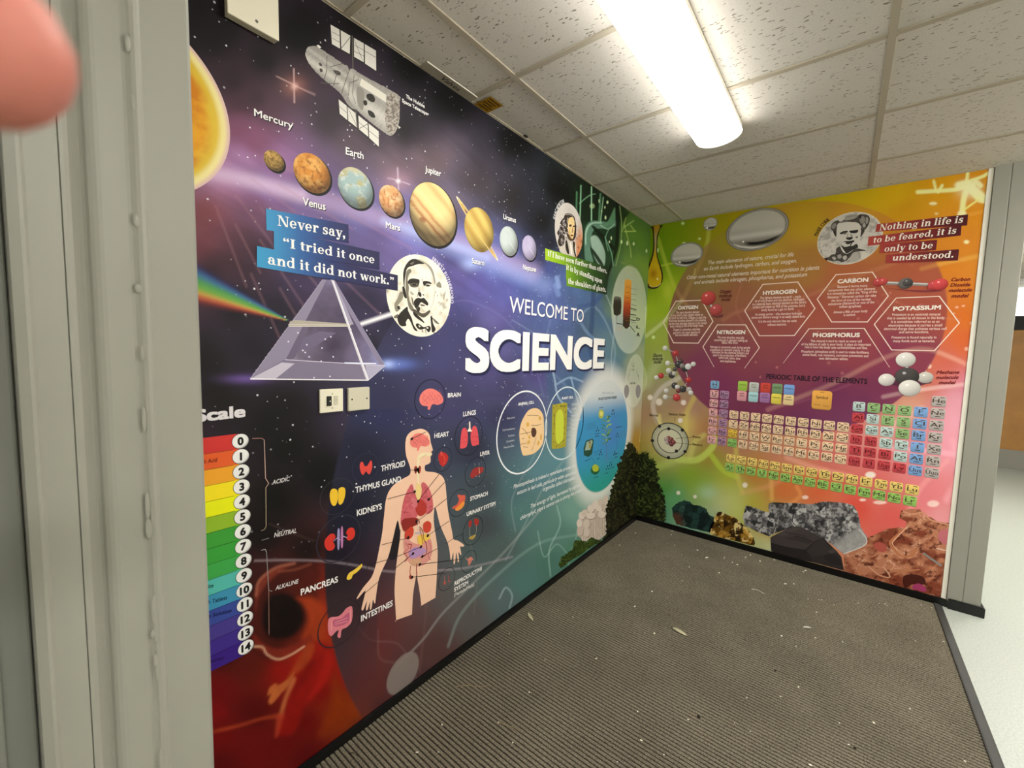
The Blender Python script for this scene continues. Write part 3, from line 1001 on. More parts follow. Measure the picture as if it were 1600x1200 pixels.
    # spiral ladder running down behind the title
    dna = [(P0('905 480 925 475 938 462'), 4.0, '3a5c94', 0.8, 0.4), (P0('927 455 925 500 922 540 930 580'), 3.4, '2e5080', 0.75, 0.5), (P0('858 585 862 615 880 640 905 655'), 5.0, '3c5c86', 0.6, 0.5),
           (P0('884 590 898 615 912 640'), 4.0, '3a6088', 0.6, 0.5), (P0('870 600 890 590 910 596'), 1.6, '8fb0d0', 0.6, 0.6), (P0('858 560 866 590 872 620 892 644'), 1.4, 'a4c4dc', 0.6, 0.6),
           (P0('912 655 898 612 892 590'), 1.2, 'a4c4dc', 0.5, 0.6), (P0('905 500 918 520 940 540'), 2.2, '7aa0c8', 0.5, 0.5), (P0('872 444 870 434 873 448'), 3.5, '8aa8e0', 0.6, 0.6), (P0('872 460 868 446'), 4, '7a98d8', 0.5, 0.5)]
    C = bg_strokes(X, Y, C, dna)
    Dn = K(820, 260, 16 / 3)
    C = paint(X, Y, C, (X > 890) & (X < 1000) & (Y < 470) & (Y > 280), [(Dn(a_), b_, c_, d_) for a_, b_, c_, d_ in (
        ('400 100 800 200 860 400 760 560 700 900 640 960 500 800 440 480', '123216', .85, 8), ('470 480 740 480 760 640 700 860 600 880 480 800', '1f4a2c', .8, 6),
        ('505 790 494 660 498 540 520 478 562 452 640 455 700 465 745 445 775 460 760 500 690 520 610 520 570 540 552 600 548 700 570 800', '5c8a72', .95, 1.6), ('500 640 503 540 530 486 570 464 640 466 640 476 575 478 540 500 515 560 512 650', 'a8cfb8', .8, 1.2),
        ('545 600 575 574 610 590 650 660 672 740 660 830 610 815 565 720', '98b8a4', .92, 1.5), ('566 520 590 505 748 670 735 702', '0e2a16', .95, 1.0), ('545 690 568 688 655 815 622 815', '123420', .95, 1.0),
        ('656 492 700 440 744 345 756 362 752 455 700 492', '5a9468', .9, 1.2), ('752 300 792 318 788 500 782 660 742 800 704 900 684 985 648 965 690 860 738 720 756 520', '0c2812', .97, 1.6), ('792 420 856 372 870 385 800 470', '1c3a0e', .85, 1.5))])
    dn2 = [(P0('901 300 901 340 907 388'), 1.3, '4a8a5c', 0.85, 0.5), (P0('907.5 290 906.5 330 905 352'), 1.0, '8ccf9c', 0.8, 0.5), (P0('924 292 924 344'), 1.0, '9cd6a8', 0.9, 0.5),
           (P0('938 303 936 345'), 1.5, '5c9a6c', 0.7, 0.5), (P0('942.5 308 938 348'), 0.8, '9cd6a8', 0.7, 0.5), (P0('905 318 920 306 930 303'), 0.7, '8ccf9c', 0.7, 0.5),
           (P0('968 322 971 350 969 385 962 415'), 0.9, '86a858', 0.7, 0.5), (P0('945 370 955 395 958 415'), 0.8, '7ab890', .7, .6), (P0('938 352 950 358 960 350'), 0.8, 'a0d0a8', .7, .6), (P0('952 356 946 372 950 392'), 0.7, '7ab888', .6, .6), (P0('990 345 975 355'), 1.2, '9cc060', 0.6, 0.5)]
    C = bg_strokes(X, Y, C, dn2)
    C = bokeh(X, Y, C, [(936, 314, 1.1, 3, .8), (949, 316, 1.6, 2.4, .9), (925, 322, 4, 4, .45), (945, 324, 1.2, 2, .8), (940, 330, 1, 2, .7), (946, 340, 1.4, 3, .9), (955, 372, 1.1, 3, .8), (952, 378, 1.2, 2, .8), (971, 378, 1.4, 3, .8),
                        (980, 380, 1.6, 3.6, .85), (990, 381, 1.5, 2.5, .8), (1010, 392, 1.4, 3, .8)], 'd0e8a8')
    net = [(P0('975 350 984 385 986 402'), 0.8, 'a8c050', .6, .6), (P0('976 362 993 361'), 0.9, 'b4cc58', .7, .6), (P0('985 352 992 362'), 0.8, 'b4cc58', .6, .6), (P0('978 340 972 362'), 0.8, 'a8c050', .5, .6),
           (P0('1009 480 1008 560 1004 640 1000 690'), 1.0, 'd8e0b0', .5, .8)]
    C = bg_strokes(X, Y, C, net)
    # pale halo of the photosynthesis picture
    hx, hz, hr = circ_of('L', 944, 582, 773)
    dd = np.hypot(S - hx, Z - hz) / hr
    C = mixc(C, lin('dfe2dc'), 0.8 * (1 - sstep(0.92, 1.26, dd)))
    # fractionating-column disc and the small oval beneath it
    for (cx, t, b, al) in ((985, 414, 553, 0.42), (992, 553, 636, 0.34)):
        hx, hz, hr = circ_of('L', cx, t, b)
        dd = np.hypot((S - hx) / (1.0 if b - t > 100 else 0.9), Z - hz) / hr
        C = mixc(C, lin('e4ead0'), al * (1 - sstep(0.97, 1.02, dd)))
    # blood-red cell bottom left
    Nc = K(300, 850, 4)
    shapes = [('380 300 400 240 460 180 540 130 640 110 760 120 810 180 790 260 800 420 820 560 760 640 680 640 600 680 520 720 450 660 390 640 370 500', '4a140c', .75, 7),
              ('400 280 430 210 520 150 620 125 560 170 480 240 420 330 395 420', '8a3826', .6, 6), ('640 340 760 330 830 420 830 600 760 640 680 600 720 480 700 400', 'a03814', .8, 8), ('460 340 560 300 660 340 710 430 690 520 620 590 520 600 450 560 430 450', '190706', .95, 8),
              ('385 560 450 620 540 650 640 620 740 560 760 640 640 690 540 715 470 690 390 640', '7c2416', .8, 5),
              ('760 600 860 620 900 700 870 820 780 940 700 1040 640 1180 530 1200 540 1100 570 1000 600 900 640 830 700 720', '8a0e08', .85, 7), ('720 620 770 640 720 760 640 820 560 900 600 820 660 720', '9c3a18', .85, 5),
              ('640 800 600 890 560 930 500 1000 475 985 490 940 470 950 480 900 520 870 540 880 600 840', 'b4602e', .85, 3), ('620 840 650 850 600 960 570 1060 545 1070 560 1000', 'bc6a3c', .8, 5),
              ('850 650 880 760 840 860 760 960 720 960 780 840', 'a41a10', .6, 8), ('700 760 780 720 740 820 660 920 620 1000 640 900', '6a0706', .5, 7), ('880 800 960 960 1020 1080 900 1180 780 1200 860 1000', '842e04', .7, 9),
              ('110 1165 300 1120 450 1075 560 1055 545 1090 440 1100 300 1145 110 1190', 'a03a1c', .7, 4), ('530 1070 580 1060 560 1130 540 1200 515 1200', 'a43820', .7, 5), ('100 960 200 1000 230 1080 140 1130 100 1120', '7c0a0e', .7, 10)]
    C = paint(X, Y, C, (Y > 850) & (X < 640), [(Nc(t_), h_, a_, so) for t_, h_, a_, so in shapes])
    C = bg_strokes(X, Y, C, [(Nc('390 640 440 645 470 690 540 720 620 690 700 640'), 1.5, 'd0a080', 0.75, 0.8), (Nc('400 320 420 230 520 150 640 120'), 2.2, 'a86650', 0.5, 0.9), (Nc('540 170 640 160 740 125'), 2.0, '8a4834', 0.45, 0.9)])
    # re-cover what the cell painting spilled over the disc edge
    C = mixc(C, Ci, k * sstep(900, 940, Y) * (X < 640) * sstep(0.0, 0.004, -d) * (X < 590))
    # grey bokeh disc near the floor
    bx, bz, brr = circ_of('L', 630, 1023, 1080)
    C = mixc(C, lin('827872'), 0.85 * (1 - sstep(0.97, 1.03, np.hypot(S - bx, (Z - bz)) / brr)))
    # rainbow fan and white beam of the prism
    fan = [((303, 400), '241a4a'), ((303, 412), '1f2a78'), ((303, 425), '2a6a9a'), ((303, 437), '4a9a4c'), ((304, 447), '6aa838'), ((304, 455), 'b89a30'), ((304, 461), 'c05a28'), ((304, 470), '8a2418'), ((304, 484), '3a141a')]
    tip = np.array([456, 503.0])
    t = np.clip((tip[0] - X) / (tip[0] - 303), 0, 2.5)
    yl = lambda y: tip[1] + (y - tip[1]) * t
    m = (X < 456) & (X > 100)
    Ys = [yl(p[1]) for p, h in fan]
    F_ = np.zeros_like(C); wsum = np.zeros(X.shape)
    for i in range(len(fan) - 1):
        u = (Y - Ys[i]) / (Ys[i + 1] - Ys[i] + 1e-6)
        sel = m & (u >= 0) & (u < 1)
        F_[sel] = mixc(lin(fan[i][1]), lin(fan[i + 1][1]), u[sel]); wsum[sel] = 1
    edge = np.minimum(sstep(0, 1, (Y - Ys[0]) / (Ys[2] - Ys[0] + 0.5)), sstep(0, 1, (Ys[-1] - Y) / (Ys[-1] - Ys[-3] + 0.5)))
    C = mixc(C, F_, wsum * edge)
    C = bg_strokes(X, Y, C, [(P0('562 507 616 489'), 3.2, 'ece6f0', 0.75, 0.8), (P0('562 507 616 489'), 1.3, 'ffffff', 0.6, 0.7)])
    C = bg_blobs(X, Y, C, [(620, 569, 28, 9, '5a78d8', 0.75), (606, 569, 10, 6, 'a8c0ff', 0.8), (385, 592, 34, 7, '6a4aa0', 0.8)])
    # stars everywhere in the sky part
    g_ = C.mean(-1, keepdims=True)
    C = np.where((Y < 640)[..., None], C * 0.86 + g_ * 0.14, C)
    A = sstep(1.0, 0.6, (Y - 560) / 330) * sstep(1000, 890, X + 0.25 * (Y - 400)) * 0.95
    A = np.where(Y < 640, A, A * sstep(900, 760, X))
    A = np.where((X > 880) & (Y < 420), A * sstep(912, 890, X), A)
    return S, Z, C, A
def circ_of(wall, cx, t, b):
    f = wl if wall == 'L' else wb
    A_ = np.array(f(cx, t)); B_ = np.array(f(cx, b))
    return (A_[0] + B_[0]) / 2, (A_[1] + B_[1]) / 2, abs(A_[1] - B_[1]) / 2

OUT_B = ctrl('''1022 365 6c9200;1050 360 7a9600;1075 360 8a9808;1010 420 6c9810;1025 400 6a9608;1040 450 96b010;1025 480 9cb820;1120 345 a39800;1100 380 9a940e;1160 330 b09c00;1240 305 bca600;1300 290 c8b200;1360 290 d0ae00;1400 290 d6aa00;1480 290 da9c00;1530 300 d89008;1530 340 da8c12;1420 330 cc9400;1500 380 d8861c;1520 420 d88620;1480 420 d8801c;1530 470 d67c1c;1510 500 d86e1c;1500 540 d86424;1480 580 cf5a34;1520 560 dc6434;1510 600 d8708a;1460 600 d06a50;1430 620 cc8872;1500 630 da94a4;
1020 530 a2b248;1015 570 9aa858;1030 610 a89c7c;1020 650 a8846a;1030 690 a8743a;1020 725 8a9c14;1010 700 94801e;1070 640 b08070;1090 675 b47448;1060 700 bcb060;1100 720 a08a30;1080 745 84a81c;1040 765 4f9a40;1025 790 4a9480;1060 780 62aa70;1095 765 8aae38;1130 760 a8b020;1150 790 b8c468;1110 800 98b48c;1180 790 b4a838;1070 820 80b49c;1180 740 bc7c34;1230 760 cc6a2e;1280 770 cc5a2c;1340 790 d0402c;1220 710 c47c60;1300 710 c8625c;1370 750 cc5c5a;1400 800 cc4c44;1450 770 d47078;1480 700 da8a9a;1490 660 da90a4;1400 660 cc8078;1420 690 d08088;1340 690 c46c6c;1470 820 d48a90;1440 850 c85450;1400 860 c84038;1200 820 c0a050;1150 850 b8c890;1210 860 c8d0a0;1130 690 b4785c;1160 690 b87860''')
IN_B = ctrl('''1110 410 927a38;1090 440 8f7240;1060 490 8c6048;1130 370 a09020;1200 390 b8962a;1260 350 c49e1c;1340 340 ca9420;1390 360 c88624;1260 420 a8742e;1320 430 b06038;1420 420 b05a3c;1440 450 b05840;1150 460 9c6040;1160 500 985048;1060 530 884c50;1200 500 a04a48;1270 480 a85040;1350 480 a44844;1450 490 a44a40;1090 570 86385a;1150 560 8c3a50;1250 560 8c3a52;1340 540 983e4c;1400 560 8c3654;1440 570 8c3a50;1200 620 7a2c54;1300 620 742a58;1350 640 702a58;1130 600 822e5c;1250 670 6a2458;1160 640 7a3054;1380 610 7c2e56;1310 670 6c2858''')
CIRC_B = fit_circle('B', [(1045, 500), (1045, 549), (1064, 586), (1107, 639), (1056, 454), (1075, 420), (1131, 356), (1466, 420), (1476, 490), (1475, 524), (1454, 575), (1396, 630), (1392, 342)])
def back_sheet():
    S, Z = np.meshgrid(np.linspace(0.0003, WB - 0.022, 400), np.linspace(0.03, HC - 0.003, 500), indexing='ij')
    X, Y = to_px('B', S, Z)
    n1 = fbm(S * 3, Z * 3, 5) - 0.5; n2 = fbm(S * 3 + 4, Z * 3 + 9, 6) - 0.5
    C = idw(X + n1 * 30, Y + n2 * 30, OUT_B)
    def stg(C, ins):
        a = 0.55 if not ins else 0.28
        yl = 'd8dc70' if not ins else 'c89a60'
        s = [(P0('1028 372 1040 410 1055 450 1075 480'), 3.0, 'c0cc40' if not ins else yl, a, .6), (P0('1108 355 1104 385 1090 420 1066 470'), 3.2, 'c8cc50' if not ins else yl, a, .6), (P0('1030 416 1052 411'), 1.5, 'c0cc40', a, .6),
             (P0('1086 420 1085 430'), 1.2, 'd8dc70', a, .6), (P0('1065 470 1040 500 1010 525'), 2.8, 'd8e0a0', a, .7), (P0('1130 500 1160 485 1240 470 1330 435 1400 410'), 3.0, 'd09068', a * .7, .8),
             (P0('1200 640 1300 600 1380 560 1440 545 1490 560 1530 580'), 3.4, 'f0b8a0', a * .9, .8), (P0('1380 620 1420 612 1460 606 1530 598'), 3.0, 'f8d8d0', a, .8), (P0('1440 420 1480 410 1540 398'), 3.2, 'e8b050', a, .7),
             (P0('1420 350 1480 342 1540 330'), 2.6, 'e8a840', a * .8, .7), (P0('1380 460 1440 490 1500 500'), 2.0, 'd88060', a * .6, .8)]
        return s
    C = bg_strokes(X, Y, C, stg(C, False))
    # pale cell branches round the atom and under the table
    br = [(P0('1062 590 1036 605 1022 625 1022 645 1032 665'), 3.6, 'e8e0d8', .45, .6), (P0('1030 650 1032 670'), 3, 'e8d880', .7, .7), (P0('1085 620 1072 650 1072 690'), 4.0, 'd8c060', .6, .7),
          (P0('1100 680 1086 690 1078 715'), 4.0, 'd8d070', .5, .7), (P0('1060 718 1090 718 1112 700 1116 685'), 5.0, 'c8dc60', .75, .5), (P0('1112 712 1130 735 1150 745'), 4.0, 'b8d040', .7, .6),
          (P0('1010 735 1040 725 1060 715'), 6, 'b4d060', .6, .8), (P0('1150 700 1152 740 1160 770'), 3.5, 'd8cc60', .5, .8), (P0('1205 745 1206 780'), 3.2, 'e8b860', .5, .8), (P0('1245 760 1250 775 1230 790'), 3.0, 'e89850', .5, .8),
          (P0('1160 770 1200 760 1240 740 1290 735'), 4, 'e8a070', .35, .9), (P0('1230 715 1270 730 1330 745'), 4, 'f0b0a0', .4, .9), (P0('1390 700 1450 705 1510 712'), 4.0, 'f0b0c0', .45, .9),
          (P0('1490 690 1500 740 1480 780'), 6, 'e8a8b4', .4, .9), (P0('1440 640 1400 660 1380 700'), 5, 'f0c8c0', .5, .9), (P0('1480 720 1440 760 1420 800'), 4, 'e8a0a0', .35, .9), (P0('1030 560 1020 580 1010 600'), 7, 'd8dcb0', .3, .9)]
    C = bg_strokes(X, Y, C, br)
    C = bg_blobs(X, Y, C, [(1045, 690, 40, 34, 'dcd890', .55), (1072, 662, 16, 18, 'e8d070', .5), (1130, 790, 26, 30, 'd0d4a0', .5), (1150, 800, 20, 40, 'c8cc60', .4), (1045, 455, 10, 16, 'bccc38', .8), (1105, 770, 16, 12, 'b8dcc0', .5),
                           (1490, 640, 30, 60, 'eca8b8', .5), (1360, 680, 30, 20, 'e0a090', .5), (1420, 640, 26, 22, 'e8b898', .4)])
    # bright branching cell in the top right corner
    bc = [(P0('1434 300 1470 298 1495 296 1512 290'), 3.2, 'f0ee9c', .95, .4), (P0('1459 283 1462 296'), 2.2, 'f0ee9c', .95, .4), (P0('1472 290 1466 300'), 2.5, 'f0ee9c', .95, .4), (P0('1512 292 1506 310 1503 335'), 4.5, 'f0eea0', .95, .4),
          (P0('1510 285 1512 270'), 2.6, 'f0ee9c', .95, .4), (P0('1512 284 1535 276 1545 270'), 2.6, 'f0ee9c', .95, .4), (P0('1515 295 1530 312 1545 312'), 4.2, 'f0ee9c', .95, .4), (P0('1504 330 1520 318 1530 312'), 1.6, 'f0e880', .9, .5),
          (P0('1498 290 1512 288 1524 298 1540 312'), 6.0, 'f2f0b0', .98, .5), (P0('1516 292 1525 285 1532 290'), 4, 'f2f0b0', .9, .5)]
    C = bg_strokes(X, Y, C, bc)
    C = bg_blobs(X, Y, C, [(1514, 297, 16, 12, 'f4f2c0', .85)])
    C = bokeh(X, Y, C, [(1503, 334, 7, 5, .9), (1458, 318, 6, 2.6, .85), (1463, 334, 3, 2, .5), (1510, 378, 4, 3, .9), (1425, 414, 4.5, 2.2, .8)], 'f4ecb0')
    C = bokeh(X, Y, C, [(1067, 349, 2.6, 2.4, .9), (1093, 373, 2.2, 1.8, .8), (1069, 380, 3, 1.8, .8), (1028, 391, 1.6, 3.4, .8), (1011, 393, 1.4, 2.6, .7), (1021, 527, 2.6, 2.6, .9)], 'd8ecA0')
    C = bokeh(X, Y, C, [(1016, 621, 4, 4, .85), (1030, 628, 5, 5.4, .8), (1068, 629, 4, 4, .85), (1063, 657, 3.8, 3.8, .95), (1060, 770, 3, 3, .9), (1086, 776, 2.8, 2.8, .9), (1164, 758, 4, 4, .8), (1360, 742, 8, 5, .75), (1258, 777, 5, 3, .6),
                        (1375, 785, 10, 3, .55), (1348, 781, 5, 2.2, .6), (1458, 787, 9, 5, .5)], 'f4e8dc')
    C = bokeh(X, Y, C, [(1452, 572, 3, 4, .9), (1446, 580, 2, 2, .8), (1520, 505, 4, 3, .9), (1510, 545, 3, 3, .6), (1495, 480, 2.4, 1.8, .5), (1505, 478, 2.4, 1.6, .5), (1490, 490, 2, 1.4, .5)], 'f8d8c0')
    Ci = idw(X + n1 * 20, Y + n2 * 20, IN_B)
    Ci = bg_strokes(X, Y, Ci, stg(Ci, True))
    Ci = bg_strokes(X, Y, Ci, [(P0('1395 500 1370 470 1350 440'), 2, 'b86858', .3, .9), (P0('1160 440 1150 480 1170 520'), 1.6, 'b07058', .4, .9), (P0('1200 640 1260 625 1330 600'), 1.6, '9a5070', .4, .9)])
    Ci = bokeh(X, Y, Ci, [(1181, 566, 1.6, 1.8, .5), (1214, 574, 2, 2, .5), (1295, 567, 2.6, 2.6, .3), (1316, 583, 2.6, 2.6, .3), (1188, 589, 1.6, 1.8, .4), (1391, 458, 2.5, 2.5, .35), (1341, 498, 2.5, 2.5, .35), (1438, 477, 3, 2.5, .4), (1401, 472, 2, 2, .3), (1248, 486, 2.3, 2.3, .4), (1278, 519, 2.3, 2.3, .3)], 'd88a80')
    d = np.hypot(S - CIRC_B[0], Z - CIRC_B[1]) - CIRC_B[2]
    k = (1 - sstep(-0.005, 0.005, d))
    C = mixc(C, Ci, k * 0.97)
    hx, hz = wl(985, 483)
    # the two pale discs continue round the corner
    for (t, b, al) in ((414, 553, 0.36), (553, 636, 0.3)):
        cz = (wl(985, t)[1] + wl(985, b)[1]) / 2; r = abs(wl(985, t)[1] - wl(985, b)[1]) / 2
        cs = -wl(985 if b < 600 else 992, (t + b) / 2)[0]
        dd = np.hypot(S + cs, Z - cz) / r
        C = mixc(C, lin('d8e2b8'), al * (1 - sstep(0.97, 1.02, dd)))
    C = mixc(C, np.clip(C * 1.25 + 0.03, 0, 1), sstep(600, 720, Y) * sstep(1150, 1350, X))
    return S, Z, C, np.zeros(X.shape)

def sheet(name, wall, data, material, label, cat):
    S, Z, C, A = data
    off = 0.0008
    n, m = S.shape
    V = np.stack([np.full(S.shape, off), S, Z] if wall == 'L' else [S, np.full(S.shape, -off), Z], -1).reshape(-1, 3)
    I = np.arange(n * m).reshape(n, m)
    Fq = np.stack([I[:-1, :-1], I[1:, :-1], I[1:, 1:], I[:-1, 1:]], -1).reshape(-1, 4)
    me = bpy.data.meshes.new(name)
    me.vertices.add(len(V)); me.vertices.foreach_set('co', V.astype(np.float32).ravel())
    me.loops.add(len(Fq) * 4); me.loops.foreach_set('vertex_index', Fq.astype(np.int32).ravel())
    me.polygons.add(len(Fq)); me.polygons.foreach_set('loop_start', (np.arange(len(Fq)) * 4).astype(np.int32))
    me.update(calc_edges=True)
    at = me.color_attributes.new('Col', 'FLOAT_COLOR', 'POINT')
    lum = C @ np.array([0.3, 0.59, 0.11])
    toe = 0.011 + (0.017 * sstep(640, 500, to_px(wall, S, Z)[1]) if wall == 'L' else 0.0)
    C = C * (lum * (1.08 if wall == 'L' else 1.05) / (lum + toe))[..., None]        # tone curve: darks deepened, more in the strongly lit sky
    cc = np.concatenate([np.clip(C, 0, 1) * ALB, A[..., None]], -1).astype(np.float32)
    at.data.foreach_set('color', cc.ravel())
    me.materials.append(material)
    o = bpy.data.objects.new(name, me)
    link(o)
    tag(o, label, cat)
    return o
MURAL_L = sheet('wall_mural', 'L', left_sheet(), m_print_star, 'printed mural of starry space, planets and a human body along the left wall', 'mural')
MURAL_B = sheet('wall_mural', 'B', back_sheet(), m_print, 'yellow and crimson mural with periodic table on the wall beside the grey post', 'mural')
bm = bmesh.new()
box(bm, WB - 0.024, -0.004, 0.04, WB - 0.002, 0, HC, 0.0006)
mesh_obj('edge_strip', bm, m_white, MURAL_B)
# ================================================================ motifs of the left mural
ML = MURAL_L
W1 = 'f2f1ee'
# ---- sun and planets
def limb(U, V, C, lx=-0.35, ly=0.5, dark=0.75):
    """the planets are printed with their own night side"""
    nz = np.sqrt(np.clip(1 - U * U - V * V, 0, 1))
    l = np.clip(U * lx + V * ly + nz * 0.75, 0, 1)
    return C * (1 - dark + dark * np.clip(l * 1.35, 0, 1))[..., None]
def rocky(a, b, c, seed, sc=3.2):
    def f(U, V):
        n = fbm(U * sc + seed, V * sc + 3, seed, 5)
        m = fbm(U * sc * 2.2 + 7, V * sc * 2.2 + seed, seed + 5, 4)
        C = mixc(lin(a), lin(b), sstep(0.35, 0.65, n))
        C = mixc(C, lin(c), sstep(0.52, 0.72, m) * 0.8)
        return limb(U, V, C)
    return f
def jupiter(U, V):
    w = V * 0.8 + U * 0.5 + 0.10 * (fbm(U * 2.5, V * 5, 4) - 0.5)
    C = np.array([lin('e8cc8c')] * U.size).reshape(U.shape + (3,))
    for p, wd, h, a in ((0.62, 0.1, 'c89858', .6), (0.15, 0.06, 'f0dca0', .5), (-0.12, 0.06, 'b87848', .8), (-0.24, 0.05, 'd8b080', .6), (-0.36, 0.06, 'b06c3c', .9), (-0.6, 0.1, 'a08058', .7), (-0.85, 0.12, '80683c', .7)):
        C = mixc(C, lin(h), a * np.exp(-((w - p) / wd) ** 2))
    s = np.hypot((U + 0.48) / 0.16, (V + 0.28) / 0.09)
    C = mixc(C, lin('a0502c'), 0.7 * (1 - sstep(0.6, 1.1, s)))
    return limb(U, V, C, -0.1, 0.75, 0.8)
def saturn(U, V):
    w = V * 0.75 + U * 0.65
    C = mixc(lin('d8bc68'), lin('b89648'), 0.5 + 0.5 * np.sin(w * 9))
    return limb(U, V, C, -0.3, 0.4, 0.65)
def earth(U, V):
    n = fbm(U * 1.7 + 3.4, V * 1.7 + 1, 12, 5)
    C = mixc(lin('9cb4b4'), lin('b0ac84'), sstep(0.48, 0.58, n))
    cl = fbm(U * 4 + 1, V * 6 + 5, 15, 4)
    C = mixc(C, lin('dcdcd4'), sstep(0.55, 0.75, cl) * 0.6)
    C = mixc(C, lin('c8c0a0'), sstep(0.6, 0.9, V) * 0.7)
    return limb(U, V, C, -0.2, 0.55, 0.7)
def gas(a, b, seed):
    def f(U, V):
        C = mixc(lin(a), lin(b), fbm(U * 2, V * 2, seed))
        st = np.exp(-((V + U * 0.8 - 0.05) / 0.05) ** 2) * sstep(-0.1, 0.5, U)
        C = mixc(C, lin('f0f0f0'), 0.7 * st)
        return limb(U, V, C, -0.4, 0.35, 0.6)
    return f
sunc = fit_circle('L', [(298, 78), (320, 97), (342, 135), (357, 190), (350, 245), (330, 280), (303, 299)])
def sun_col(U, V):
    R_ = np.hypot(U, V)
    n = fbm(U * 6, V * 6, 33, 5)
    C = mixc(lin('c87a10'), lin('e0a020'), sstep(0.35, 0.65, n))
    C = mixc(C, lin('d8b838'), sstep(0.72, 0.86, R_ + 0.1 * (n - .5)))
    C = mixc(C, lin('e8dc98'), sstep(0.86, 0.93, R_))
    C = mixc(C, lin('d8b8b0'), sstep(0.94, 0.99, R_))
    return C
p = Pr('L', 3); p.fdisc(sunc, sun_col, nr=60, na=160); p.build('sun_print', ML, 'printed orange sun cut off by the door frame')
for nm, cx, t, b, fn in (('small brown planet', 428, 236, 267, rocky('a08040', 'c8a058', '6a4c28', 4)), ('orange cratered planet', 488, 241, 301, rocky('d08830', 'e0a858', '90581c', 9)),
                         ('blue-green planet', 556, 263, 325, earth), ('rusty planet', 612, 290, 338, rocky('d8a068', 'e8c090', 'b06838', 14)), ('banded planet, the largest of the row', 678, 287, 384, jupiter),
                         ('pale grey-blue planet', 795, 354, 400, gas('c4ccc8', 'b4c0c0', 3)), ('lilac planet', 827, 368, 407, gas('aca4c4', 'bcb4d0', 6))):
    p = Pr('L', 3)
    c = p.circ(cx, t, b)
    p.fdisc((c[0] + 0.004, c[1] - 0.004, c[2] * 1.05), lambda U, V: np.tile(lin('0c0a0a'), U.shape + (1,)), 0, 3, 48)
    p.fdisc(c, fn, 1)
    p.build('planet_print', ML, 'printed ' + nm)
p = Pr('L', 3)
c = p.circ(749, 325, 394)
p.fdisc(c, saturn, 1)
ra, rb = np.array(wl(712.5, 306.5)), np.array(wl(778, 407.5))
mid = (ra + rb) / 2; ax = (rb - ra) / 2; L_ = np.linalg.norm(ax); an = math.atan2(ax[1], ax[0])
def ring_pts(s, w, front):
    out = []
    for i in range(33):
        a = math.pi * i / 32 + (math.pi if front else 0)
        u, v = L_ * s * math.cos(a), L_ * w * math.sin(a)
        out.append((mid[0] + u * math.cos(an) - v * math.sin(an), mid[1] + u * math.sin(an) + v * math.cos(an)))
    return out
for fr, k in ((0, 0), (1, 2)):
    for s0, s1, h in ((1.0, 0.93, 'e8dcb0'), (0.91, 0.78, 'd8b860'), (0.76, 0.64, 'c8a048')):
        A_ = ring_pts(s0, s0 * 0.085, fr); B_ = ring_pts(s1, s1 * 0.085, fr)
        p._add(A_ + B_, lin(h), [(i, i + 1, 33 + i + 1, 33 + i) for i in range(32)], k)
p.build('planet_print', ML, 'printed yellow ringed planet')
for t, a, b, h in (('Mercury', (397, 181), (457, 202), 11), ('Venus', (473, 320.5), (508, 328.5), 12), ('Earth', (540, 241), (567.5, 249), 11), ('Mars', (602.5, 356), (624.5, 361), 9.5), ('Jupiter', (664, 268.5), (688.5, 276), 9.5),
                   ('Saturn', (737, 411), (756, 415), 8), ('Uranus', (786, 342), (805.5, 348), 8), ('Neptune', (817, 421), (837, 425), 8)):
    cap = Pr('L', 5)
    cap.text(t, a, b, h, W1, bold=0.012, shadow=('1a1420', 0.0025))
    cap.build('planet_caption', ML)
cap = Pr('L', 5)
cap.text('The Hubble', (634, 153), (663, 169), 5.5, W1, bold=0.02)
cap.text('Space Telescope', (628, 159.5), (667.5, 180.5), 5.5, W1, bold=0.02)
cap.build('telescope_caption', ML)

# ---- space telescope
H = K(380, 0, 4)
p = Pr('L', 4)
def tube(half, cx, cy):
    def f(X, Y):
        t = ((X - cx) * -0.58 + (Y - cy) * 0.81) / half
        l = (X - cx) * 0.81 + (Y - cy) * 0.58
        n = fbm(l * 0.9, t * 4, 3, 4)
        v = 0.42 + 0.4 * np.exp(-((t - 0.35) / 0.38) ** 2) + 0.22 * np.exp(-((t + 0.55) / 0.2) ** 2) + 0.26 * (n - 0.5)
        return mixc(lin('3c3835'), lin('d2cec6'), v)
    return f
p.poly(H('540 150 832 318 834 450 550 278'), '2a2826', 0)
p.poly(H('590 618 848 822 848 925 600 715'), '2a2826', 0)
for q in ('545 155 600 186 604 305 553 276', '608 190 668 225 664 338 612 309', '690 238 752 272 752 390 692 356', '758 276 828 318 830 444 760 398'):
    p.poly(H(q), 'd4d0c8', 1)
for q in ('595 622 645 662 650 752 602 712', '650 668 706 712 710 798 656 756', '718 722 776 768 780 856 722 808', '782 772 845 822 846 918 786 862'):
    p.poly(H(q), 'd8d4cc', 1)
for q in ('553 200 600 226', '555 240 602 266', '692 282 752 316', '758 320 830 362', '692 322 752 352', '610 305 668 232', '690 246 745 380', '598 665 645 705', '722 766 778 812', '784 818 846 868', '655 680 708 790', '724 805 776 775'):
    p.stroke(H(q), 0.8, '4a4844', 2)
p.stroke(H('680 225 684 430'), 2.2, '5a5650', 3)
p.stroke(H('700 680 712 800'), 2.0, '5a5650', 3)
p.fgrid(H('390 320 405 295 440 290 470 300 620 400 660 440 700 660 680 680 640 640 600 580 480 480 410 400 388 350'), 0.0022, tube(15, 520, 115), 4, 3)
p.fgrid(H('650 470 680 430 740 470 960 590 975 640 972 760 945 830 920 848 880 830 740 720 660 620'), 0.0022, tube(28, 585, 163), 4, 3)
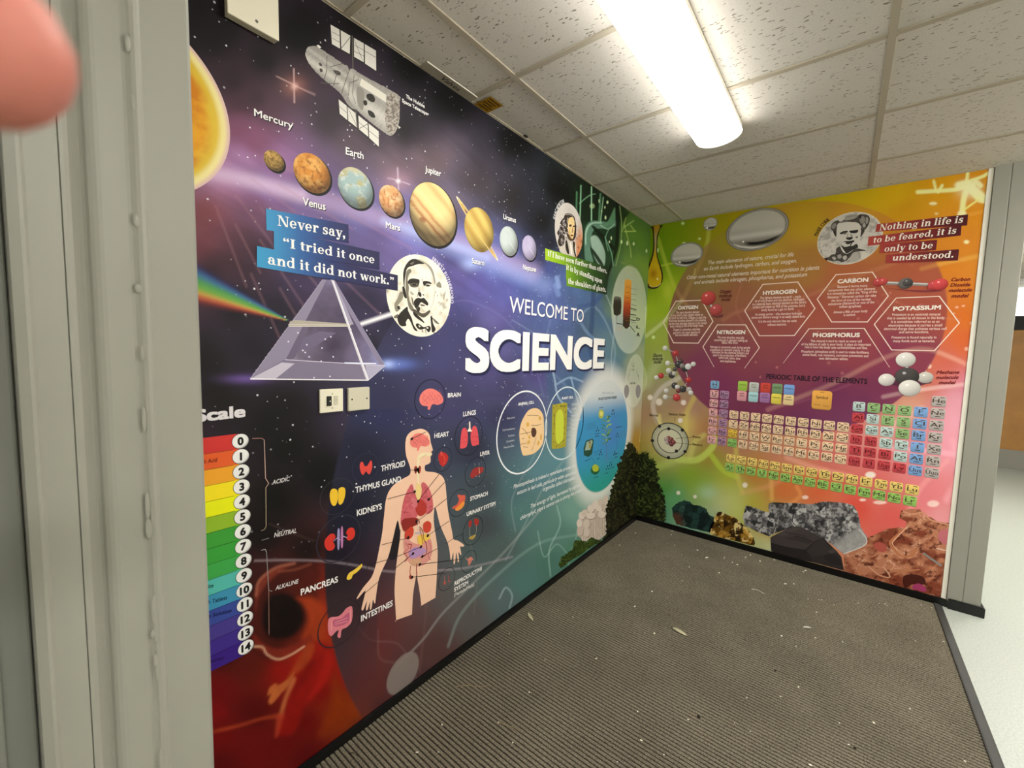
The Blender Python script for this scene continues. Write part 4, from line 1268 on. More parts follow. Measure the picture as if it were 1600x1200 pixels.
def scoop(X, Y):
    n = fbm(X * 0.5, Y * 0.5, 8, 4)
    return mixc(lin('6a625a'), lin('b0a89e'), sstep(0.3, 0.7, n))
p.fgrid(H('905 590 940 580 965 610 975 680 965 770 940 830 915 840 890 800 885 700 892 630'), 0.002, scoop, 5, 3)
p.poly(H('735 492 890 595 888 640 725 535'), 'd8d4c8', 6)
p.poly(H('710 545 745 560 755 600 745 690 715 660 706 600'), '8a867e', 6, 3)
for q in ('770 592 800 590 820 615 815 640 790 635 770 615', '750 630 768 632 772 655 758 662 748 648', '778 690 810 705 822 735 800 735 780 715'):
    p.poly(H(q), '2e2a26', 7, 4)
for q in ('470 395 485 400 490 415 475 412', '475 430 492 435 492 452 478 450', '560 440 600 450 606 470 580 470'):
    p.poly(H(q), '4a4440', 6, 3)
for q in ('540 420 625 398', '500 505 520 440 520 350', '560 540 585 450', '610 590 650 470 665 430', '655 600 660 520 720 500', '480 520 560 525 600 525', '690 470 680 590 700 650'):
    p.stroke(H(q), 0.9, '5c5750', 6)
p.poly(H('455 285 470 284 486 300 470 305'), 'e0dcd4', 6)
p.poly(H('965 785 982 798 970 806'), 'c8c4bc', 4)
p.build('space_telescope_print', ML, 'printed grey space telescope with two solar wings')

# ---- quotation with a cyan to navy band
Q = K(280, 200, 4)
def hgrad(stops):
    xs = [a for a, _ in stops]; cs = np.array([lin(h) for _, h in stops])
    return lambda X, Y: np.stack([np.interp(X, xs, cs[:, i]) for i in range(3)], -1)
def band(pr, tl, tr, br_, bl, fn, n=14, k=0):
    top = [(tl[0] + (tr[0] - tl[0]) * i / n, tl[1] + (tr[1] - tl[1]) * i / n) for i in range(n + 1)]
    bot = [(bl[0] + (br_[0] - bl[0]) * i / n, bl[1] + (br_[1] - bl[1]) * i / n) for i in range(n + 1)]
    W = [pr.f(*q) for q in top + bot]
    C = fn(np.array([q[0] for q in top + bot]), np.array([q[1] for q in top + bot]))
    pr._add(W, C, [(n + 1 + i, n + 2 + i, i + 1, i) for i in range(n)], k)
gq = hgrad([(401, '3f9ac8'), (430, '3f8cc0'), (470, '33609c'), (510, '2c3c70'), (545, '2a2c56'), (620, '272446')])
p = Pr('L', 7)
band(p, (415, 326), (544, 351), (544.5, 380), (416, 359.5), gq)
band(p, (427.5, 358), (592.5, 394), (592.5, 422), (427.5, 391), gq, k=1)
band(p, (401, 384.5), (621, 430), (621, 454.5), (401, 417), gq, k=2)
qp = p.build('quote_panel', ML, 'cyan to navy quotation band')
for t, a, b, h in (('Never say,', (433, 352.5), (538.5, 372), 16.5), ('“I tried it once', (442, 386), (584, 412), 14.5), ('and it did not work.”', (418, 412.5), (614.5, 446), 15.5)):
    p = Pr('L', 11)
    p.text(t, a, b, h, W1, font='serif')
    p.build('quote_line', qp)

# ---- portrait in a white roundel
R1 = K(600, 380, 7.5)
p = Pr('L', 4)
c1 = fit_circle('L', [(602, 457), (703, 470), (645, 397.7), (657, 526), (610, 425), (684, 415), (694, 507), (618, 500)])
def paper(U, V):
    n = fbm(U * 5, V * 5, 12, 4)
    C = mixc(lin('efe9da'), lin('d8d0bc'), sstep(0.5, 0.75, n))
    return mixc(C, lin('8a8474'), 0.7 * sstep(0.62, 0.72, fbm(U * 9, V * 9, 31)) * sstep(0.25, 0.6, np.abs(U)) * sstep(0.5, 0.1, np.abs(V + 0.1)))
p.fdisc(c1, paper, 0, 30, 80)
DK, MD, LT = '2b2722', '6e685c', 'b0a898'
for q, h, k in (('350 185 420 195 480 225 540 270 575 330 592 400 602 470 588 470 566 380 530 300 480 245 420 225', '9a9486', 1), ('225 330 250 260 300 200 350 185 400 200 470 240 400 245 340 265 290 280 262 310 248 380 240 450 238 540 226 480 221 400', DK, 2),
                ('212 510 238 520 252 580 264 640 240 640 220 590', DK, 2), ('262 330 300 300 320 330 290 370 275 430 290 520 285 600 300 680 345 765 330 800 290 755 268 660 252 560 250 420', '7a7466', 1),
                ('275 452 300 420 350 414 405 425 413 452 402 495 395 470 350 465 300 472 285 480', DK, 3), ('296 462 390 460 402 500 360 520 310 508', '5a5448', 2), ('330 478 372 478 365 496 335 496', DK, 4),
                ('452 450 500 444 545 460 552 482 510 474 482 486 466 505', DK, 3), ('478 484 542 490 525 508 490 506', MD, 2), ('495 484 525 486 520 500 500 500', DK, 4),
                ('405 500 415 540 425 590 400 612 378 645 396 570', LT, 1), ('395 580 420 574 436 600 428 632 402 612', DK, 3), ('448 600 468 600 466 612 452 612', DK, 3),
                ('345 690 365 655 400 640 430 648 462 640 490 668 516 705 506 732 470 712 440 694 420 702 404 735 372 762 352 735', DK, 3), ('340 700 372 770 402 812 422 765 402 742 372 762', '3a352d', 2),
                ('398 798 440 822 482 815 522 788 542 800 502 850 462 872 430 862 380 832 330 790 345 770', '544e44', 1), ('425 715 470 725 472 738 430 735', MD, 3),
                ('318 640 330 640 345 720 332 720', MD, 2), ('305 560 345 590 340 610 312 600', LT, 2), ('340 800 400 850 450 900 472 938 420 905 350 850', DK, 2),
                ('160 850 265 745 280 792 322 880 346 960 392 1030 350 1012 312 930 280 885 252 930 258 965 200 972 165 930', DK, 2), ('368 960 390 938 430 962 466 985 522 968 545 1000 520 1045 480 1002 440 1012 400 1004', DK, 2),
                ('540 838 562 870 572 940 602 1012 562 1045 550 960', DK, 2), ('560 868 645 942 600 935', MD, 2), ('400 960 425 975 410 985', 'e8e2d0', 3), ('490 985 520 990 505 1005', 'e8e2d0', 3),
                ('180 580 215 570 220 640 190 690 150 745 195 760 140 805 118 720 160 640', '8a8474', 1), ('610 480 650 450 672 520 620 512', '8a8474', 1), ('690 610 722 560 700 660', LT, 1), ('150 740 175 735 185 765 160 775', DK, 2), ('110 862 160 830 165 870 130 880', MD, 1),
                ('470 930 505 870 545 830 548 850 490 930', 'f4f0e4', 3), ('300 240 350 215 330 250', '6e685c', 3), ('445 400 452 440 440 440', LT, 1)):
    p.poly(R1(q), h, k, 3)
for q, w, h in (('585 470 592 560 582 650 562 720 528 790', 0.5, '9a9486'), ('430 740 445 790 470 800', 0.5, '8a8474'), ('605 570 600 580', 1.6, MD), ('620 610 624 622', 1.6, MD), ('690 640 700 660', 1.0, MD), ('480 1010 490 1060', 1.0, DK), ('560 1010 590 1060', 1.4, DK), ('440 1020 455 1045', 1.4, DK)):
    p.stroke(R1(q), w, h, 3)
p.arc_text('ERNEST RUTHERFORD', c1, 70, -4, 0.018, 'd8d4e4', 0, bold=0.025)
p.build('portrait_print', ML, 'black and white roundel of a man with a moustache and bow tie')

# ---- glass prism
G5 = K(300, 400, 4)
p = Pr('L', 4)
bgp = lambda X, Y: idw(X, Y, [(520, 460, '5a5068'), (500, 500, '544a60'), (540, 500, '4a4058'), (480, 540, '6c6278'), (430, 580, '9a92a8'), (410, 590, 'b8b0c4'), (520, 540, '3e3448'), (560, 560, '6c6280'), (580, 590, '8a809c'), (530, 580, '50465a'), (500, 575, '564c60'), (600, 570, '8a90c0'), (460, 588, '8c8498'), (520, 430, '7c7494')]) * (0.85 + 0.4 * fbm(X * 0.12, Y * 0.12, 4))[..., None]
p.fgrid(G5('810 148 885 148 1205 685 1100 776 362 768'), 0.004, bgp, 0)
for q, h, k in (('815 150 840 150 580 655 362 768', '8d859c', 1), ('362 768 580 645 1080 680 1100 776', '7d758c', 1), ('362 768 560 665 640 672 520 768', 'c0bacb', 2), ('860 148 886 148 1205 685 1182 700', '8a829c', 1), ('868 150 880 150 1104 770 1086 772', 'd8d4e0', 3), ('880 150 890 160 1010 430 965 420', 'a49cb4', 2),
                ('610 410 640 400 1000 425 980 442 600 440', 'b0a89c', 2), ('1080 680 1205 680 1100 776', 'b0acc4', 2), ('640 540 800 470 900 480 760 570 660 600', '6e6480', 1), ('580 655 700 430 730 440 640 640', '6a6078', 1)):
    p.poly(G5(q), h, k)
for q, w, h, k in (('362 768 1100 776', 1.6, 'f4f0f6', 4), ('580 648 1205 685', 1.0, 'cfc8dc', 4), ('1100 776 1205 685', 0.9, 'd8d4e4', 4), ('605 440 975 440', 0.8, 'f0e8d8', 4), ('880 155 1100 776', 1.3, 'f6f4fa', 5), ('600 428 960 432', 1.0, 'd8d0c8', 4), ('950 668 1150 672', 1.8, 'e8ecff', 5), ('815 148 362 768', 0.6, 'b8b0c8', 4), ('885 148 1205 685', 0.6, 'b0a8c4', 4)):
    p.stroke(G5(q), w, h, k)
p.dots(G5('690 590 705 603 730 630 805 658 865 505 600 535 810 575 880 630 715 555 990 460 760 760 860 752 1090 465 660 480 830 520'), 1.3, 'e4dcec', 5)
p.build('prism_print', ML, 'printed clear glass prism splitting white light')

# ---- title
p = Pr('L', 7)
p.text('WELCOME TO', (795.5, 487.5), (911, 503.5), 24.5, W1, bold=0.004, shadow=('3c3e80', 0.006))
p.text('SCIENCE', (729, 579), (941.5, 573.5), 65, 'f6f5f2', k=2, bold=0.036, shadow=('23264a', 0.014))
p.build('title_lettering', ML, 'large white WELCOME TO SCIENCE title')

# ---- pH scale
p = Pr('L', 4)
zt = wl(340, 681)[1]
top_l = np.array(wl(314, 685.5)); bot_l = np.array(wl(322, 1049)); 
zt, zb = top_l[1], bot_l[1]
cen = [(374.5, 689), (375.5, 713), (376, 737), (377, 760), (378, 784), (379, 807), (379, 830.5), (380, 853.5), (380, 875.5), (381, 899), (382, 921), (383, 944), (383.5, 967), (384, 988), (384.5, 1010)]
cz_ = np.array([wl(*q)[1] for q in cen]); cs_ = np.array([wl(*q)[0] for q in cen])
fitz = np.polyfit(np.arange(15), cz_, 1); sc = cs_.mean()
step = -fitz[0]
bcol = ['c83430', 'dc5c28', 'e8a028', 'f0dc1c', 'e4e80c', '8cb428', '3c9836', '389a38', '3ca048', '50b4a8', '3a8cb0', '364894', '443888', '3e2a86', '381e7e']
for i, h in enumerate(bcol):
    zc = fitz[1] + fitz[0] * i
    p._add([(-3.5, zc - step / 2), (sc - 0.004, zc - step / 2), (sc - 0.004, zc + step / 2), (-3.5, zc + step / 2)], lin(h), [(0, 1, 2, 3)], 0)
    if i:
        p.wstroke([(-3.5, zc + step / 2), (sc - 0.02, zc + step / 2)], 0.0008, lin(h) * 0.35, 1)
pband = p.build('acidity_scale', ML, 'rainbow column of coloured bands')
for i in range(15):
    zc = fitz[1] + fitz[0] * i
    p = Pr('L', 6)
    r = step * 0.47
    p.disc((sc, zc, r * 1.06), '1c1a1a', 0)
    p.fdisc((sc, zc, r), lambda U, V: mixc(lin('7c7c7c'), lin('e8e8e6'), sstep(-1.0, 0.2, U * -0.5 + V * 0.6 + 0.5 - 0.6 * sstep(.75, 1., np.hypot(U, V)))), 1, 12, 40)
    s_ = str(i)
    V, Fc = glyphs(s_)
    hh = r * 1.0 / CAPH
    wd = (V[:, 0].min() + V[:, 0].max()) / 2
    for j, (ox, oy) in enumerate([(0, 0)] + [(0.05 * math.cos(a), 0.05 * math.sin(a)) for a in np.linspace(0, 6.28, 8)]):
        p._add([(sc + (x - wd + ox) * hh * 0.95, zc - r * 0.5 + (y + oy) * hh) for x, y in V], lin('1a1818'), Fc, 2, up=np.full(len(V), j * 9e-6))
    p.build('number_badge', pband)
p = Pr('L', 6)
p.text('Scale', (305, 659), (382, 650.5), 18, 'dcd8dc', bold=0.035)
p.build('scale_heading', ML)
for t, a, b, h, c in (('ch Acid', (314.5, 725), (338.5, 721), 6.5, '6a2010'), ('hite', (320, 920), (333, 917), 6, '10403c'), ('ch Tablets', (321, 945), (354, 936), 6, '10304a'), ('nia Solution', (319, 967), (361, 956), 6, '14184a'), ('o', (315.5, 799), (318.5, 798.6), 5, '4a4a08'), ('eaner', (327, 1036), (350, 1029), 5.5, '1c1048')):
    p = Pr('L', 6)
    p.text(t, a, b, h, c, bold=0.015, shear=0.15)
    p.build('lettering', pband)
for t, a, b, h in (('ACIDIC', (425, 757), (451.5, 751), 6.5), ('NEUTRAL', (428, 839.5), (462.5, 832), 7), ('ALKALINE', (430, 922), (465, 911), 6.5)):
    p = Pr('L', 6)
    p.text(t, a, b, h, 'dad6d6', bold=0.012, shear=0.2)
    p.build('scale_caption', ML)
p = Pr('L', 6)
for q, h in (('394 685 408 684.5 412.5 687', 'a87868'), ('412.5 687 414.5 747 419.5 755 415 762', 'c8a898'), ('415 762 415.5 822 413 827 408 829', 'a89878'), ('408.5 844 420 840.5', '8a8684'), ('408 859.5 414 858 416 862', 'a8a4a4'), ('416 862 419.5 922 425 923.5', '8c8886'), ('419.5 922 420 991', '8a6258')):
    p.stroke(P0(q), 1.0, h, 0)
p.build('scale_brackets', ML)

# ---- human body chart
G = K(480, 580, 4); D = K(480, 800, 4)
SK = 'eec4a8'
body = (G('690 362 715 360 745 373 764 400 771 445 784 492 774 502 780 520 770 534 770 566 752 582 736 588 734 612 745 626 795 632 836 650 860 690 869 770 876 850 888 920 904 1000 914 1050 940 1058 978 1084 974 1096 950 1094')
        + D('955 220 962 264 957 268 944 250 948 300 940 312 932 252 922 318 914 320 912 252 900 300 895 296 888 240 876 190 850 130 826 70')
        + G('800 850 790 900 792 960 806 1050') + D('814 240 812 330 806 450 800 535 800 535 712 582 712 582 702 500 690 430 682 394 674 430 660 520 654 640 654 640 555 675 555 675 548 560 545 480 552 370 564 270 578 170 582 110')
        + G('578 990 566 932 552 970 534 1050') + D('505 280 462 376 442 440 430 520 424 568 417 566 410 548 400 604 390 604 392 560 376 610 366 606 372 556 350 610 338 606 352 545 362 490 318 538 310 534 350 470 400 408 428 330 452 215 468 130 474 70')
        + G('480 900 488 820 505 760 540 710 596 672 638 648 645 615 632 570 618 530 612 470 620 410 650 376'))
p = Pr('L', 4)
p.poly(body, SK, 0, 3)
p.poly(D('579 170 566 60 552 100 534 170 505 280 540 300 562 268'), '221c22', -1, 2)
def lung(X, Y):
    n = fbm(X * 0.25, Y * 0.25, 3)
    return mixc(lin('b84c54'), lin('d87078'), n)
bodyo = p.build('body_chart', ML, 'printed figure of a human body with its organs')
def organ(name, fills, strokes=(), lab=None):
    q = Pr('L', 6)
    for s, h, k in fills:
        q.poly(s, h, k, 3)
    for s, w, h, k in strokes:
        q.stroke(s, w, h, k, 3)
    return q.build(name, bodyo, lab)
def brain(cx, cy, r, T):
    pts = [(cx - r * 1.05, cy + r * .25), (cx - r * .95, cy - r * .3), (cx - r * .5, cy - r * .75), (cx + r * .05, cy - r * .85), (cx + r * .6, cy - r * .6), (cx + r * 1.0, cy - r * .15), (cx + r * 1.05, cy + r * .35), (cx + r * .6, cy + r * .6), (cx + r * .1, cy + r * .55), (cx - r * .15, cy + r * 1.05), (cx - r * .32, cy + r * .95), (cx - r * .3, cy + r * .75), (cx - r * .8, cy + r * .65)]
    st = []
    for i in range(7):
        a = i * 0.9
        x, y = cx + r * (-.75 + .25 * i), cy + r * 0.2 * math.sin(a * 2)
        st.append(([(x, y - r * .4), (x + r * .15, y - r * .2), (x - r * .05, y), (x + r * .18, y + r * .2), (x + r * .02, y + r * .36)], 0.6, 'b8505a', 1))
    return [(pts, 'e87c74', 0)], st
f, s = brain(655.5, 689, 14.5, G)
organ('brain', f, s)
organ('airway', [(G('690 530 720 508 772 512 768 528 735 530 712 545 700 570 698 640 698 700 690 702 684 640 684 570'), 'ecdcb4', 0), (G('682 705 700 705 714 735 706 790 690 805 676 770'), 'e8cc88', 1)], [(G('695 550 745 520'), 0.8, 'c8a878', 2)])
organ('thyroid', [(G('668 600 680 592 690 606 700 590 710 600 706 630 694 640 686 625 676 642 668 625'), '9a3c30', 0)])
q = Pr('L', 6)
q.fgrid(G('655 705 632 730 605 790 590 860 582 950 600 962 650 940 690 900 700 830 690 790 670 760'), 0.002, lung, 0, 3)
q.fgrid(G('716 695 742 705 768 750 782 800 784 860 760 890 720 880 706 840 704 790 708 740'), 0.002, lung, 0, 3)
for t in ('660 820 625 850 600 900', '650 830 640 790', '720 830 750 850 775 840', '640 880 600 880', '720 800 740 780 742 750'):
    q.stroke(G(t), 0.7, '9a3440', 1, 3)
q.build('lungs', bodyo)
organ('heart', [(G('672 800 700 795 735 820 745 850 735 890 700 905 676 870'), 'b03830', 1), (G('640 800 662 790 690 810 680 850 650 840'), 'd07078', 1)])
organ('liver', [(G('590 930 650 915 690 920 700 950 660 970 620 1000 596 990'), '8c2c26', 2)])
organ('kidneys', [(G('628 985 650 970 664 990 656 1030 632 1050 608 1040 610 1005'), 'c84430', 3), (G('725 950 750 935 772 950 770 990 748 1010 726 1000 722 975'), 'c84430', 3)], [(G('690 930 695 1010'), 1.3, 'e8d8c8', 3), (G('670 1010 712 1010'), 2.2, 'b8b0c0', 4), (G('700 985 716 1040 720 1080'), 0.9, '8a3028', 4)])
organ('stomach', [(D('690 150 720 140 760 140 765 165 730 185 715 205 695 200 688 175'), 'e8c050', 3)])
organ('intestines', [(D('600 180 620 155 650 185 690 200 720 190 760 160 778 200 775 270 740 320 690 340 640 320 610 260'), 'd8938a', 2), (D('632 250 660 222 700 220 735 228 738 250 700 275 660 290 640 285'), 'b08ab8', 3), (D('640 300 680 290 712 300 705 330 670 335 645 320'), 'd0a080', 3)],
      [(D('612 190 632 225 602 250 625 285 608 310'), 2.2, 'c87872', 3), (D('700 90 720 120 726 170 742 200 742 260 712 285'), 1.2, '7a3c3c', 4), (D('752 180 770 220 755 270 768 300'), 2.0, 'd0807c', 3), (D('628 200 650 205 640 230'), 2.0, 'b0504c', 3), (D('645 335 640 370 644 400'), 1.2, 'b85048', 3), (D('682 320 680 360 684 398'), 1.6, 'b05850', 3)])
organ('reproductive_organs', [(D('634 400 645 392 655 402 650 418 638 416'), 'b04840', 3)])
dots_ = ['G 668 752', 'G 690 812', 'G 756 800', 'G 680 938', 'D 750 146', 'D 628 158', 'D 708 216', 'D 716 276', 'D 658 258', 'D 700 326', 'D 652 406', 'G 676 616', 'G 650 422']
lead = ['G 500 797 668 752', 'G 690 810 822 642', 'G 756 800 862 686', 'G 684 938 868 795', 'D 750 146 886 54', 'D 462 204 628 160', 'D 560 276 708 216', 'D 716 276 812 226', 'D 372 332 500 296', 'D 545 352 658 258', 'D 700 326 965 292', 'D 652 406 862 380', 'G 640 618 676 616', 'G 650 422 740 378', 'D 860 200 915 160 970 135', 'D 330 530 445 430']
for t in lead:
    p = Pr('L', 13)
    p.stroke((G if t[0] == 'G' else D)(t[2:]), 0.8, '201416', 0)
    e_ = (G if t[0] == 'G' else D)(t[2:])
    near = [(G if q[0] == 'G' else D)(q[2:])[0] for q in dots_]
    for w_ in near:
        if any(abs(w_[0] - v[0]) + abs(w_[1] - v[1]) < 2.2 for v in e_):
            p.dots([w_], 2.3, '201416', 1, 14)
    p.build('pointer_line', bodyo)
# round organ pictures with their names
def bubble(name, cx, t, b, line, fills, strokes=(), lab=None):
    q = Pr('L', 4)
    c = q.circ(cx, t, b)
    q.ring(c, c[2] * 0.05, line, 0)
    for s, h, k in fills:
        q.poly(s, h, k, 3)
    for s, w, h, k in strokes:
        q.stroke(s, w, h, k, 3)
    q.build('organ_picture', ML, lab)
NV = '1a1a30'
f, s = brain(673.5, 622, 17.5, G)
bubble('brain', 672.5, 593, 654, NV, f, s, 'round picture of a brain')
bubble('lungs', 732.5, 651, 711, '20202e', [(G('990 355 965 370 955 470 960 482 996 470 1003 400'), 'd85058', 0), (G('1035 345 1060 355 1072 450 1065 458 1030 465 1020 400'), 'd85058', 0), (G('1010 318 1018 318 1020 360 1030 375 1000 375 1010 355'), 'ece0d0', 1)], [(G('965 420 995 410'), .5, 'a83040', 1), (G('960 445 995 440'), .5, 'a83040', 1), (G('1030 410 1068 410'), .5, 'a83040', 1), (G('1030 440 1068 440'), .5, 'a83040', 1)], 'round picture of lungs')
bubble('heart', 692, 699, 736, '1c1c2a', [(G('820 520 850 505 880 530 872 570 848 596 825 570'), 'b82c28', 0), (G('830 510 838 500 846 520 836 530'), 'd85048', 1)], [(G('850 520 860 560 850 580'), 0.7, 'e07060', 1)], 'round picture of a heart')
bubble('liver', 743, 715, 760, '1c1c26', [(G('1020 640 1045 605 1098 600 1095 630 1060 650 1035 668 1020 662'), '983030', 0)], [(G('1072 600 1076 640'), .8, 'e8c8a0', 1), (G('1080 625 1070 660'), .6, 'c85040', 1), (G('1045 575 1048 590'), .9, '8a8494', 1), (G('1072 570 1074 590'), .9, '8a8494', 1)], 'round picture of a liver')
bubble('stomach', 717, 765, 806, '1e1c24', [(G('945 770 962 775 985 775 984 810 962 840 935 852 910 860 908 848 935 832 948 800 938 780'), 'd05a48', 0), (G('935 850 975 812 982 830 962 860 935 872 922 862'), 'e8903c', 1)], (), 'round picture of a stomach')
bubble('urinary', 739, 807, 850, '16161c', [(G('1008 945 1020 930 1028 940 1022 970 1010 975'), 'a03028', 0), (G('1042 930 1058 920 1072 935 1066 960 1050 965'), 'a03028', 0), (G('1008 1040 1050 1020 1048 1035 1030 1052'), 'a88c40', 0)], [(G('1015 970 1012 1010 1022 1040'), .7, '9aa08c', 1), (G('1055 960 1056 1000 1040 1035'), .7, '9aa08c', 1)], 'round picture of the urinary system')
bubble('womb', 732.5, 861, 893, '16141a', [(D('1005 290 1025 280 1032 295 1015 330 1006 330'), 'c87868', 0)], [(D('990 285 1005 300 1028 290 1036 300'), 1.0, 'd89080', 1)], 'round picture of the female organs')
bubble('male', 698, 888, 921, '16141a', [(D('850 440 862 430 866 445 858 455'), 'b05048', 0), (D('880 430 890 428 888 440'), 'b05048', 0)], [(D('858 400 856 440'), 1.0, 'a06a64', 1), (D('880 395 886 430'), 1.2, 'a04a44', 1)], 'round picture of the male organs')
bubble('thyroid', 571, 708, 753, '2c2c44', [(G('330 575 345 566 358 592 375 590 392 562 402 562 405 600 392 640 380 642 366 625 352 646 338 640 328 605'), 'd84840', 0)], (), 'round picture of a thyroid')
bubble('thymus', 527.5, 748, 803, '2e2c34', [(G('150 740 170 734 188 748 190 800 178 835 160 840 145 815 140 770'), 'e8bc30', 0), (G('196 735 218 724 236 735 236 775 222 820 204 834 194 820 192 770'), 'e8bc30', 0)], (), 'round picture of a yellow thymus gland')
bubble('kidneys', 530, 806, 876, '2e2c3a', [(D('110 175 140 140 166 135 176 160 160 180 172 210 160 235 130 240 110 215'), 'cc3428', 0), (D('242 130 258 102 285 98 298 125 290 160 262 178 244 165 252 145'), 'cc3428', 0), (D('188 115 202 112 200 222 188 226'), '9a90c0', 1), (D('210 100 222 100 222 212 210 214'), 'b878a8', 1)], [(D('165 180 190 160 205 175'), 1.2, 'b8a0c8', 2), (D('220 150 250 160'), 1.2, 'b8a0c8', 2)], 'round picture of red kidneys')
bubble('pancreas', 553.5, 872, 915, '2a2428', [(D('250 400 262 380 290 362 320 340 342 322 338 345 310 375 285 392 275 415 255 424 246 415'), 'e8c444', 0)], (), 'round picture of a yellow pancreas')
bubble('intestines', 531, 940, 1007, '2a2026', [(D('280 592 278 680 245 720 215 735 208 780 195 786 188 770 196 740 180 745 150 775 132 755 128 700 140 660 190 652 220 630 245 600'), 'd87c88', 0), (D('262 630 258 680 225 705 170 715 158 690 165 672 210 665 240 640'), 'b85c78', 1)], [(D('172 690 250 660'), 1.3, 'd88c98', 2), (D('172 702 250 680'), 1.3, 'd88c98', 2), (D('150 740 150 690 160 668'), 1.0, 'e8a4a4', 2), (D('270 610 268 690'), 1.0, 'e8a4a4', 2)], 'round picture of pink intestines')
p = Pr('L', 5)
for t, a, b, h in (('BRAIN', (699.5, 621), (719.5, 619.5), 6.5), ('LUNGS', (723.5, 650.5), (743, 647.5), 7), ('HEART', (678.5, 684.5), (701, 681), 7), ('LIVER', (750, 712.5), (764.5, 709.5), 6), ('STOMACH', (734.5, 782.5), (761.5, 773.5), 6), ('URINARY SYSTEM', (729, 806.5), (773.5, 789), 6),
                   ('THYROID', (595, 736.5), (632.5, 728), 8.7), ('THYMUS GLAND', (555, 770), (626, 752), 9), ('KIDNEYS', (557.5, 806), (596, 795), 9), ('PANCREAS', (470, 930), (527.5, 909), 9.5), ('INTESTINES', (564, 971), (613, 946), 9), ('REPRODUCTIVE', (710, 915), (752.5, 890.5), 6), ('SYSTEM', (709.5, 924.5), (731, 912.5), 6)):
    p = Pr('L', 5)
    p.text(t, a, b, h, 'eceae8', bold=0.022)
    p.build('organ_name', ML)
p = Pr('L', 5)
p.text('(Female/Male)', (709.5, 932.5), (740.5, 915), 5.5, 'd8d4d2', bold=0.01)
p.build('organ_name', ML)

# ---- cells and photosynthesis
T = K(740, 580, 16 / 3)
p = Pr('L', 4)
c = p.circ(818, 611.5, 738)
p.ring(c, 0.009, 'e8ecf0', 0)
p.poly(T('508 308 545 318 575 360 584 420 584 560 560 630 500 685 430 702 405 690 386 600 380 510 396 430 430 360 465 320'), 'ecc898', 0, 4)
p.poly(T('482 480 500 470 518 485 522 515 510 545 492 548 480 525'), '54382c', 1, 4)
for q in ('445 370 490 368 540 372', '480 450 520 452 560 442', '400 470 430 500 450 530', '385 525 420 518 480 505', '520 550 500 620 480 665', '400 565 420 558', '390 610 440 598', '410 630 450 635'):
    p.stroke(T(q), 0.7, '5a4030', 1, 3)
for q in ('540 380 555 375 560 400 545 408', '440 430 458 428 460 455 440 460', '555 530 566 528 566 565 552 570', '530 590 545 575 545 605 530 618', '445 590 460 575 470 590 450 612', '455 540 468 536 470 560 460 566'):
    p.poly(T(q), 'd8a850', 1, 3)
p.text('ANIMAL CELL', T('370 287')[0], T('503 268')[0], 4.3, 'e8eaec', 0, bold=0.03)
for t, a, b in (('Ribosome', '278 402', '342 390'), ('Cell membrane', '240 500', '342 483'), ('Nucleus', '288 547', '340 538'), ('Cytoplasm', '272 595', '338 580'), ('Mitochondria', '250 645', '336 627')):
    p.text(t, T(a)[0], T(b)[0], 3.0, 'd0d4d8', 0)
p.build('animal_cell_print', ML, 'printed animal cell in a white ring')
p = Pr('L', 4)
c = p.circ(883.5, 605, 716)
p.ring(c, 0.009, 'd4e4e8', 0)
p.poly(T('655 300 672 280 755 262 775 268 780 300 768 600 755 632 665 648 650 635 650 580'), 'a8a034', 0, 3)
p.poly(T('682 400 692 345 716 318 740 340 750 400 746 540 736 590 714 612 690 590 680 540'), 'c4d040', 1, 3)
p.dots(T('665 305 690 290 725 285 760 295 765 340 762 400 758 470 752 520 745 580 720 600 690 625 664 590 664 520 668 440 668 370'), 1.2, '5a5a20', 1, 6)
for q in ('672 350 670 480', '700 620 730 590 755 570', '720 295 745 292 765 285'):
    p.stroke(T(q), 0.9, '4c5020', 2)
p.text('PLANT CELL', T('735 236')[0], T('828 224')[0], 3.5, 'e8eaec', 0, bold=0.03)
for y, x1, t in ((280, 872, 'Chloroplast'), (320, 852, 'Vacuole'), (375, 870, 'Nucleus'), (412, 895, 'Cytoplasm'), (448, 868, 'Cell wall'), (485, 850, 'Membrane'), (548, 848, 'Amyloplast')):
    p.text(t, (740 + 815 / 5.333, 580 + (y + 4) / 5.333), (740 + x1 / 5.333, 580 + (y - 6) / 5.333), 2.6, 'd4e0e4', 0)
    p.stroke(T('770 %d 810 %d' % (y + 5, y)), 0.4, '3a4a50', 0)
p.build('plant_cell_print', ML, 'printed plant cell in a white ring')
p = Pr('L', 4)
c = p.circ(944, 592, 766)
def pond(U, V):
    C = mixc(lin('2c9a8e'), lin('3a90c4'), sstep(-0.95, -0.1, V))
    C = mixc(C, lin('4a78c8'), 0.6 * np.exp(-((U - 0.3) / 0.35) ** 2 - (V / 0.4) ** 2))
    C = mixc(C, lin('d4dad8'), sstep(0.3, 0.82, V) * 0.95)
    return mixc(C, lin('d8dedc'), sstep(0.965, 1.0, np.hypot(U, V)))
p.fdisc(c, pond, 0, 30, 80)
p.text('PROCESS OF', T('1072 190')[0], T('1165 190')[0], 3.2, '8a9aa8', 1)
p.text('PHOTOSYNTHESIS', T('1040 243')[0], T('1190 226')[0], 3.8, '2a3a4a', 1, bold=0.03)
p.poly(T('1045 330 1060 318 1080 330 1085 360 1072 390 1052 392 1040 370'), 'a8b450', 1, 4); p.poly(T('1050 338 1062 330 1075 342 1074 368 1060 374 1048 360'), 'dcd878', 2, 4)
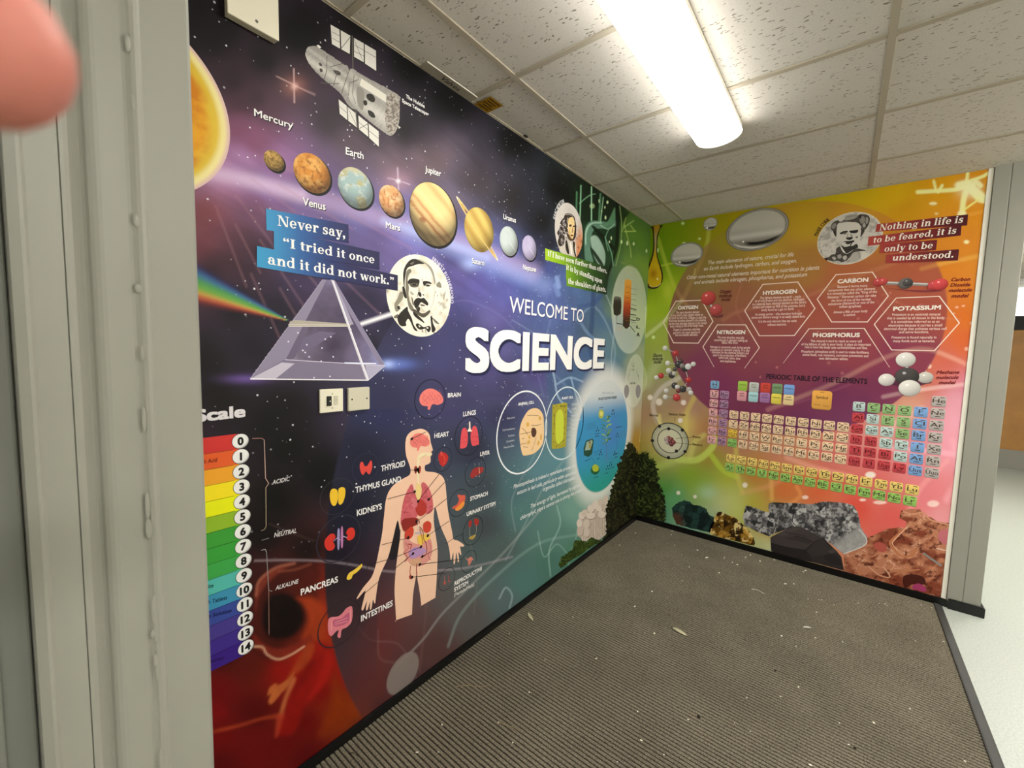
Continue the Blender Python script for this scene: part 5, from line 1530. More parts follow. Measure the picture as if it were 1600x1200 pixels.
for i in range(26):
    a = i * 2.4; y = 380 + i * 9; x = 1106 + 4 * math.sin(i)
    l = 58 - 16 * abs(i - 12) / 13
    dx_, dy_ = l * math.cos(a) * 0.9, -abs(l * math.sin(a)) * 0.5 - 6
    p.poly(T('%f %f %f %f %f %f %f %f' % (x, y, x + dx_ * .5 - 4, y + dy_ * .5 - 8, x + dx_, y + dy_, x + dx_ * .5 + 4, y + dy_ * .5 + 6)), ('3a7440', '6a9c48', '9cbc5c')[i % 3], 1 + i % 3)
p.stroke(T('1106 600 1104 660 1106 720'), 0.9, '6a5a78', 1)
for q in ('1106 690 1085 750', '1106 690 1128 750', '1106 700 1100 770', '1106 700 1116 765'):
    p.stroke(T(q), 0.5, '6a78a0', 1)
p.poly(T('915 640 935 580 990 560 1000 580 985 690 955 715 918 700'), '234a3c', 1); p.poly(T('940 590 985 572 990 590 970 655 925 660'), '9ab0a0', 2); p.poly(T('958 590 978 584 975 640 955 645'), 'a89c58', 3); p.dots(T('965 592'), 1.8, '5a3c6c', 4)
p.poly(T('975 820 1000 780 1035 790 1048 830 1020 862 985 852'), '1e5a3a', 1, 2); p.poly(T('985 800 1010 775 1040 795 1035 830 1000 835'), 'a8b838', 2, 3)
for x, y in ((1030, 490), (1058, 690), (1175, 690), (1196, 540), (1160, 350), (1140, 780), (1115, 810)):
    p.dots(T('%d %d %d %d %d %d' % (x - 9, y + 6, x + 9, y + 2, x, y - 18)), 1.6, '20304a', 1, 7)
for q in ('1185 470 1235 460', '1010 525 1045 518', '1010 545 1045 538', '1170 690 1200 680', '1175 720 1200 710', '1135 810 1172 795', '1090 855 1118 845', '1000 890 1040 875', '1025 735 1050 720', '925 750 970 730', '1150 325 1175 322', '1045 305 1078 300'):
    p.stroke(T(q), 0.9, '16384c', 1)
for i in range(5):
    p.stroke(T('935 %d 1015 %d' % (445 + i * 11, 425 + i * 11)), 0.5, '3a6a8c', 1); p.stroke(T('1210 %d 1275 %d' % (510 + i * 12, 492 + i * 12)), 0.5, '5a80a0', 1)
for q in ('1195 570 1190 650', '1160 730 1145 780', '975 715 1000 740 1005 760', '1170 380 1172 350', '1000 680 1070 650', '1010 700 1060 680'):
    p.stroke(T(q), 0.6, '20506a', 1)
p.build('photosynthesis_print', ML, 'printed blue photosynthesis diagram with a plant')
p = Pr('L', 5)
for t, a, b in (('Photosynthesis is indeed a remarkable process that', (802, 763.5), (899.5, 729)), ('occurs in leaf cells, particularly within specialised', (807.5, 773), (899.5, 739.5)), ('organelles called chloroplasts.', (848, 767.5), (899, 748)), ('The energy of light, harnessed by pigment', (828, 794.7), (907, 759)), ('chlorophyll, plays a central role in driving this process', (812.5, 812.5), (909, 767))):
    p.text(t, a, b, 6.2, 'e4e8e8', 0, bold=0.01, shear=0.2)
p.build('paragraph_lettering', ML)

# ---- second roundel portrait and green quotation
N = K(840, 300, 10)
p = Pr('L', 4)
c2 = fit_circle('L', [(866, 352), (910.5, 360), (885, 317), (872, 330), (900, 328), (906, 390), (870, 380)])
def warm(U, V):
    n = fbm(U * 4, V * 4, 5)
    C = mixc(lin('d8d2cc'), lin('c0b8b0'), n)
    o = sstep(0.35, 0.75, U - 0.5 * V * 0.4 + 0.15 * (n - .5)) * sstep(0.75, -0.2, V)
    C = mixc(C, lin('c87838'), o * 0.85)
    return mixc(C, lin('703018'), 0.7 * sstep(0.62, 0.72, fbm(U * 7, V * 7, 51)) * o)
p.fdisc(c2, warm, 0, 26, 70)
for q, h, k in (('400 400 440 340 510 340 570 390 590 470 600 560 595 680 560 760 520 740 470 720 440 640 420 700 430 800 400 860 340 850 310 780 330 700 300 640 340 560 350 480', '3a322c', 1), ('480 420 530 390 565 420 575 500 572 600 560 680 540 732 510 715 480 660 468 590 470 500', 'e4c890', 2),
                ('485 520 520 505 528 530 500 545', '4a3424', 3), ('550 530 575 525 572 548 552 552', '4a3424', 3), ('535 560 545 560 552 620 532 640', 'b08a5c', 3), ('510 668 548 672 545 690 518 690', '6a3c28', 3), ('480 660 510 715 540 735 560 690 555 760 500 760 470 720', '58412c', 2),
                ('430 720 480 740 520 800 560 780 590 820 600 930 590 1010 430 960 350 940 340 860 400 830', 'c8c0b4', 2), ('440 740 470 820 490 960 460 960 430 860', '2e2822', 3), ('545 770 580 800 575 900 600 1000 580 1005 555 900', '2e2822', 3), ('500 780 530 840 540 960 520 980 505 880', 'e8e2d8', 3)):
    p.poly(N(q), h, k, 3)
for i in range(46):
    a = i * 2.39996; r = 20 + 75 * ((i * 37 % 46) / 46)
    x, y = 395 + r * math.cos(a) * 0.85, 600 + r * math.sin(a) * 2.2
    if x > 462: x -= 60
    p.stroke(N('%f %f %f %f %f %f' % (x - 12, y - 14, x + 6, y - 8, x + 12, y + 18)), 0.8, ('e0d8d0', '2a2420', 'a8a0a8')[i % 3], 3, 3)
for q, w, h in (('560 420 585 470 575 540 600 600', 1.2, '3a2c24'), ('575 480 600 540 585 610 610 680', 1.0, '5a3c2c'), ('590 600 575 660 600 720', 1.1, '3a2c24'), ('470 400 455 460 480 520 455 580', 1.0, 'e0d8d0'), ('440 360 470 350 510 360 545 385', 0.9, 'b0a8a0'), ('500 560 490 610 515 640', 0.7, 'b8925c'), ('480 620 500 690 530 725', 0.9, '7a5c3c'), ('360 520 330 580 345 640 320 700', 1.0, 'a8a0a8'), ('420 440 390 470 400 520', 0.9, 'd8d0cc'), ('380 720 360 780 390 830', 1.0, 'b8b0b0')):
    p.stroke(N(q), w, h, 4, 3)
p.arc_text('ISAAC NEWTON', c2, 170, 115, 0.024, 'd8d8d8', 0, bold=0.03)
p.build('portrait_print', ML, 'roundel of a long-haired man, half orange')
gg = hgrad([(851, 'a0c428'), (875, '86b020'), (900, '5a8420'), (925, '2c5020'), (950, '14281a')])
p = Pr('L', 7)
band(p, (851.5, 388), (949, 417), (949, 433), (851.5, 406), gg)
band(p, (884, 411), (949, 429), (949, 447), (884, 436), gg, k=1)
band(p, (884.5, 432), (948, 446), (947.5, 460.5), (884.7, 446.5), gg, k=2)
qp = p.build('quote_panel', ML, 'lime to dark green quotation band')
for t, a, b in (('If I have seen further than others,', (855, 400), (947.5, 427)), ('it is by standing upon', (884, 421), (940, 443)), ('the shoulders of giants.', (887, 443), (946, 456.5))):
    p = Pr('L', 11)
    p.text(t, a, b, 8.5, W1, font='serif')
    p.build('quote_line', qp)

# ---- fractionating column and the pale oval with two dark seeds
F5 = K(940, 420, 16 / 3)
p = Pr('L', 4)
p.fgrid(F5('192 110 205 92 225 88 245 100 248 120 236 440 225 485 205 500 182 480 176 440'), 0.003, lambda X, Y: np.stack([np.interp(Y, [436, 460, 475, 488, 500], [lin(h)[i] for h in ('d8a040', 'd08830', 'b85024', '8a3020', '3a2820')]) for i in range(3)], -1), 0, 2)
p.fgrid(F5('100 250 115 230 150 235 162 255 158 375 100 380'), 0.003, lambda X, Y: mixc(lin('6a6a60'), lin('2a2622'), sstep(463, 472, Y)), 0, 2)
for q in ('125 385 122 455 180 462', '235 475 275 525', '240 425 285 432', '238 378 288 388', '240 330 290 340'):
    p.stroke(F5(q), 1.3, '2a2420', 1)
for i, t in enumerate('GPNKDLA'):
    y = 110 + i * 66
    if t in 'DLA':
        p.text(t, (940 + 290 / 5.333, 420 + (y + 55) / 5.333), (940 + 315 / 5.333, 420 + (y + 58) / 5.333), 5.5 if t == 'A' else 4, '2a2a24', 1, bold=0.04)
for y in (150, 195, 240, 285, 330, 385, 430):
    p.stroke(F5('245 %d 290 %d' % (y + 14, y + 22)), 0.6, '5a5a40', 1); p.stroke(F5('200 %d 230 %d' % (y, y + 2)), 0.8, '8a4a20', 2)
for x in (130, 145, 160):
    p.stroke(F5('%d 485 %d 512' % (x, x + 3)), 1.0, 'd89838', 1)
p.text('FRACTIONAL', (982, 409.5), (998, 414), 3.0, '7a8a4a', 0)
p.text('DISTILLATION', (970, 411.5), (1004, 423), 3.4, '7a8a4a', 0, bold=0.02)
p.build('distillation_print', ML, 'printed orange fractionating column')
p = Pr('L', 4)
for x in (207, 303):
    p.poly(F5('%d 965 %d 985 %d 1030 %d 1072 %d 1072 %d 1030 %d 985' % (x, x + 18, x + 20, x + 6, x - 10, x - 21, x - 16)), '8c8a8c', 0, 3)
p.text('METER', F5('235 962')[0], F5('280 960')[0], 2.5, '3a3a38', 0, bold=.03)
for q in ('225 870 215 940', '240 830 232 890', '290 850 305 900', '305 880 310 940', '262 770 262 860', '250 780 255 800', '275 780 270 800', '248 810 276 812', '250 840 274 842', '196 1080 200 1090', '298 1070 302 1078'):
    p.stroke(F5(q), 0.8, '6a6c50', 0)
p.build('meter_print', ML, 'pale oval with two grey seed shapes')

# ---- mushrooms, tree (left half) and bush at the bottom
X3 = K(860, 680, 16 / 3)
p = Pr('L', 5)
def stalk(X, Y):
    return mixc(lin('b8a898'), lin('d8ccbe'), 0.5 + 0.5 * np.sin(X * 2.1)) * (0.75 + 0.4 * fbm(X * 0.8, Y * 0.2, 4))[..., None]
p.fgrid(X3('225 760 240 690 300 620 360 560 440 540 475 500 480 620 500 640 470 820 400 875 340 850 300 880 262 880 250 850 225 840'), 0.003, stalk, 0, 1)
rng = random.Random(4)
for x, y, rx, ry in ((260, 670, 22, 30), (285, 650, 24, 28), (240, 735, 20, 34), (245, 800, 22, 36), (300, 740, 22, 34), (300, 810, 22, 34), (335, 610, 24, 30), (335, 670, 30, 26), (375, 580, 24, 36), (405, 600, 26, 34), (420, 560, 22, 30), (450, 600, 24, 32), (460, 540, 18, 36), (425, 660, 26, 28), (480, 635, 18, 20)):
    rx, ry = rx * 1.22, ry * 1.1
    pts = [(860 + (x + rx * math.cos(a)) / 5.333, 680 + (y + ry * math.sin(a)) / 5.333) for a in np.linspace(0, 2 * math.pi, 14, endpoint=False)]
    p.poly([(a + 0.6, b + 0.9) for a, b in pts], '8a7a6c', 1); p.poly(pts, ('dcd0c4', 'd2c4b6', 'c8b8aa')[rng.randrange(3)], 2)
for q in ('330 700 335 850', '345 690 352 850', '385 640 388 860', '400 640 405 850', '430 700 430 830', '450 650 450 810', '310 840 320 860'):
    p.stroke(X3(q), 0.8, '9a8a7c', 1)
p.build('mushroom_print', ML, 'printed cluster of white mushrooms')
def foliage(c0, c1, c2, sc, seed):
    def f(X, Y):
        f1, f2, i = cells(X * sc, Y * sc, seed)
        n = fbm(X * 0.12, Y * 0.12, seed)
        C = mixc(lin(c0), lin(c1), sstep(0.25, 0.75, i * 0.7 + n * 0.5 - f1 * 0.35))
        return mixc(C, lin(c2), sstep(0.78, 0.95, i) * 0.8)
    return f
def ragged(pts, amp, seed, n=7):
    r = random.Random(seed); out = []
    P = pts + [pts[0]]
    for (x0, y0), (x1, y1) in zip(P[:-1], P[1:]):
        for i in range(n):
            t = i / n
            out.append((x0 + (x1 - x0) * t + r.uniform(-amp, amp), y0 + (y1 - y0) * t + r.uniform(-amp, amp)))
    return out
p = Pr('L', 8)
p.fgrid(ragged(X3('660 55 690 90 720 140 735 150') + [(1003, 705), (1003, 830), (940, 850)] + X3('465 800 460 620 500 470 540 330 560 250 600 160 630 90'), 2.6, 3, 9), 0.004, foliage('0e0f08', '2e3016', '4a4a28', 0.42, 5), 0)
p.build('tree_print', ML, 'left half of a printed dark tree folded into the corner')
p = Pr('L', 8)
p.fgrid(ragged(X3('70 1080 90 1020 180 950 200 870 260 875 300 890 340 850 390 870 420 880 300 960 80 1110'), 1.2, 8), 0.003, foliage('1c2c0c', '3c5018', '5c7028', 0.6, 9), 0)
p.build('bush_print', ML, 'printed low green bush')
# ================================================================ motifs of the mural opposite
MB_ = MURAL_B
A6 = K(1000, 300, 16 / 3); A5 = K(940, 420, 16 / 3); A8 = K(1200, 400, 40 / 9); A7 = K(1240, 260, 5); A1 = K(1000, 530, 16 / 3); A2 = K(1220, 560, 16 / 3); A4 = K(1040, 700, 1600 / 460)
# ---- golden oil drop
p = Pr('B', 4)
o1 = K(1000, 300, 533 / 80)
drop = o1('105 365 125 385 135 440 138 520 135 600 118 680 90 760 70 830 62 910 66 970 90 1000 130 1010 180 1000 220 960 240 900 235 830 215 760 190 690 178 610 180 530 190 450 210 385 235 345')
p.poly(drop, '3c2a10', 0, 3)
def oil(X, Y):
    C = mixc(lin('b88c0c'), lin('d8b414'), sstep(345, 420, Y))
    C = mixc(C, lin('b07808'), 0.9 * np.exp(-((X - 1021) / 6) ** 2 - ((Y - 428) / 8) ** 2))
    return mixc(C, lin('ccb48c'), 0.8 * np.exp(-((Y - 377) / 12) ** 2))
p.fgrid(o1('150 350 148 420 152 520 148 610 132 690 104 770 84 840 76 910 86 955 120 985 150 990 190 975 218 940 226 880 216 820 196 750 176 680 168 600 170 520 180 440 210 352'), 0.003, oil, 1, 3)
p.dots(o1('182 905'), 1.6, 'f8f0a0', 2); p.stroke(o1('95 970 130 990 190 978 222 945'), 0.8, 'e8d090', 2, 3)
p.build('oil_drop_print', MB_, 'printed hanging golden oil drop')
# ---- silver drops
def silver(t0, hl):
    def f(U, V):
        R_ = np.hypot(U, V)
        C = mixc(lin('8a8478'), lin('c4c0b4'), sstep(-0.5, 0.3, V + 0.2 * U))
        C = mixc(C, lin('f0ede4'), 0.5 * np.exp(-((V + 0.25 + 0.12 * U) / 0.16) ** 2))
        b = V + 0.16 * U
        bow = 0.55 * (1 - (U * 0.9) ** 2)
        C = mixc(C, lin('100e0c'), sstep(0.12, 0.05, np.abs(b + 0.12 + bow)) * sstep(-0.5, -0.2, U) * sstep(1.0, 0.8, R_))
        C = mixc(C, lin('e0dcd2'), sstep(0.06, 0.02, np.abs(b + 0.32 + bow)) * sstep(1.0, 0.9, R_))
        C = mixc(C, lin('6a645a'), sstep(0.86, 0.93, R_) * 0.9)
        C = mixc(C, lin('d8d4ca'), sstep(0.93, 0.96, R_) * 0.4)
        return mixc(C, lin('2e2a22'), sstep(0.965, 0.99, R_))
    return f
def drop_at(l, r_, t, b):
    """wall ellipse given photo extremes (left, right, top, bottom points)"""
    q = [np.array(wb(*v)) for v in (l, r_, t, b)]
    c = (q[0] + q[1] + q[2] + q[3]) / 4
    return c, np.linalg.norm(q[0] - q[1]) / 2, np.linalg.norm(q[2] - q[3]) / 2
for (l, r_, t, b, lab) in (((1134, 373), (1232, 345), (1188, 325), (1176, 391), 'largest silver droplet'), ((1048, 404), (1099, 392), (1076, 379), (1069, 417.5), 'middle-sized silver droplet'), ((1099, 352), (1121, 347), (1110.5, 339.5), (1109, 360), 'smallest silver droplet')):
    p = Pr('B', 4)
    c, hw, hh = drop_at(l, r_, t, b)
    d = np.array(wb(*r_)) - np.array(wb(*l))
    p.fdisc((c[0], c[1], hh), silver(0, 0), 0, 26, 72, sx=hw / hh, rot=math.atan2(d[1], d[0]) * 0.6)
    p.dots([(c_) for c_ in [((l[0] * .72 + r_[0] * .28), (b[1] * .8 + t[1] * .2))]], 1.4, 'ffffff', 2)
    p.build('droplet_print', MB_, 'printed ' + lab)
# ---- introduction lines
p = Pr('B', 5)
IV = 'e8d8c4'
for t, a, b in (('The main elements of nature, crucial for life', '562 605', '1278 535'), ('on Earth include hydrogen, carbon, and oxygen.', '530 655', '1305 588'), ('Other non-metal natural elements important for nutrition in plants', '388 728', '1490 645'), ('and animals include nitrogen, phosphorus, and potassium', '450 768', '1388 703')):
    p.text(t, A6(a)[0], A6(b)[0], 5.6, IV, 0, bold=0.008, shear=0.2)
p.build('intro_lettering', MB_)
# ---- third portrait and maroon quotation
C3 = K(1270, 320, 12)
p = Pr('B', 4)
c3 = drop_at((1277, 380), (1376, 365), (1340, 331), (1313, 414.5))
cc = fit_circle('B', [(1277, 380), (1282, 362), (1300, 342), (1325, 333), (1354, 334.5), (1306, 413), (1340, 409), (1290, 404), (1368, 393)])
def grain(U, V):
    n = fbm(U * 6, V * 6, 60)
    C = mixc(lin('d2ccc2'), lin('aca69e'), sstep(0.4, 0.8, n))
    C = mixc(C, lin('6a645e'), 0.5 * sstep(0.6, 0.7, fbm(U * 14, V * 14, 61)) * sstep(0.45, 0.8, np.hypot(U, V)))
    return mixc(C, lin('e8dcc0'), sstep(0.965, 1, np.hypot(U, V)))
p.fdisc(cc, grain, 0, 28, 80)
for q, h, k in (('345 380 400 320 470 290 520 320 600 280 720 275 820 240 860 190 940 180 1020 190 1070 250 1060 330 1020 420 960 480 930 440 900 400 860 350 780 320 640 310 560 320 490 340 470 400 450 460 440 600 400 560 380 500 340 450', '4c463f', 1),
                ('600 290 620 210 700 180 800 180 850 200 820 240 720 280', 'a09a90', 1), ('470 360 560 325 700 320 840 345 900 410 912 500 905 580 870 680 820 740 770 780 700 790 620 780 560 740 530 680 470 620 446 560 450 440', 'd2ccc2', 2),
                ('900 420 960 480 975 490 930 560 890 605 905 500', '3e3832', 2), ('500 540 560 500 640 490 660 492 640 520 580 540 540 552', '26221e', 3), ('690 490 760 480 840 468 852 490 820 530 740 535 700 522', '26221e', 3), ('560 530 630 520 620 552 575 555', '6e6860', 3),
                ('620 620 660 610 745 606 740 640 690 660 640 650', '2e2a26', 3), ('650 520 640 580 625 620 650 610 668 560', 'a8a298', 3), ('700 540 720 600 745 606 730 560', '8c867c', 3), ('800 600 850 590 840 620 815 630', '7a746a', 3),
                ('560 705 600 684 680 680 770 668 780 690 740 715 720 760 690 772 715 722 680 725 640 720 600 700', '26221e', 3), ('610 720 700 715 690 738 640 742', '3a342e', 4), ('530 760 600 790 690 775 750 770 800 740 830 740 850 800 780 830 700 880 640 910 600 900 560 820', '332e29', 2),
                ('440 820 510 780 530 800 600 905 640 920 720 880 780 830 860 820 1000 860 900 870 760 900 700 980 640 1040 600 1060 540 1080 480 1050 400 1060 330 1050 220 1010 300 980 360 930 430 920', '4a443e', 2), ('512 780 540 800 620 910 560 880', 'e0dad0', 3), ('215 1000 280 1000 260 1050', '3a1c14', 2),
                ('360 990 400 970 440 1010 400 1040', 'b0aaa2', 3), ('460 950 520 930 540 990 480 1010', 'a09a92', 3), ('560 980 620 950 640 1000 590 1040', 'b8b2aa', 3), ('700 950 780 900 880 880 900 1000 800 1060 700 1060', 'b0aa a0'.replace(' ', ''), 1), ('350 400 420 340 440 400 380 460', '8c867e', 2), ('890 230 960 220 980 300 920 360 880 300', '8c867e', 2), ('1000 230 1040 260 1030 340 990 360', '9a948c', 2), ('930 380 980 330 1000 380 960 430', 'a8a29a', 2),
                ('380 500 420 500 430 570 400 540', '2a2622', 2), ('880 190 910 180 900 260 870 240', '2a2622', 3)):
    p.poly(C3(q), h, k, 3)
for q, h in (('600 910 660 960 700 900', '26221e'), ('420 900 480 930 520 880', '26221e'), ('860 900 880 1000', '8a847c'), ('160 670 250 640 340 610', '8a847c'), ('150 590 180 610', '6a645c'), ('980 320 1010 420', '2e2a26'), ('640 230 760 210 840 220', '7a746c'), ('500 340 640 318 780 322', '3a342e')):
    p.stroke(C3(q), 0.8, h, 4, 3)
p.arc_text('MARIE CURIE', (cc[0], cc[1], cc[2] * 1.03), 166, 128, 0.024, '4a3c10', 0, bold=0.05)
p.build('portrait_print', MB_, 'black and white roundel of a woman with curly hair')
gm = hgrad([(1355, 'b4483c'), (1400, '9c3434'), (1440, '7c2628'), (1480, '5c1820'), (1515, '4a141c')])
p = Pr('B', 7)
for k, (tl, tr, br_, bl) in enumerate((('650 452', '1363 375', '1355 462', '640 512'), ('585 550', '1312 462', '1305 540', '578 622'), ('680 610', '1122 574', '1112 655', '672 680'), ('725 690', '1292 648', '1283 735', '720 758'))):
    band(p, A7(tl)[0], A7(tr)[0], A7(br_)[0], A7(bl)[0], gm, k=k)
qp = p.build('quote_panel', MB_, 'red to maroon quotation band')
for t, a, b, h in (('Nothing in life is', '668 503', '1318 440', 9.4), ('to be feared, it is', '618 600', '1265 524', 8.8), ('only to be', '707 668', '1082 640', 9.0), ('understood.', '768 738', '1246 712', 9.0)):
    p = Pr('B', 12)
    p.text(t, A7(a)[0], A7(b)[0], h, 'f4ecdc', 0, font='serif', shear=0.1)
    p.build('quote_line', qp)
# ---- hexagons with the elements
PK = 'ecc8bc'
def hexagon(pts, opened, title, ta, tb, th, lines, lab):
    p = Pr('B', 5)
    if opened:
        p.stroke(pts, 1.6, 'f4dccc', 0, taper=[0.35, 1, 1, 1, 0.35] if len(pts) > 4 else [0.3, 1, 1, 0.3])
    else:
        p.stroke(pts, 1.6, 'f4dccc', 0, closed=True)
    h = p.build('hexagon_print', MB_, lab)
    p = Pr('B', 6)
    p.text(title, ta, tb, th, 'f6ece0', 0, bold=0.035, widen=1)
    p.build('hexagon_title', h)
    p = Pr('B', 6)
    for t, a, b in lines:
        p.text(t, a, b, 3.6, PK, 0, bold=0.02)
    p.build('small_print', h)
def rows(f, spec):
    return [(t, f(a)[0], f(b)[0]) for t, a, b in spec]
hexagon(A5('515 447 620 270 835 262 928 438 805 620 600 617'), 0, 'OXYGEN', A5('638 340')[0], A5('802 332')[0], 5.0,
        rows(A5, (('The most abundant element', '620 375', '815 368'), ('in the Earth’s crust, oxygen makes up', '580 398', '845 390'), ('as much as half of it. Oxygen is also the', '562 420', '872 414'), ('third most abundant element in the universe,', '560 443', '872 437'), ('and the most abundant element in the human', '560 467', '875 460'), ('body, making up 65% of the body’s mass.', '572 488', '850 482'), ('Oxygen is a colourless, odourless', '598 517', '820 512'), ('gas and is the most reactive of', '598 541', '820 537'), ('the non-metallic elements', '614 561', '800 558'))), 'hexagon headed OXYGEN')
hexagon(A5('938 820 845 650 965 467 1200 467 1315 658 1190 830'), 1, 'NITROGEN', A5('963 543')[0], A5('1195 543')[0], 5.4,
        rows(A5, (('The most abundant naturally', '965 580', '1188 584'), ('occurring gas is nitrogen making up', '938 602', '1215 607'), ('about 78% of air.', '1003 624', '1138 627'), ('Nitrogen is commonly used during sample', '905 660', '1238 666'), ('preparation in chemical analysis. It is also', '905 683', '1232 690'), ('important for the chemical industry and', '918 704', '1225 712'), ('used in the production of fertilisers,', '928 727', '1208 735'), ('nitric acid, nylon, dyes', '978 750', '1155 756'), ('and explosives.', '988 776', '1120 782'))), 'hexagon headed NITROGEN, open below')
hexagon([(1163.7, 485.6), (1192, 444.4), (1246.6, 440.6), (1273.4, 482), (1241, 524.3), (1186.6, 524.6)], 0, 'HYDROGEN', A6('1025 858')[0], A6('1305 842')[0], 5.6,
        rows(A6, (('The lightest element on earth – made', '1000 893', '1340 880'), ('up of only proton and one electron. Hydrogen', '958 917', '1368 903'), ('is a relatively basic chemical element on the Earth’s', '938 945', '1385 928'), ('surface and makes up 90% of the universe, but is', '940 970', '1375 955'), ('rarely found as a gas on Earth.', '1010 993', '1285 983'), ('As energy carrier – this chemistry hydrogen', '960 1030', '1350 1020'), ('stores and delivers energy in an easily usable form', '930 1055', '1375 1047'), ('It is the only element that can exist', '988 1088', '1305 1082'), ('without neutrons.', '1062 1115', '1220 1111'))), 'hexagon headed HYDROGEN')
hexagon(A8('342 300 472 130 725 112 835 278 690 458 442 458'), 0, 'CARBON', A8('484 190')[0], A8('694 178')[0], 5.8,
        rows(A8, (('Because it forms more', '482 222', '688 213'), ('compounds than any other element,', '420 247', '745 234'), ('it is sometimes called the “King of the', '412 271', '755 256'), ('Elements.” Elemental carbon can take', '415 295', '750 282'), ('the form of one of the hardest', '440 318', '715 308'), ('substances (diamond) or one of the', '418 342', '738 328'), ('softest (graphite).', '495 360', '648 355'), ('Almost a fifth of your body', '455 398', '690 390'), ('is carbon.', '525 418', '608 415'))), 'hexagon headed CARBON')
hexagon(A8('738 475 890 292 1190 280 1328 465 1155 658 858 652'), 0, 'POTASSIUM', A8('870 380')[0], A8('1197 370')[0], 6.0,
        rows(A8, (('Potassium is an essential mineral', '862 415', '1195 413'), ('that is needed by all tissues in the body.', '825 440', '1228 437'), ('It is sometimes referred to as an', '855 465', '1190 463'), ('electrolyte because it carries a small', '835 490', '1208 488'), ('electrical charge that activates various cell', '805 513', '1238 512'), ('and nerve functions.', '910 536', '1115 535'), ('Potassium is found naturally in', '858 573', '1168 573'), ('many foods such as bananas.', '868 598', '1158 598'))), 'hexagon headed POTASSIUM')
hexagon(A8('105 745 285 505 668 503 845 775'), 1, 'PHOSPHORUS', A8('312 562')[0], A8('635 562')[0], 5.8,
        rows(A8, (('This mineral is hard to reach as every cell', '295 598', '650 600'), ('of the billions of cells in your body. It plays an important', '232 620', '715 624'), ('role in how the body uses carbohydrates and fats.', '255 640', '690 646'), ('Phosphoric (phosphate acid) is used to make fertilisers,', '232 670', '702 678'), ('animal feeds, rust removers, corrosion prevention and', '240 692', '695 703'), ('even dishwasher tablets.', '355 718', '555 722'))), 'wide hexagon headed PHOSPHORUS, open below')
# ---- ball-and-stick molecules
def ball(p, x, y, r, h, k):
    c = lin(h)
    a = np.array(wb(x, y)); b = np.array(wb(x, y + r))
    p.fdisc((a[0], a[1], abs(a[1] - b[1])), lambda U, V: mixc(c * 0.45, np.minimum(c * 1.25 + 0.05, 1), np.clip(0.5 + 0.55 * (-0.4 * U + 0.7 * V) + 0.3 * np.sqrt(np.clip(1 - U * U - V * V, 0, 1)) - 0.1, 0, 1)), k, 8, 24)
    p.dots([(x - r * 0.3, y - r * 0.4)], r * 0.16, tuple(np.minimum(c + 0.45, 1)), k + 1, 8)
def molecule(sticks, balls, lab, shade=None):
    p = Pr('B', 7)
    if shade:
        for pts, h in shade:
            p.poly(pts, h, -1, 3)
    for (x0, y0, x1, y1, w) in sticks:
        p.stroke([(x0, y0), (x1, y1)], w, '8c8884', 0)
        p.stroke([(x0, y0 - w * .2), (x1, y1 - w * .2)], w * 0.4, 'd8d4d0', 1)
    for i, (x, y, r, h) in enumerate(balls):
        ball(p, x, y, r, h, 2 + i % 8)
    return p.build('molecule_print', MB_, lab)
RD, WH, BK = 'c02c2c', 'dcd8d2', '322c2a'
molecule([(1108, 470, 1113, 483, 4.0), (1113, 483, 1121, 488, 3.6)], [(1119, 484.5, 9, 'b83c38'), (1107, 466, 11, 'c0342f')], 'two red balls on a grey stick', [(A5('915 385 960 395 1010 378 1005 402 950 408'), '6a3434')])
molecule([(1374, 441.5, 1412, 443.5, 5.0), (1416, 443.5, 1460, 445, 5.0)], [(1373, 441, 7, 'b42c2c'), (1380, 440, 5.5, 'c43a36'), (1415, 443, 8.6, '5c5652'), (1418, 441.5, 6, '3c3836'), (1460, 446, 8, 'b82c30'), (1469, 444.5, 9, 'cc3034')], 'red and grey balls in a straight row', [(A7('720 950 900 965 1180 970 1000 985'), '84383c')])
molecule([(1417, 565, 1417, 583, 4), (1390, 592, 1412, 592, 3.5), (1425, 592, 1440, 591, 3.5), (1418, 590, 1420, 605, 4)], [(1385, 593.5, 9.6, WH), (1415, 562, 11.5, WH), (1446, 590, 9, 'c4c0b8'), (1417, 588.5, 14, BK), (1421, 606.5, 12.8, WH)], 'black ball with four white balls', [(A8('770 880 900 905 1000 960 1060 900 1140 880 1060 870 900 870'), '5c2a44')])
gl = [(210, 75, 21, WH), (296, 118, 25, RD), (340, 185, 22, '502828'), (322, 210, 30, BK), (232, 200, 21, WH), (240, 262, 23, WH), (292, 250, 18, '4a4240'), (285, 285, 18, 'c4beb8'), (265, 300, 26, BK), (176, 304, 24, RD), (138, 320, 19, WH), (375, 240, 30, BK), (352, 222, 20, '8a847e'), (445, 207, 20, WH), (402, 228, 26, 'ecebe8'), (404, 340, 25, RD), (290, 386, 26, BK), (312, 398, 20, WH), (322, 430, 20, '7a2826'), (358, 415, 28, BK), (220, 430, 20, WH), (410, 420, 22, 'b8b2ac'), (424, 446, 20, WH), (308, 485, 30, RD), (212, 482, 21, WH)]
gs = [(210, 75, 296, 118), (296, 118, 322, 210), (322, 210, 232, 200), (322, 210, 375, 240), (322, 210, 265, 300), (265, 300, 240, 262), (265, 300, 176, 304), (176, 304, 138, 320), (375, 240, 445, 207), (375, 240, 404, 340), (404, 340, 358, 415), (358, 415, 290, 386), (290, 386, 265, 300), (358, 415, 424, 446), (358, 415, 308, 485), (308, 485, 212, 482), (290, 386, 220, 430)]
molecule([A1('%f %f' % (a, b))[0] + A1('%f %f' % (c, d))[0] + (1.5,) for a, b, c, d in gs], [A1('%f %f' % (x, y))[0] + (r / 5.333, h) for x, y, r, h in gl], 'many-balled red, white and black chain')
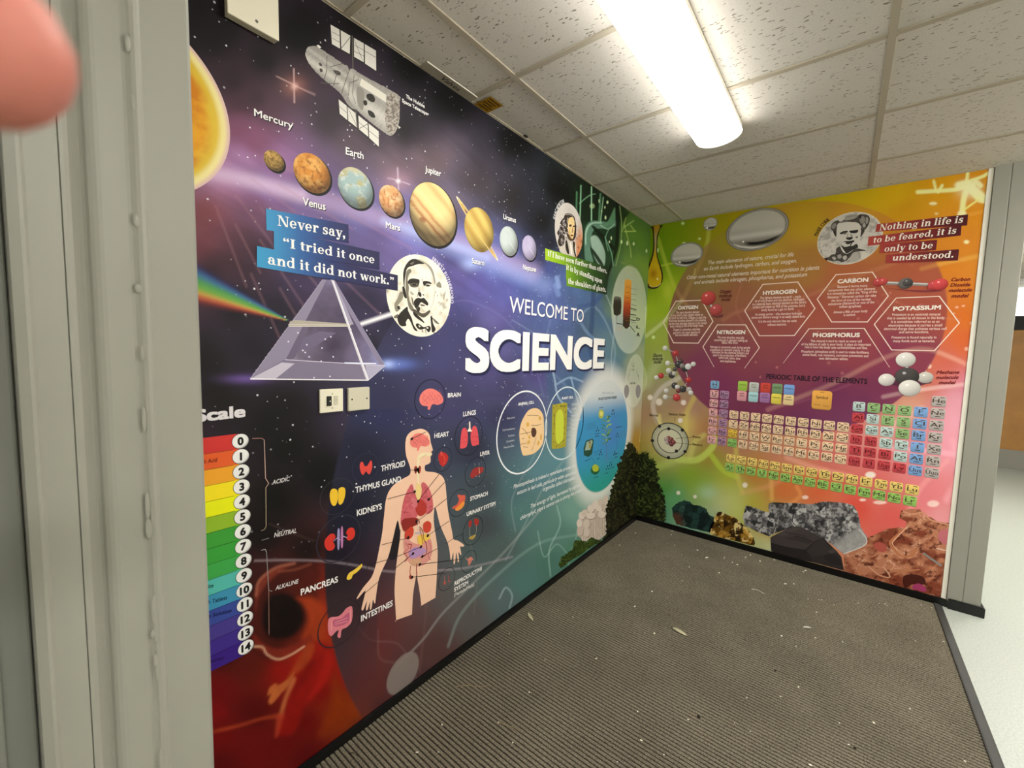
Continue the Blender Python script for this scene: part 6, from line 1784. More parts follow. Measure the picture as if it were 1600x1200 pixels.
for L_, f, c, sh in (((('Oxygen', '985 205', '1078 200'), ('molecule', '978 240', '1083 236'), ('model', '998 270', '1068 268')), A5, '5a1c18', 0.15), ((('Glucose', '428 735', '503 733'), ('molecule', '424 763', '508 761'), ('model', '434 790', '494 788')), A5, '4a4a2c', 0.15),
                     ((('Carbon', '1228 898', '1374 893'), ('Dioxide', '1224 940', '1375 936'), ('molecule', '1210 982', '1388 977'), ('model', '1232 1026', '1358 1022')), A7, '7a1c10', 0.25), ((('Methane', '1295 130', '1482 128'), ('molecule', '1293 172', '1475 170'), ('model', '1316 214', '1446 214')), A2, '7a1c20', 0.25)):
    p = Pr('B', 7)
    for t, a, b in L_:
        p.text(t, f(a)[0], f(b)[0], 5.2, c, 0, bold=0.025, shear=sh)
    p.build('molecule_caption', MB_)
# ---- atom
p = Pr('B', 5)
ca = p.circ(1046.5, 661, 716.5)
p.fdisc(ca, lambda U, V: mixc(lin('dcd8b8'), lin('a8a890'), sstep(0.5, 1.0, np.hypot(U, V)) * 0.9), 0, 12, 48)
p.ring(ca, ca[2] * 0.05, '3c3a30', 1)
p.ring((ca[0], ca[1], ca[2] * 0.68), ca[2] * 0.045, '4a4838', 1)
p.dots(A1('163 725 354 757 104 845 376 936 238 987 240 746 304 932'), 2.6, '2a2624', 2, 14)
for x, y, h in ((240, 825, '8a3c34'), (262, 835, '7a2c2a'), (220, 835, 'b09890'), (232, 860, 'b8aaa8'), (262, 875, '6e2a28'), (280, 858, '8a3a34'), (250, 850, '7c3430')):
    ball(p, 1000 + x / 5.333, 530 + y / 5.333, 3.6, h, 3 + (x % 3))
for q in ('120 650 155 715', '294 645 288 690', '300 828 430 816', '300 862 430 878'):
    p.stroke(A1(q), 0.6, '4a4420', 2)
for t, a, b in (('Electron', '80 640', '152 644'), ('Electron Orbit', '240 632', '378 640'), ('Proton', '440 822', '505 826'), ('Neutron', '438 884', '520 892')):
    p.text(t, A1(a)[0], A1(b)[0], 3.6, '4a3a14', 2, bold=0.02)
p.build('atom_print', MB_, 'printed ringed atom diagram')
# ---- periodic table
pt = Pr('B', 5)
pt.text('PERIODIC TABLE OF THE ELEMENTS', (1197.5, 591.5), (1354.5, 600), 7.0, '2a1024', 0, bold=0.03)
PT = pt.build('periodic_table', MB_, 'periodic table of small coloured tiles under its heading')
o_ = np.array(wb(1117, 601)); he = np.array(wb(1467, 627)); fr = np.array(wb(1112, 687))
cv = (he - o_) / 17; rv = (fr - o_) / 6
KC = {'a': 'ecb0b2', 'e': 'b488ac', 't': 'f4d2ac', 'p': 'cc4850', 'm': 'c4dad6', 'n': '98c080', 'h': '80ace0', 'g': 'bcb4b0', 'l': 'f2d478', 'c': '9ccc68', 'H': '88bce0', 'L': 'e8c048', 'A': '90c868'}
def tile(name, sym, c2, col, cv=cv, rv=rv, s=0.84, tall=0.84, parent=None, small=False, lines=False):
    p = Pr('B', 6)
    a, b = cv * s / 2, rv * tall / 2
    def rnd(sc, oy=0.0):
        W = []
        for (sx, sy) in ((-1, 1), (-1, -1), (1, -1), (1, 1)):
            k0 = {(-1, 1): 180, (-1, -1): 90, (1, -1): 0, (1, 1): 270}[(sx, sy)]
            for i in range(4):
                an = math.radians(k0 + (90 - 30 * i if False else 0))
            r = 0.28
            for i in range(4):
                t = i / 3 * math.pi / 2
                ex, ey = (1 - r + r * math.cos(t)), (1 - r + r * math.sin(t))
                if (sx * sy) > 0:
                    ex, ey = (1 - r + r * math.sin(t)), (1 - r + r * math.cos(t))
                # walk the corners in one turning sense
                W.append((sx * ex, sy * ey))
        W2 = sorted(W, key=lambda q: math.atan2(q[1], q[0]))
        return [tuple(c2 + a * q[0] * sc + b * (q[1] * sc + oy)) for q in W2][::-1]
    c = lin(col)
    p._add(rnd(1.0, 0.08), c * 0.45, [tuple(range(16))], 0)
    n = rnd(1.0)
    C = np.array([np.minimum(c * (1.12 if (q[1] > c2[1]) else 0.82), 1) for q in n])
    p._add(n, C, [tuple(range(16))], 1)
    if lines:
        for w_ in lines:
            V, Fc = glyphs(w_[0]); x0, x1 = V[:, 0].min(), V[:, 0].max()
            hx = np.linalg.norm(a) * w_[2] * 2 / (x1 - x0); hy = np.linalg.norm(b) * w_[3] / CAPH
            for j, ox in enumerate((-0.02, 0.02)):
                p._add([tuple(c2 - cv / np.linalg.norm(cv) * np.linalg.norm(a) * (w_[2] - w_[4]) + cv / np.linalg.norm(cv) * (x - x0 + ox) * hx - b * w_[1] + np.array((0, (y) * hy))) for x, y in V], lin('4a3620'), Fc, 2, up=np.full(len(V), j * 9e-6))
    else:
        V, Fc = glyphs(sym); x0, x1 = V[:, 0].min(), V[:, 0].max()
        hy = np.linalg.norm(b) * (0.8 if not small else 0.45) / CAPH
        hx = min(hy * 1.45, np.linalg.norm(a) * 1.75 / (x1 - x0))
        for j, ox in enumerate((-0.012, 0.012)):
            p._add([tuple(c2 + cv / np.linalg.norm(cv) * (x - (x0 + x1) / 2 + ox) * hx + b * 0.32 + np.array((0, y * hy))) for x, y in V], lin('4a3c30') if col not in (KC['p'],) else lin('5c1418'), Fc, 2, up=np.full(len(V), j * 9e-6))
        for (u0, u1, v) in ((-.78, -.5, -.68), (.1, .75, -.72), (-.35, .4, .62)):
            q0, q1 = c2 + a * u0 + b * v, c2 + a * u1 + b * v
            t_ = np.array((0, np.linalg.norm(b) * 0.07))
            p._add([tuple(q0 - t_), tuple(q1 - t_), tuple(q1 + t_), tuple(q0 + t_)], lin('4a3228') if u0 > -.7 else lin('8a2a20'), [(0, 1, 2, 3)], 2)
    return p.build(name, parent if parent is not None else PT)
T_ = {}
def put(r, c, s_, k):
    T_[(r, c)] = (s_, k)
for r, s_ in enumerate(('H', 'Li', 'Na', 'K', 'Rb', 'Cs', 'Fr')):
    put(r, 0, s_, 'H' if r == 0 else 'a')
for r, s_ in enumerate(('Be', 'Mg', 'Ca', 'Sr', 'Ba', 'Ra')):
    put(r + 1, 1, s_, 'e')
for r, row in enumerate(('Sc Ti V Cr Mn Fe Co Ni Cu Zn', 'Y Zr Nb Mo Tc Ru Rh Pd Ag Cd', '57-71 Hf Ta W Re Os Ir Pt Au Hg', '89-103 Rf Db Sg Bh Hs Mt Ds Rg Cn')):
    for c, s_ in enumerate(row.split()):
        put(r + 3, c + 2, s_, 't' if '-' not in s_ else ('L' if r == 2 else 'A'))
for r, (row, ks) in enumerate((('B C N O F', 'mnnnh'), ('Al Si P S Cl', 'pmnnh'), ('Ga Ge As Se Br', 'pmmnh'), ('In Sn Sb Te I', 'ppmmh'), ('Tl Pb Bi Po At', 'pppmh'), ('Uut Fl Uup Lv Uus', 'pppph'))):
    for c, s_ in enumerate(row.split()):
        put(r + 1, c + 12, s_, ks[c])
for r, s_ in enumerate(('He', 'Ne', 'Ar', 'Kr', 'Xe', 'Rn', 'Uuo')):
    put(r, 17, s_, 'g')
for (r, c), (s_, k) in T_.items():
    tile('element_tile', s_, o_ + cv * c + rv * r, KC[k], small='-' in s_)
la = np.array(wb(1142, 716)); lu = np.array(wb(1425, 765)); ac = np.array(wb(1140, 730)); cv2 = (lu - la) / 14
for i, s_ in enumerate('La Ce Pr Nd Pm Sm Eu Gd Tb Dy Ho Er Tm Yb Lu'.split()):
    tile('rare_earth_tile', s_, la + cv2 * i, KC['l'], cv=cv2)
for i, s_ in enumerate('Ac Th Pa U Np Pu Am Cm Bk Cf Es Fm Md No Lr'.split()):
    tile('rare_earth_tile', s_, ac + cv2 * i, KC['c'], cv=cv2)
for pos, col, wds in (((1160.5, 603), 'a8cc50', ('Actinides',)), ((1178, 605), 'c8ccc4', ('Noble', 'gases')), ((1196, 606), 'd84c40', ('Other', 'metals')), ((1214.5, 607.5), '7c9c70', ('Nonmetals',)), ((1233, 609), '7ca8e4', ('Halogens',)),
                      ((1159, 618.5), 'e8a0a8', ('Alkali', 'metals')), ((1177, 620), 'b0dce0', ('Metalloids',)), ((1195, 621), 'b07cb0', ('Alkaline', 'earth')), ((1213, 623), 'ecdc58', ('Lanthanides',)), ((1232, 624.5), 'f4d8a0', ('Transition', 'metals'))):
    tile('legend_tile', '', np.array(wb(*pos)), col, s=0.86, tall=1.0, lines=[(w_, (0.12 if len(wds) == 1 else (-0.1 if i == 0 else 0.4)), 0.72 if len(w_) > 6 else 0.5, 0.26, 0) for i, w_ in enumerate(wds)])
tile('symbol_tile', 'Symbol', np.array(wb(1284, 624.8)), 'ecac50', s=1.5, tall=1.72, lines=[('Symbol', 0.12, 0.6, 0.3, 0), ('name', 0.8, 0.22, 0.12, 0), ('Atomic', -0.62, 0.3, 0.1, -0.4), ('Atomic', -0.68, 0.3, 0.1, 0.45)])
# ---- minerals along the skirting
def rock(name, lab, poly, fn, sm=2, step=0.003, layer=6, extra=()):
    p = Pr('B', layer)
    p.fgrid(poly, step, fn, 0, sm)
    for q, w, h in extra:
        p.stroke(q, w, h, 1, 3)
    return p.build(name, MB_, lab)
def facets(c0, c1, c2, sc, seed, edge=None, ew=0.08, stretch=1.0, warp=0.6):
    def f(X, Y):
        wx = (fbm(X * 0.15, Y * 0.15, seed) - .5) * 8 * warp; wy = (fbm(X * 0.15 + 5, Y * 0.15, seed + 3) - .5) * 8 * warp
        f1, f2, i = cells((X + wx) * sc, (Y + wy) * sc * stretch, seed)
        n = fbm(X * 0.25, Y * 0.25, seed + 7)
        v = i * 0.75 + n * 0.35
        C = mixc(lin(c0), lin(c1), sstep(0.2, 0.6, v)); C = mixc(C, lin(c2), sstep(0.62, 0.9, v))
        if edge:
            C = mixc(C, lin(edge), 0.8 * (1 - sstep(0, ew, f2 - f1)))
        return C
    return f
def teal(X, Y):
    C = facets('12201e', '24423c', '3c5c50', 0.10, 4, '0c1412', 0.12)(X, Y)
    return mixc(C, lin('5a3a2a'), sstep(1068, 1056, X + (Y - 800) * -0.3) * sstep(798, 806, Y) * 0.9)
rock('rock_print', 'printed dark green rock', ragged(A4('35 325 60 300 100 285 130 290 150 308 190 315 220 330 235 360 262 375 265 400 240 460 160 440 60 415 40 370'), 0.5, 2), teal, 1)
def gold(X, Y):
    C = facets('2a1804', '7a5410', 'c8983c', 0.12, 6, '1c1002', 0.1)(X, Y)
    s = fbm(X * 0.18, Y * 0.22, 66)
    return mixc(C, lin('ecd48c'), sstep(0.6, 0.68, s) * 0.9)
rock('rock_print', 'printed nugget of gold', A4('240 435 262 390 285 348 310 350 340 365 380 380 430 425 470 470 482 500 480 530 400 510 250 470'), gold, 2)
def silverr(X, Y):
    C = facets('2a2a2c', '7c7a7c', 'c4c2c0', 0.13, 9, '1c1a1c', 0.1)(X, Y)
    n = fbm(X * 0.2, Y * 0.2, 90)
    C = mixc(C, lin('a8a6a4'), sstep(0.5, 0.62, n) * 0.6)
    C = mixc(C, lin('343234'), sstep(0.56, 0.64, fbm(X * 0.3, Y * 0.3, 92)) * 0.8)
    return mixc(C, lin('b4b2b0'), sstep(0, 14, (X - 1318) * 0.6 + (Y - 830) * 0.9) * 0.7)
rock('rock_print', 'printed large lump of silver-grey metal', ragged(A4('420 370 435 315 470 318 520 340 562 350 558 305 580 295 700 300 800 305 850 290 960 295 1020 310 1045 350 1060 430 1095 480 1088 520 1030 550 965 575 900 520 850 490 760 460 690 430 600 460 560 480 500 455 430 420'), 0.5, 5, 4), silverr, 1, layer=6,
     extra=[(A4('565 350 600 400 580 470'), 1.0, '2c2a2c'), (A4('700 340 690 400 720 430'), 1.0, '2a282a'), (A4('1050 440 1090 490 1085 525 1030 552 968 574'), 1.2, 'dcdad8')])
def copper(X, Y):
    wx = X + 16 * (fbm(X * 0.05, Y * 0.05, 31) - .5); wy = Y + 16 * (fbm(X * 0.05 + 9, Y * 0.05, 32) - .5)
    n = fbm(wx * 0.055, wy * 0.09, 33, 4)
    rdg = np.abs(fbm(wx * 0.07 + 3, wy * 0.10, 34, 4) - 0.5)
    C = mixc(lin('84402a'), lin('c07e5e'), sstep(0.32, 0.66, n))
    C = mixc(C, lin('e6b496'), (1 - sstep(0.0, 0.028, rdg)) * sstep(0.4, 0.6, n) * 0.9)
    C = mixc(C, lin('5a2416'), sstep(0.36, 0.28, fbm(X * 0.13, Y * 0.16, 35)) * 0.85)
    return C * (0.88 + 0.24 * fbm(X * 0.5, Y * 0.5, 36))[..., None]
rock('rock_print', 'printed twisted mass of raw copper', [(1318, 862)] + A4('1040 545 1100 510 1090 490 1140 470 1200 440 1280 430 1300 440 1310 400 1270 380 1280 340 1330 330 1385 335 1400 370 1440 375 1480 400 1556 410') + [(1486, 880), (1484, 938)] + A4('1480 815 1340 770 1130 715 970 668'), copper, 1, layer=5,
     extra=[(A4('1290 345 1340 360 1400 350 1440 390 1550 420'), 2.4, 'd89878'), (A4('1300 440 1240 490 1220 520 1250 560 1290 590 1340 580 1360 550'), 3.0, 'c07850'), (A4('1310 430 1250 492 1232 520 1262 556'), 1.0, 'ecc0a0'), (A4('1060 560 1120 590 1180 560 1230 600'), 2.0, 'c88460'), (A4('1100 640 1160 690 1220 700 1180 640'), 2.0, 'd8a080'), (A4('1240 690 1300 670 1380 660'), 2.0, 'c07c58'), (A4('1400 570 1440 600 1500 640'), 3.0, '8c8c88'), (A4('1470 545 1540 560'), 1.6, 'e8c8b0'), (A4('1130 520 1160 510 1180 525'), 1.4, '7a2a18')])
for q, h, k in (('1490 450 1530 440 1556 450 1552 530 1510 520 1480 490', 'c87078', 0), ('1130 525 1160 510 1200 530 1190 565 1150 555', 'b8584c', 0), ('1290 700 1340 685 1400 700 1410 740 1340 740 1300 760', '4a1c14', 0), ('1345 745 1375 735 1410 755 1412 780 1345 765', 'a83c6c', 1)):
    p = Pr('B', 8)
    p.poly(A4(q), h, k, 3)
    p.build('copper_hole', MB_)
p = Pr('B', 10)
for q, h, k in (('570 485 605 466 690 425 742 430 860 490 890 520 930 560 955 590 970 665 800 620 640 585 575 560', '2c2727', 0), ('570 485 605 466 690 425 742 430 860 490 812 506 760 553 660 540 572 515', '443d3c', 1),
                ('812 506 860 490 890 520 930 560 880 575 800 590 765 560', '3a3433', 1), ('572 515 660 540 760 553 775 590 800 620 640 585 575 560', '2a2526', 1), ('765 560 800 590 880 575 930 560 955 590 970 665 800 620 775 590', '332d2d', 1),
                ('600 470 690 430 735 434 640 480', '4c4443', 2), ('850 590 900 570 940 590 960 640 900 630', '2a2526', 2), ('880 560 910 545 935 562 900 575', '4a4342', 2), ('640 488 720 478 800 508 780 520', '3a3433', 2)):
    p.poly(A4(q), h, k)
for q in ('572 515 660 540 760 554 812 506 862 490', '700 478 760 490 800 510', '765 560 790 600 800 620', '860 490 880 520 930 560', '650 455 760 480'):
    p.stroke(A4(q), 0.7, '161212', 4)
p.build('rock_print', MB_, 'printed black block of coal')
p = Pr('B', 7)
p.fgrid(ragged([(985, 703)] + X3('740 150 780 140 815 150 830 190 860 200 885 250 905 320 900 380 920 450 945 520 960 600 960 690') + [(1040, 815), (985, 812)], 2.6, 4, 9), 0.004, foliage('161a0a', '34421a', '55642c', 0.42, 15), 0)
p.build('tree_print', MB_, 'right half of a printed dark tree folded into the corner')
# ================================================================ lights
m_diff = mat('lit_opal_diffuser', 'f2f0e8', 0.4, 0.3, emit=(LAMP_COL, LAMP_W))
m_diff2 = mat('lit_opal_diffuser_further_off', 'f2f0e8', 0.4, 0.3, emit=(LAMP_COL, LAMP_BACK))
def batten(cx, y0, y1, label, mm, group=None):
    root = empty('ceiling_light', (cx, (y0 + y1) / 2, HC))
    tag(root, label, 'ceiling light', group)
    h = (y1 - y0) / 2
    bm = bmesh.new()
    box(bm, -0.104, -h, -0.034, 0.104, h, -0.001, 0.003)
    mesh_obj('metal_tray', bm, m_white, root)
    bm = bmesh.new()
    pr = [(-0.106, -0.03)] + [(0.106 * math.sin(a), -0.034 - 0.05 * math.cos(a)) for a in np.linspace(-1.5, 1.5, 15)] + [(0.106, -0.03)]
    prism_z(bm, pr, -h + 0.008, h - 0.008, axis='y')
    mesh_obj('diffuser', bm, mm, root)
    for s in (-1, 1):
        bm = bmesh.new()
        prism_z(bm, [(a * 1.01, b if b > -0.04 else b - 0.001) for a, b in pr], (h - 0.008) * s, h * s + 0.004 * s, axis='y')
        mesh_obj('end_cap', bm, m_white, root)
    return root
batten(0.85, -2.9, -1.36, 'glowing white strip light on the tiled ceiling above the mat', m_diff)
gl_ = 'strip lights further along the corridor, out of the picture'
batten(3.35, -4.6, -3.06, 'strip light further along the corridor ceiling, out of the picture', m_diff2, gl_)
batten(3.35, -1.6, -0.06, 'strip light further along the corridor ceiling, out of the picture', m_diff2, gl_)
batten(3.35, 1.4, 2.94, 'strip light further along the corridor ceiling, out of the picture', m_diff2, gl_)
batten(1.3, -6.8, -5.9, 'strip light further along the corridor ceiling, out of the picture', m_diff2, gl_)

# ================================================================ entrance mat
mt = empty('entrance_mat', (1.0, -1.75, 0))
tag(mt, 'brown-grey ribbed entrance mat filling the floor between the two murals', 'mat')
bm = bmesh.new()
x0, x1, ya, yb = 0.0142, 1.972, -3.69, -0.0152
box(bm, x0 - 1.0, ya + 1.75, 0.0, x1 - 1.0, yb + 1.75, 0.0014)
P_ = 0.018
y = yb - 0.004
while y - P_ > ya:
    q = [(y - P_ * 0.16, 0.0012), (y - P_ * 0.26, 0.0044), (y - P_ * 0.42, 0.0056), (y - P_ * 0.74, 0.0056), (y - P_ * 0.9, 0.0044), (y - P_ * 1.0, 0.0012)]
    lo = [bm.verts.new((x0 - 1.0, a + 1.75, b)) for a, b in q]
    hi = [bm.verts.new((x1 - 1.0, a + 1.75, b)) for a, b in q]
    for i in range(len(q) - 1):
        bm.faces.new((lo[i], lo[i + 1], hi[i + 1], hi[i]))
    y -= P_
bmesh.ops.recalc_face_normals(bm, faces=bm.faces)
mesh_obj('ribbed_pile', bm, m_carpet, mt)
m_strip = mat('dark_rubber_strip', '3a3a38', 0.55, 0.3, bump=(90, 0.15), mottled=(9, 0.12))
bm = bmesh.new()
prism_z(bm, [(0.968, 0.0), (0.969, 0.0105), (0.974, 0.0115), (0.998, 0.009), (1.008, 0.002), (1.008, 0.0)], ya + 1.75, yb + 1.75 - 0.006, axis='y')
mesh_obj('edging_strip', bm, m_strip, mt)

# ================================================================ fittings on the left wall
m_cream = mat('cream_plastic', 'dcd6c0', 0.35, 0.45)
m_cream2 = mat('aged_plastic', 'c2bda8', 0.4, 0.4)
m_hole = mat('black_plastic', '121212', 0.35, 0.4)
def plate(bm, y0, z0, y1, z1, d, bev):
    box(bm, 0.0009, y0, z0, d, y1, z1, bev)
def spur():
    yc, zc = -2.9475, 1.3458
    r = empty('fused_spur_switch', (0.0009, yc, zc))
    tag(r, 'white socket plate with a black rocker switch on the starry mural', 'switch')
    def L_(bm):
        bmesh.ops.translate(bm, vec=(-0.0009, -yc, -zc), verts=bm.verts)
        return bm
    bm = bmesh.new(); plate(bm, yc - 0.043, zc - 0.0415, yc + 0.043, zc + 0.0415, 0.0105, 0.0025); mesh_obj('face_plate', L_(bm), m_cream, r)
    bm = bmesh.new(); box(bm, 0.010, yc - 0.0195, zc - 0.018, 0.0145, yc - 0.0025, zc + 0.017, 0.0012)
    rk = mesh_obj('rocker', L_(bm), m_hole, r)
    bm = bmesh.new(); cyl(bm, (0.0146, yc - 0.0085, zc - 0.001), 0.0022, 0.0006, 'x', 12); mesh_obj('indicator', L_(bm), m_white, rk)
    bm = bmesh.new(); box(bm, 0.010, yc + 0.007, zc - 0.0165, 0.0122, yc + 0.023, zc + 0.0175, 0.0008)
    fh = mesh_obj('fuse_holder', L_(bm), m_cream2, r)
    bm = bmesh.new(); box(bm, 0.0121, yc + 0.014, zc - 0.004, 0.0124, yc + 0.0152, zc + 0.005); mesh_obj('slot', L_(bm), m_screw, fh)
    for dz in (-0.0265, 0.024):
        bm = bmesh.new(); cyl(bm, (0.0105, yc + 0.0015, zc + dz), 0.0024, 0.001, 'x', 14); mesh_obj('screw', L_(bm), m_screw, r)
spur()
def blank():
    yc, zc = -2.842, 1.3445
    r = empty('blanking_plate', (0.0009, yc, zc))
    tag(r, 'plain cream blank plate right of the socket plate with rocker', 'cover plate')
    def L_(bm):
        bmesh.ops.translate(bm, vec=(-0.0009, -yc, -zc), verts=bm.verts)
        return bm
    bm = bmesh.new(); plate(bm, yc - 0.044, zc - 0.043, yc + 0.044, zc + 0.043, 0.014, 0.0035); mesh_obj('face_plate', L_(bm), m_cream2, r)
    for dy in (-0.03, 0.031):
        bm = bmesh.new(); cyl(bm, (0.0141, yc + dy, zc), 0.0032, 0.0008, 'x', 14); mesh_obj('screw', L_(bm), m_hole, r)
blank()
def jbox():
    y0, y1, zb = -3.247, -3.112, 2.448
    yc = (y0 + y1) / 2
    r = empty('junction_box', (0.0009, yc, zb))
    tag(r, 'cream electrical box high on the left mural beside the ceiling', 'electrical box')
    def L_(bm):
        bmesh.ops.translate(bm, vec=(-0.0009, -yc, -zb), verts=bm.verts)
        return bm
    bm = bmesh.new(); box(bm, 0.0009, y0 + 0.002, zb + 0.002, 0.024, y1 - 0.002, zb + 0.16, 0.002); mesh_obj('back_box', L_(bm), m_cream2, r)
    bm = bmesh.new(); box(bm, 0.0235, y0, zb, 0.03, y1, zb + 0.162, 0.0025); mesh_obj('lid', L_(bm), m_cream, r)
    for zz in (0.02, 0.14):
        bm = bmesh.new(); cyl(bm, (0.0302, yc + 0.006, zb + zz), 0.0042, 0.0012, 'x', 16); mesh_obj('screw', L_(bm), m_screw, r)
jbox()

# ================================================================ on the ceiling edge
def valves():
    r = empty('valve_label_plate', (0.028, -2.42, HC))
    tag(r, 'grey strip lettered Valves on the ceiling edge above the telescope', 'label plate')
    m_pl = mat('grey_plastic_strip', 'a49c8c', 0.45, 0.3)
    bm = bmesh.new(); box(bm, -0.0255, -0.145, -0.0045, 0.0245, 0.145, -0.0005, 0.0004); mesh_obj('plate', bm, m_pl, r)
    bm = bmesh.new(); box(bm, 0.0245, -0.145, -0.0055, 0.0262, 0.145, -0.0005, 0.0003); mesh_obj('white_edge', bm, m_white, r)
    V, Fc = glyphs('Valves')
    w0, w1 = V[:, 0].min(), V[:, 0].max()
    sc = 0.105 / (w1 - w0)
    bm = bmesh.new()
    for j, ox in enumerate((-0.02, 0.0, 0.02)):
        vs_ = [bm.verts.new((-0.012 + yv * sc * 0.85, -0.05 + (x - w0 + ox) * sc + yv * sc * 0.2, -0.0047 - j * 1e-5)) for x, yv in V]
        for f in Fc:
            try:
                bm.faces.new([vs_[i] for i in f])
            except ValueError:
                pass
    mesh_obj('lettering', bm, m_hole, r)
valves()
def sticker():
    r = empty('yellow_sticker', (0.055, -2.203, HC))
    tag(r, 'yellow-brown printed sticker on the ceiling edge next to the Valves strip', 'sticker')
    m_y = mat('yellow_paper', '9c7410', 0.6, 0.3, mottled=(40, 0.2))
    m_k = mat('brown_print', '3a2408', 0.6, 0.2)
    bm = bmesh.new(); box(bm, -0.05, -0.044, -0.0035, 0.05, 0.044, -0.0025); mesh_obj('paper', bm, m_y, r)
    bm = bmesh.new()
    for i, (a, b) in enumerate(((-0.036, 0.036), (-0.03, 0.026), (-0.036, 0.02), (-0.024, 0.034), (-0.036, 0.03))):
        xx = 0.036 - i * 0.017
        box(bm, xx - 0.003, a, -0.0038, xx + 0.003, b, -0.0034)
    mesh_obj('printed_lines', bm, m_k, r)
sticker()
bm = bmesh.new()
bmesh.ops.create_uvsphere(bm, u_segments=14, v_segments=8, radius=0.012)
bmesh.ops.scale(bm, vec=(0.8, 1.5, 0.35), verts=bm.verts)
spot = mesh_obj('dark_spot', bm, m_hole, smooth=True)  # flattened black dome made to read as a small dark hole
spot.location = (0.026, -1.878, HC - 0.004)
tag(spot, 'small dark speck at the ceiling edge beyond the yellow sticker', 'spot')

# ================================================================ litter on the mat
def at_floor(x, y, z=0.0056):
    p = hit(x, y, 2, z)
    return p[0], p[1]
m_crumb = mat('white_crumb', 'e4dfcc', 0.7, 0.2)
m_leaf = mat('dry_pale_leaf', 'e2dcbc', 0.6, 0.2, mottled=(60, 0.15))
m_chip = mat('white_flake', 'e6e2d4', 0.6, 0.2)
m_twig = mat('dry_stalk', '9a8c66', 0.8, 0.1)
m_dirt = mat('dark_dirt', '1c1812', 0.9, 0.1)
def leaf(px, a0, L_, W_, label, m, name='fallen_leaf', cat='leaf'):
    bm = bmesh.new()
    n = 9
    rows_ = []
    for i in range(n):
        t = i / (n - 1)
        w = W_ * math.sin(math.pi * min(max(t, 0.03), 0.97)) ** 0.8 * (1 - 0.25 * t) / 2
        c = 0.0035 * math.sin(math.pi * t)
        bend = 0.12 * L_ * (t - 0.5) ** 2
        rows_.append([bm.verts.new((L_ * (t - 0.5), bend + w * s, c + 0.0014 * abs(s) + 0.0004)) for s in (-1, -0.5, 0, 0.5, 1)])
    for i in range(n - 1):
        for j in range(4):
            bm.faces.new((rows_[i][j], rows_[i + 1][j], rows_[i + 1][j + 1], rows_[i][j + 1]))
    bmesh.ops.solidify(bm, geom=list(bm.faces), thickness=0.0006)
    o = mesh_obj(name, bm, m, smooth=True)
    x, y = at_floor(*px)
    o.location = (x, y, 0.006)
    o.rotation_euler = (0, 0, a0)
    return tag(o, label, cat)
def ang(p, q):
    a = at_floor(*p); b = at_floor(*q)
    return math.atan2(b[1] - a[1], b[0] - a[0]), math.hypot(b[0] - a[0], b[1] - a[1])
a_, l_ = ang((825, 958), (832, 970)); leaf((828.5, 964), a_, l_ * 1.15, 0.028, 'pale leaf fragment on the mat near the left skirting', m_leaf)
a_, l_ = ang((1050, 981), (1073, 994)); leaf((1061.5, 987.5), a_, l_ * 1.1, 0.036, 'largest pale leaf fragment, in the middle of the mat', m_leaf)
a_, l_ = ang((1256, 981), (1269, 982)); leaf((1262, 981.5), a_, l_ * 1.2, 0.03, 'white flake on the mat in front of the printed coal block', m_chip, 'paint_flake', 'flake')
def stalk_(pts, r, label, name='dry_stalk', m=None):
    Q = smooth_open([at_floor(*p) for p in pts], 6)
    bm = bmesh.new()
    prev = None
    n = len(Q)
    for i, (x, y) in enumerate(Q):
        a = np.array(Q[max(0, i - 1)]); b = np.array(Q[min(n - 1, i + 1)])
        d = (b - a) / (np.linalg.norm(b - a) + 1e-9)
        nn = np.array((-d[1], d[0]))
        rr_ = r * (1 - 0.5 * i / n)
        ring = [bm.verts.new((x + nn[0] * rr_ * math.cos(t), y + nn[1] * rr_ * math.cos(t), 0.0058 + rr_ + rr_ * math.sin(t))) for t in np.linspace(0, 2 * math.pi, 6, endpoint=False)]
        if prev:
            for j in range(6):
                bm.faces.new((prev[j], prev[(j + 1) % 6], ring[(j + 1) % 6], ring[j]))
        prev = ring
    o = mesh_obj(name, bm, m or m_twig, smooth=True)
    return tag(o, label, 'stalk')
S8 = K(460, 900, 800 / 300); S9 = K(1000, 800, 800 / 300)
stalk_(S8('672 462 720 456 770 462 822 456'), 0.0012, 'long thin dry stalk on the mat near the grey printed disc')
stalk_(S8('850 610 880 622 910 630 938 648'), 0.0011, 'dry stalk on the mat at the lower middle of the picture')
stalk_(S9('466 322 490 326 518 342'), 0.0014, 'curved pale stalk on the mat below the printed coal block', m=m_chip)
stalk_(S8('225 740 245 738 262 750 270 752'), 0.0011, 'thin dark hair on the mat beside the left skirting, near the lens', 'hair_strand', m_dirt)
rng = random.Random(11)
cr = S9('''280 190 350 195 440 190 605 300 625 220 640 300 605 358 700 362 745 365 757 366 808 388 735 418 995 383 1022 384 1030 391 1172 388 175 288 205 230 330 255 405 220 590 517 650 560 845 542 730 525 1148 538 445 775 585 770 660 730 1125 820
 200 865 395 880 460 915 830 880 975 880 870 970 900 985 710 1055 1355 1040 1265 540 60 505 680 250 690 245 460 180 500 205 130 95 60 70 240 160 385 210 560 200 910 380 1215 400 1530 640''')
cr += S8('''895 240 1100 143 1160 172 1418 127 1490 65 1045 350 1258 345 978 485 615 620 510 735 600 735 850 610 910 695 1445 685 1345 775 1500 240 1430 565 1540 745''')
cr += [(971, 832), (993, 833), (968, 852), (1054, 852), (1066, 867), (1103, 872), (1132, 871), (1050, 830)]
protos = []
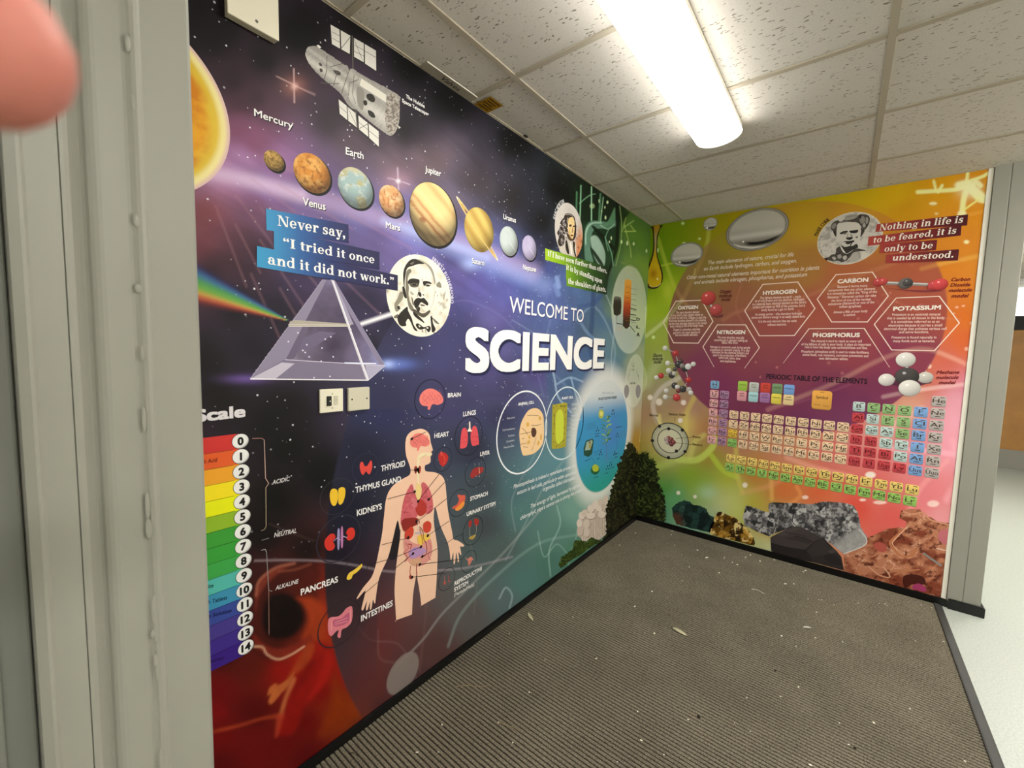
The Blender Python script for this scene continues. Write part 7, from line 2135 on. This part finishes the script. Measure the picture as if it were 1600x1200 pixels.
for k in range(4):
    bm = bmesh.new()
    bmesh.ops.create_icosphere(bm, subdivisions=1, radius=1)
    for v in bm.verts:
        v.co *= 1 + rng.uniform(-0.35, 0.35)
    me = bpy.data.meshes.new('paper_crumb'); bm.to_mesh(me); bm.free(); me.materials.append(m_crumb)
    protos.append(me)
for i, p in enumerate(cr):
    x, y = at_floor(*p)
    if x > 1.96 and y < -0.1:
        continue
    s_ = (0.0042 if p[1] < 930 else 0.003) * rng.uniform(0.6, 1.25)
    o = bpy.data.objects.new('paper_crumb', protos[i % 4])
    link(o)
    o.scale = (s_ * rng.uniform(1.0, 2.2), s_, s_ * 0.45)
    o.rotation_euler = (0, 0, rng.uniform(0, 3.1))
    o.location = (x, y, 0.0056 + s_ * 0.42)
    tag(o, 'tiny white crumb lying on the ribbed entrance mat', 'crumb', 'white crumbs scattered over the mat')
for q, s_ in ((S9('245 855')[0], 0.006), (S9('563 662')[0], 0.0045), (S9('895 985')[0], 0.005)):
    x, y = at_floor(*q)
    bm = bmesh.new(); bmesh.ops.create_icosphere(bm, subdivisions=1, radius=1)
    for v in bm.verts:
        v.co *= 1 + rng.uniform(-0.3, 0.3)
    o = mesh_obj('dirt_speck', bm, m_dirt)
    o.scale = (s_ * 1.3, s_, s_ * 0.4); o.location = (x, y, 0.0056 + s_ * 0.35)
    tag(o, 'small dark speck of dirt on the ribbed entrance mat', 'dirt', 'dark specks of dirt on the mat')

# ================================================================ the photographer's left hand, a finger over the edge of the lens
def skin_material():
    m = mat('skin', 'bd7668', 0.5, 0.35, bump=(700, 0.12), mottled=(70, 0.06))
    b = m.node_tree.nodes['Principled BSDF']
    b.inputs['Subsurface Weight'].default_value = 0.25
    b.inputs['Subsurface Radius'].default_value = (0.006, 0.002, 0.001)
    b.inputs['Subsurface Scale'].default_value = 1.0
    return m
def cpt(r, u, w):
    return tuple(CAM + RGT * r + UPV * u + FWD * w)
def hand():
    # joints in lens space (right, up, forward), metres; radius of each
    J = []
    E_ = []
    def add(p, rad, par=None):
        J.append((p, rad)); i = len(J) - 1
        if par is not None:
            E_.append((par, i))
        return i
    wr = add((-0.285, 0.0, -0.05), 0.027)
    add((-0.36, -0.06, -0.07), 0.031, wr)
    pm = add((-0.235, 0.025, -0.02), 0.027, wr)
    p2 = add((-0.195, 0.045, 0.0), 0.024, pm)
    k1 = add((-0.165, 0.068, 0.02), 0.0125, p2)
    a = add((-0.128, 0.078, 0.046), 0.0105, k1); a = add((-0.094, 0.061, 0.0475), 0.0112, a); a = add((-0.064, 0.0405, 0.046), 0.0108, a); add((-0.0528, 0.033, 0.0452), 0.0092, a)
    k2 = add((-0.168, 0.052, 0.034), 0.0125, p2)
    a = add((-0.15, 0.05, 0.076), 0.0105, k2); a = add((-0.165, 0.02, 0.094), 0.0096, a); a = add((-0.188, 0.002, 0.092), 0.0088, a); add((-0.197, -0.004, 0.088), 0.0066, a)
    k3 = add((-0.182, 0.028, 0.036), 0.012, p2)
    a = add((-0.17, 0.02, 0.075), 0.0098, k3); a = add((-0.186, -0.006, 0.088), 0.009, a); a = add((-0.206, -0.018, 0.084), 0.0082, a); add((-0.214, -0.022, 0.08), 0.0062, a)
    k4 = add((-0.203, 0.008, 0.032), 0.011, pm)
    a = add((-0.196, -0.006, 0.064), 0.0085, k4); a = add((-0.21, -0.026, 0.072), 0.0078, a); a = add((-0.226, -0.034, 0.068), 0.0071, a); add((-0.232, -0.036, 0.065), 0.0055, a)
    t1 = add((-0.215, 0.066, -0.03), 0.0145, pm)
    a = add((-0.18, 0.088, -0.028), 0.0122, t1); a = add((-0.148, 0.094, -0.018), 0.0112, a); add((-0.126, 0.092, -0.01), 0.0084, a)
    me = bpy.data.meshes.new('hand')
    base = np.array(cpt(-0.235, 0.025, -0.02))
    me.from_pydata([tuple(np.array(cpt(*p)) - base) for p, r in J], E_, [])
    o = bpy.data.objects.new('hand', me)
    link(o)
    o.location = tuple(base)
    sk = o.modifiers.new('skin', 'SKIN')
    sk.use_smooth_shade = True
    for i, (p, r) in enumerate(J):
        me.skin_vertices[0].data[i].radius = (r, r)
        me.skin_vertices[0].data[i].use_root = i == 0
    sb = o.modifiers.new('subdivision', 'SUBSURF')
    sb.levels = 2
    sb.render_levels = 2
    dg = bpy.context.evaluated_depsgraph_get()
    dg.update()
    m2 = bpy.data.meshes.new_from_object(o.evaluated_get(dg))
    o.modifiers.clear()
    o.data = m2
    m2.name = 'hand'
    m2.materials.clear()
    m2.materials.append(skin_material())
    for p in m2.polygons:
        p.use_smooth = True
    tag(o, 'blurred pink fingertip of a hand poking over the top left corner of the view', 'hand')
    # nail on the far side of the fingertip
    bm = bmesh.new()
    bmesh.ops.create_uvsphere(bm, u_segments=16, v_segments=10, radius=1)
    bmesh.ops.scale(bm, vec=(0.0068, 0.0052, 0.0022), verts=bm.verts)
    nm = mat('finger_nail', 'dca494', 0.25, 0.5)
    nl = mesh_obj('finger_nail', bm, nm, o, smooth=True)
    c = np.array(cpt(-0.064, 0.04, 0.0528)) - base
    ax = RGT * 0.81 + UPV * -0.58
    ay = np.cross(FWD, ax); ay /= np.linalg.norm(ay)
    nl.matrix_local = Matrix(((ax[0], ay[0], FWD[0], c[0]), (ax[1], ay[1], FWD[1], c[1]), (ax[2], ay[2], FWD[2], c[2]), (0, 0, 0, 1)))
    # dark sleeve
    bm = bmesh.new()
    d = np.array((-0.075, -0.06, -0.02)); d /= np.linalg.norm(d)
    s0 = np.array((-0.30, -0.013, -0.055))
    u1 = np.cross(d, (0, 0, 1)); u1 /= np.linalg.norm(u1); u2 = np.cross(d, u1)
    prev = None
    rings = [(0.0, 0.037), (0.004, 0.04), (0.03, 0.041), (0.06, 0.044), (0.1, 0.047), (0.16, 0.05)]
    for t, r in rings:
        rg = [bm.verts.new(tuple(np.array(cpt(*(s0 + d * t + (u1 * math.cos(q) + u2 * math.sin(q)) * (r + 0.0015 * math.sin(5 * q + t * 90))))) - base)) for q in np.linspace(0, 2 * math.pi, 24, endpoint=False)]
        if prev:
            for j in range(24):
                bm.faces.new((prev[j], prev[(j + 1) % 24], rg[(j + 1) % 24], rg[j]))
        prev = rg
    bm.faces.new(prev)
    bmesh.ops.recalc_face_normals(bm, faces=bm.faces)
    mesh_obj('sleeve', bm, mat('dark_cloth', '23262c', 0.9, 0.1, bump=(300, 0.3)), o, smooth=True)
hand()
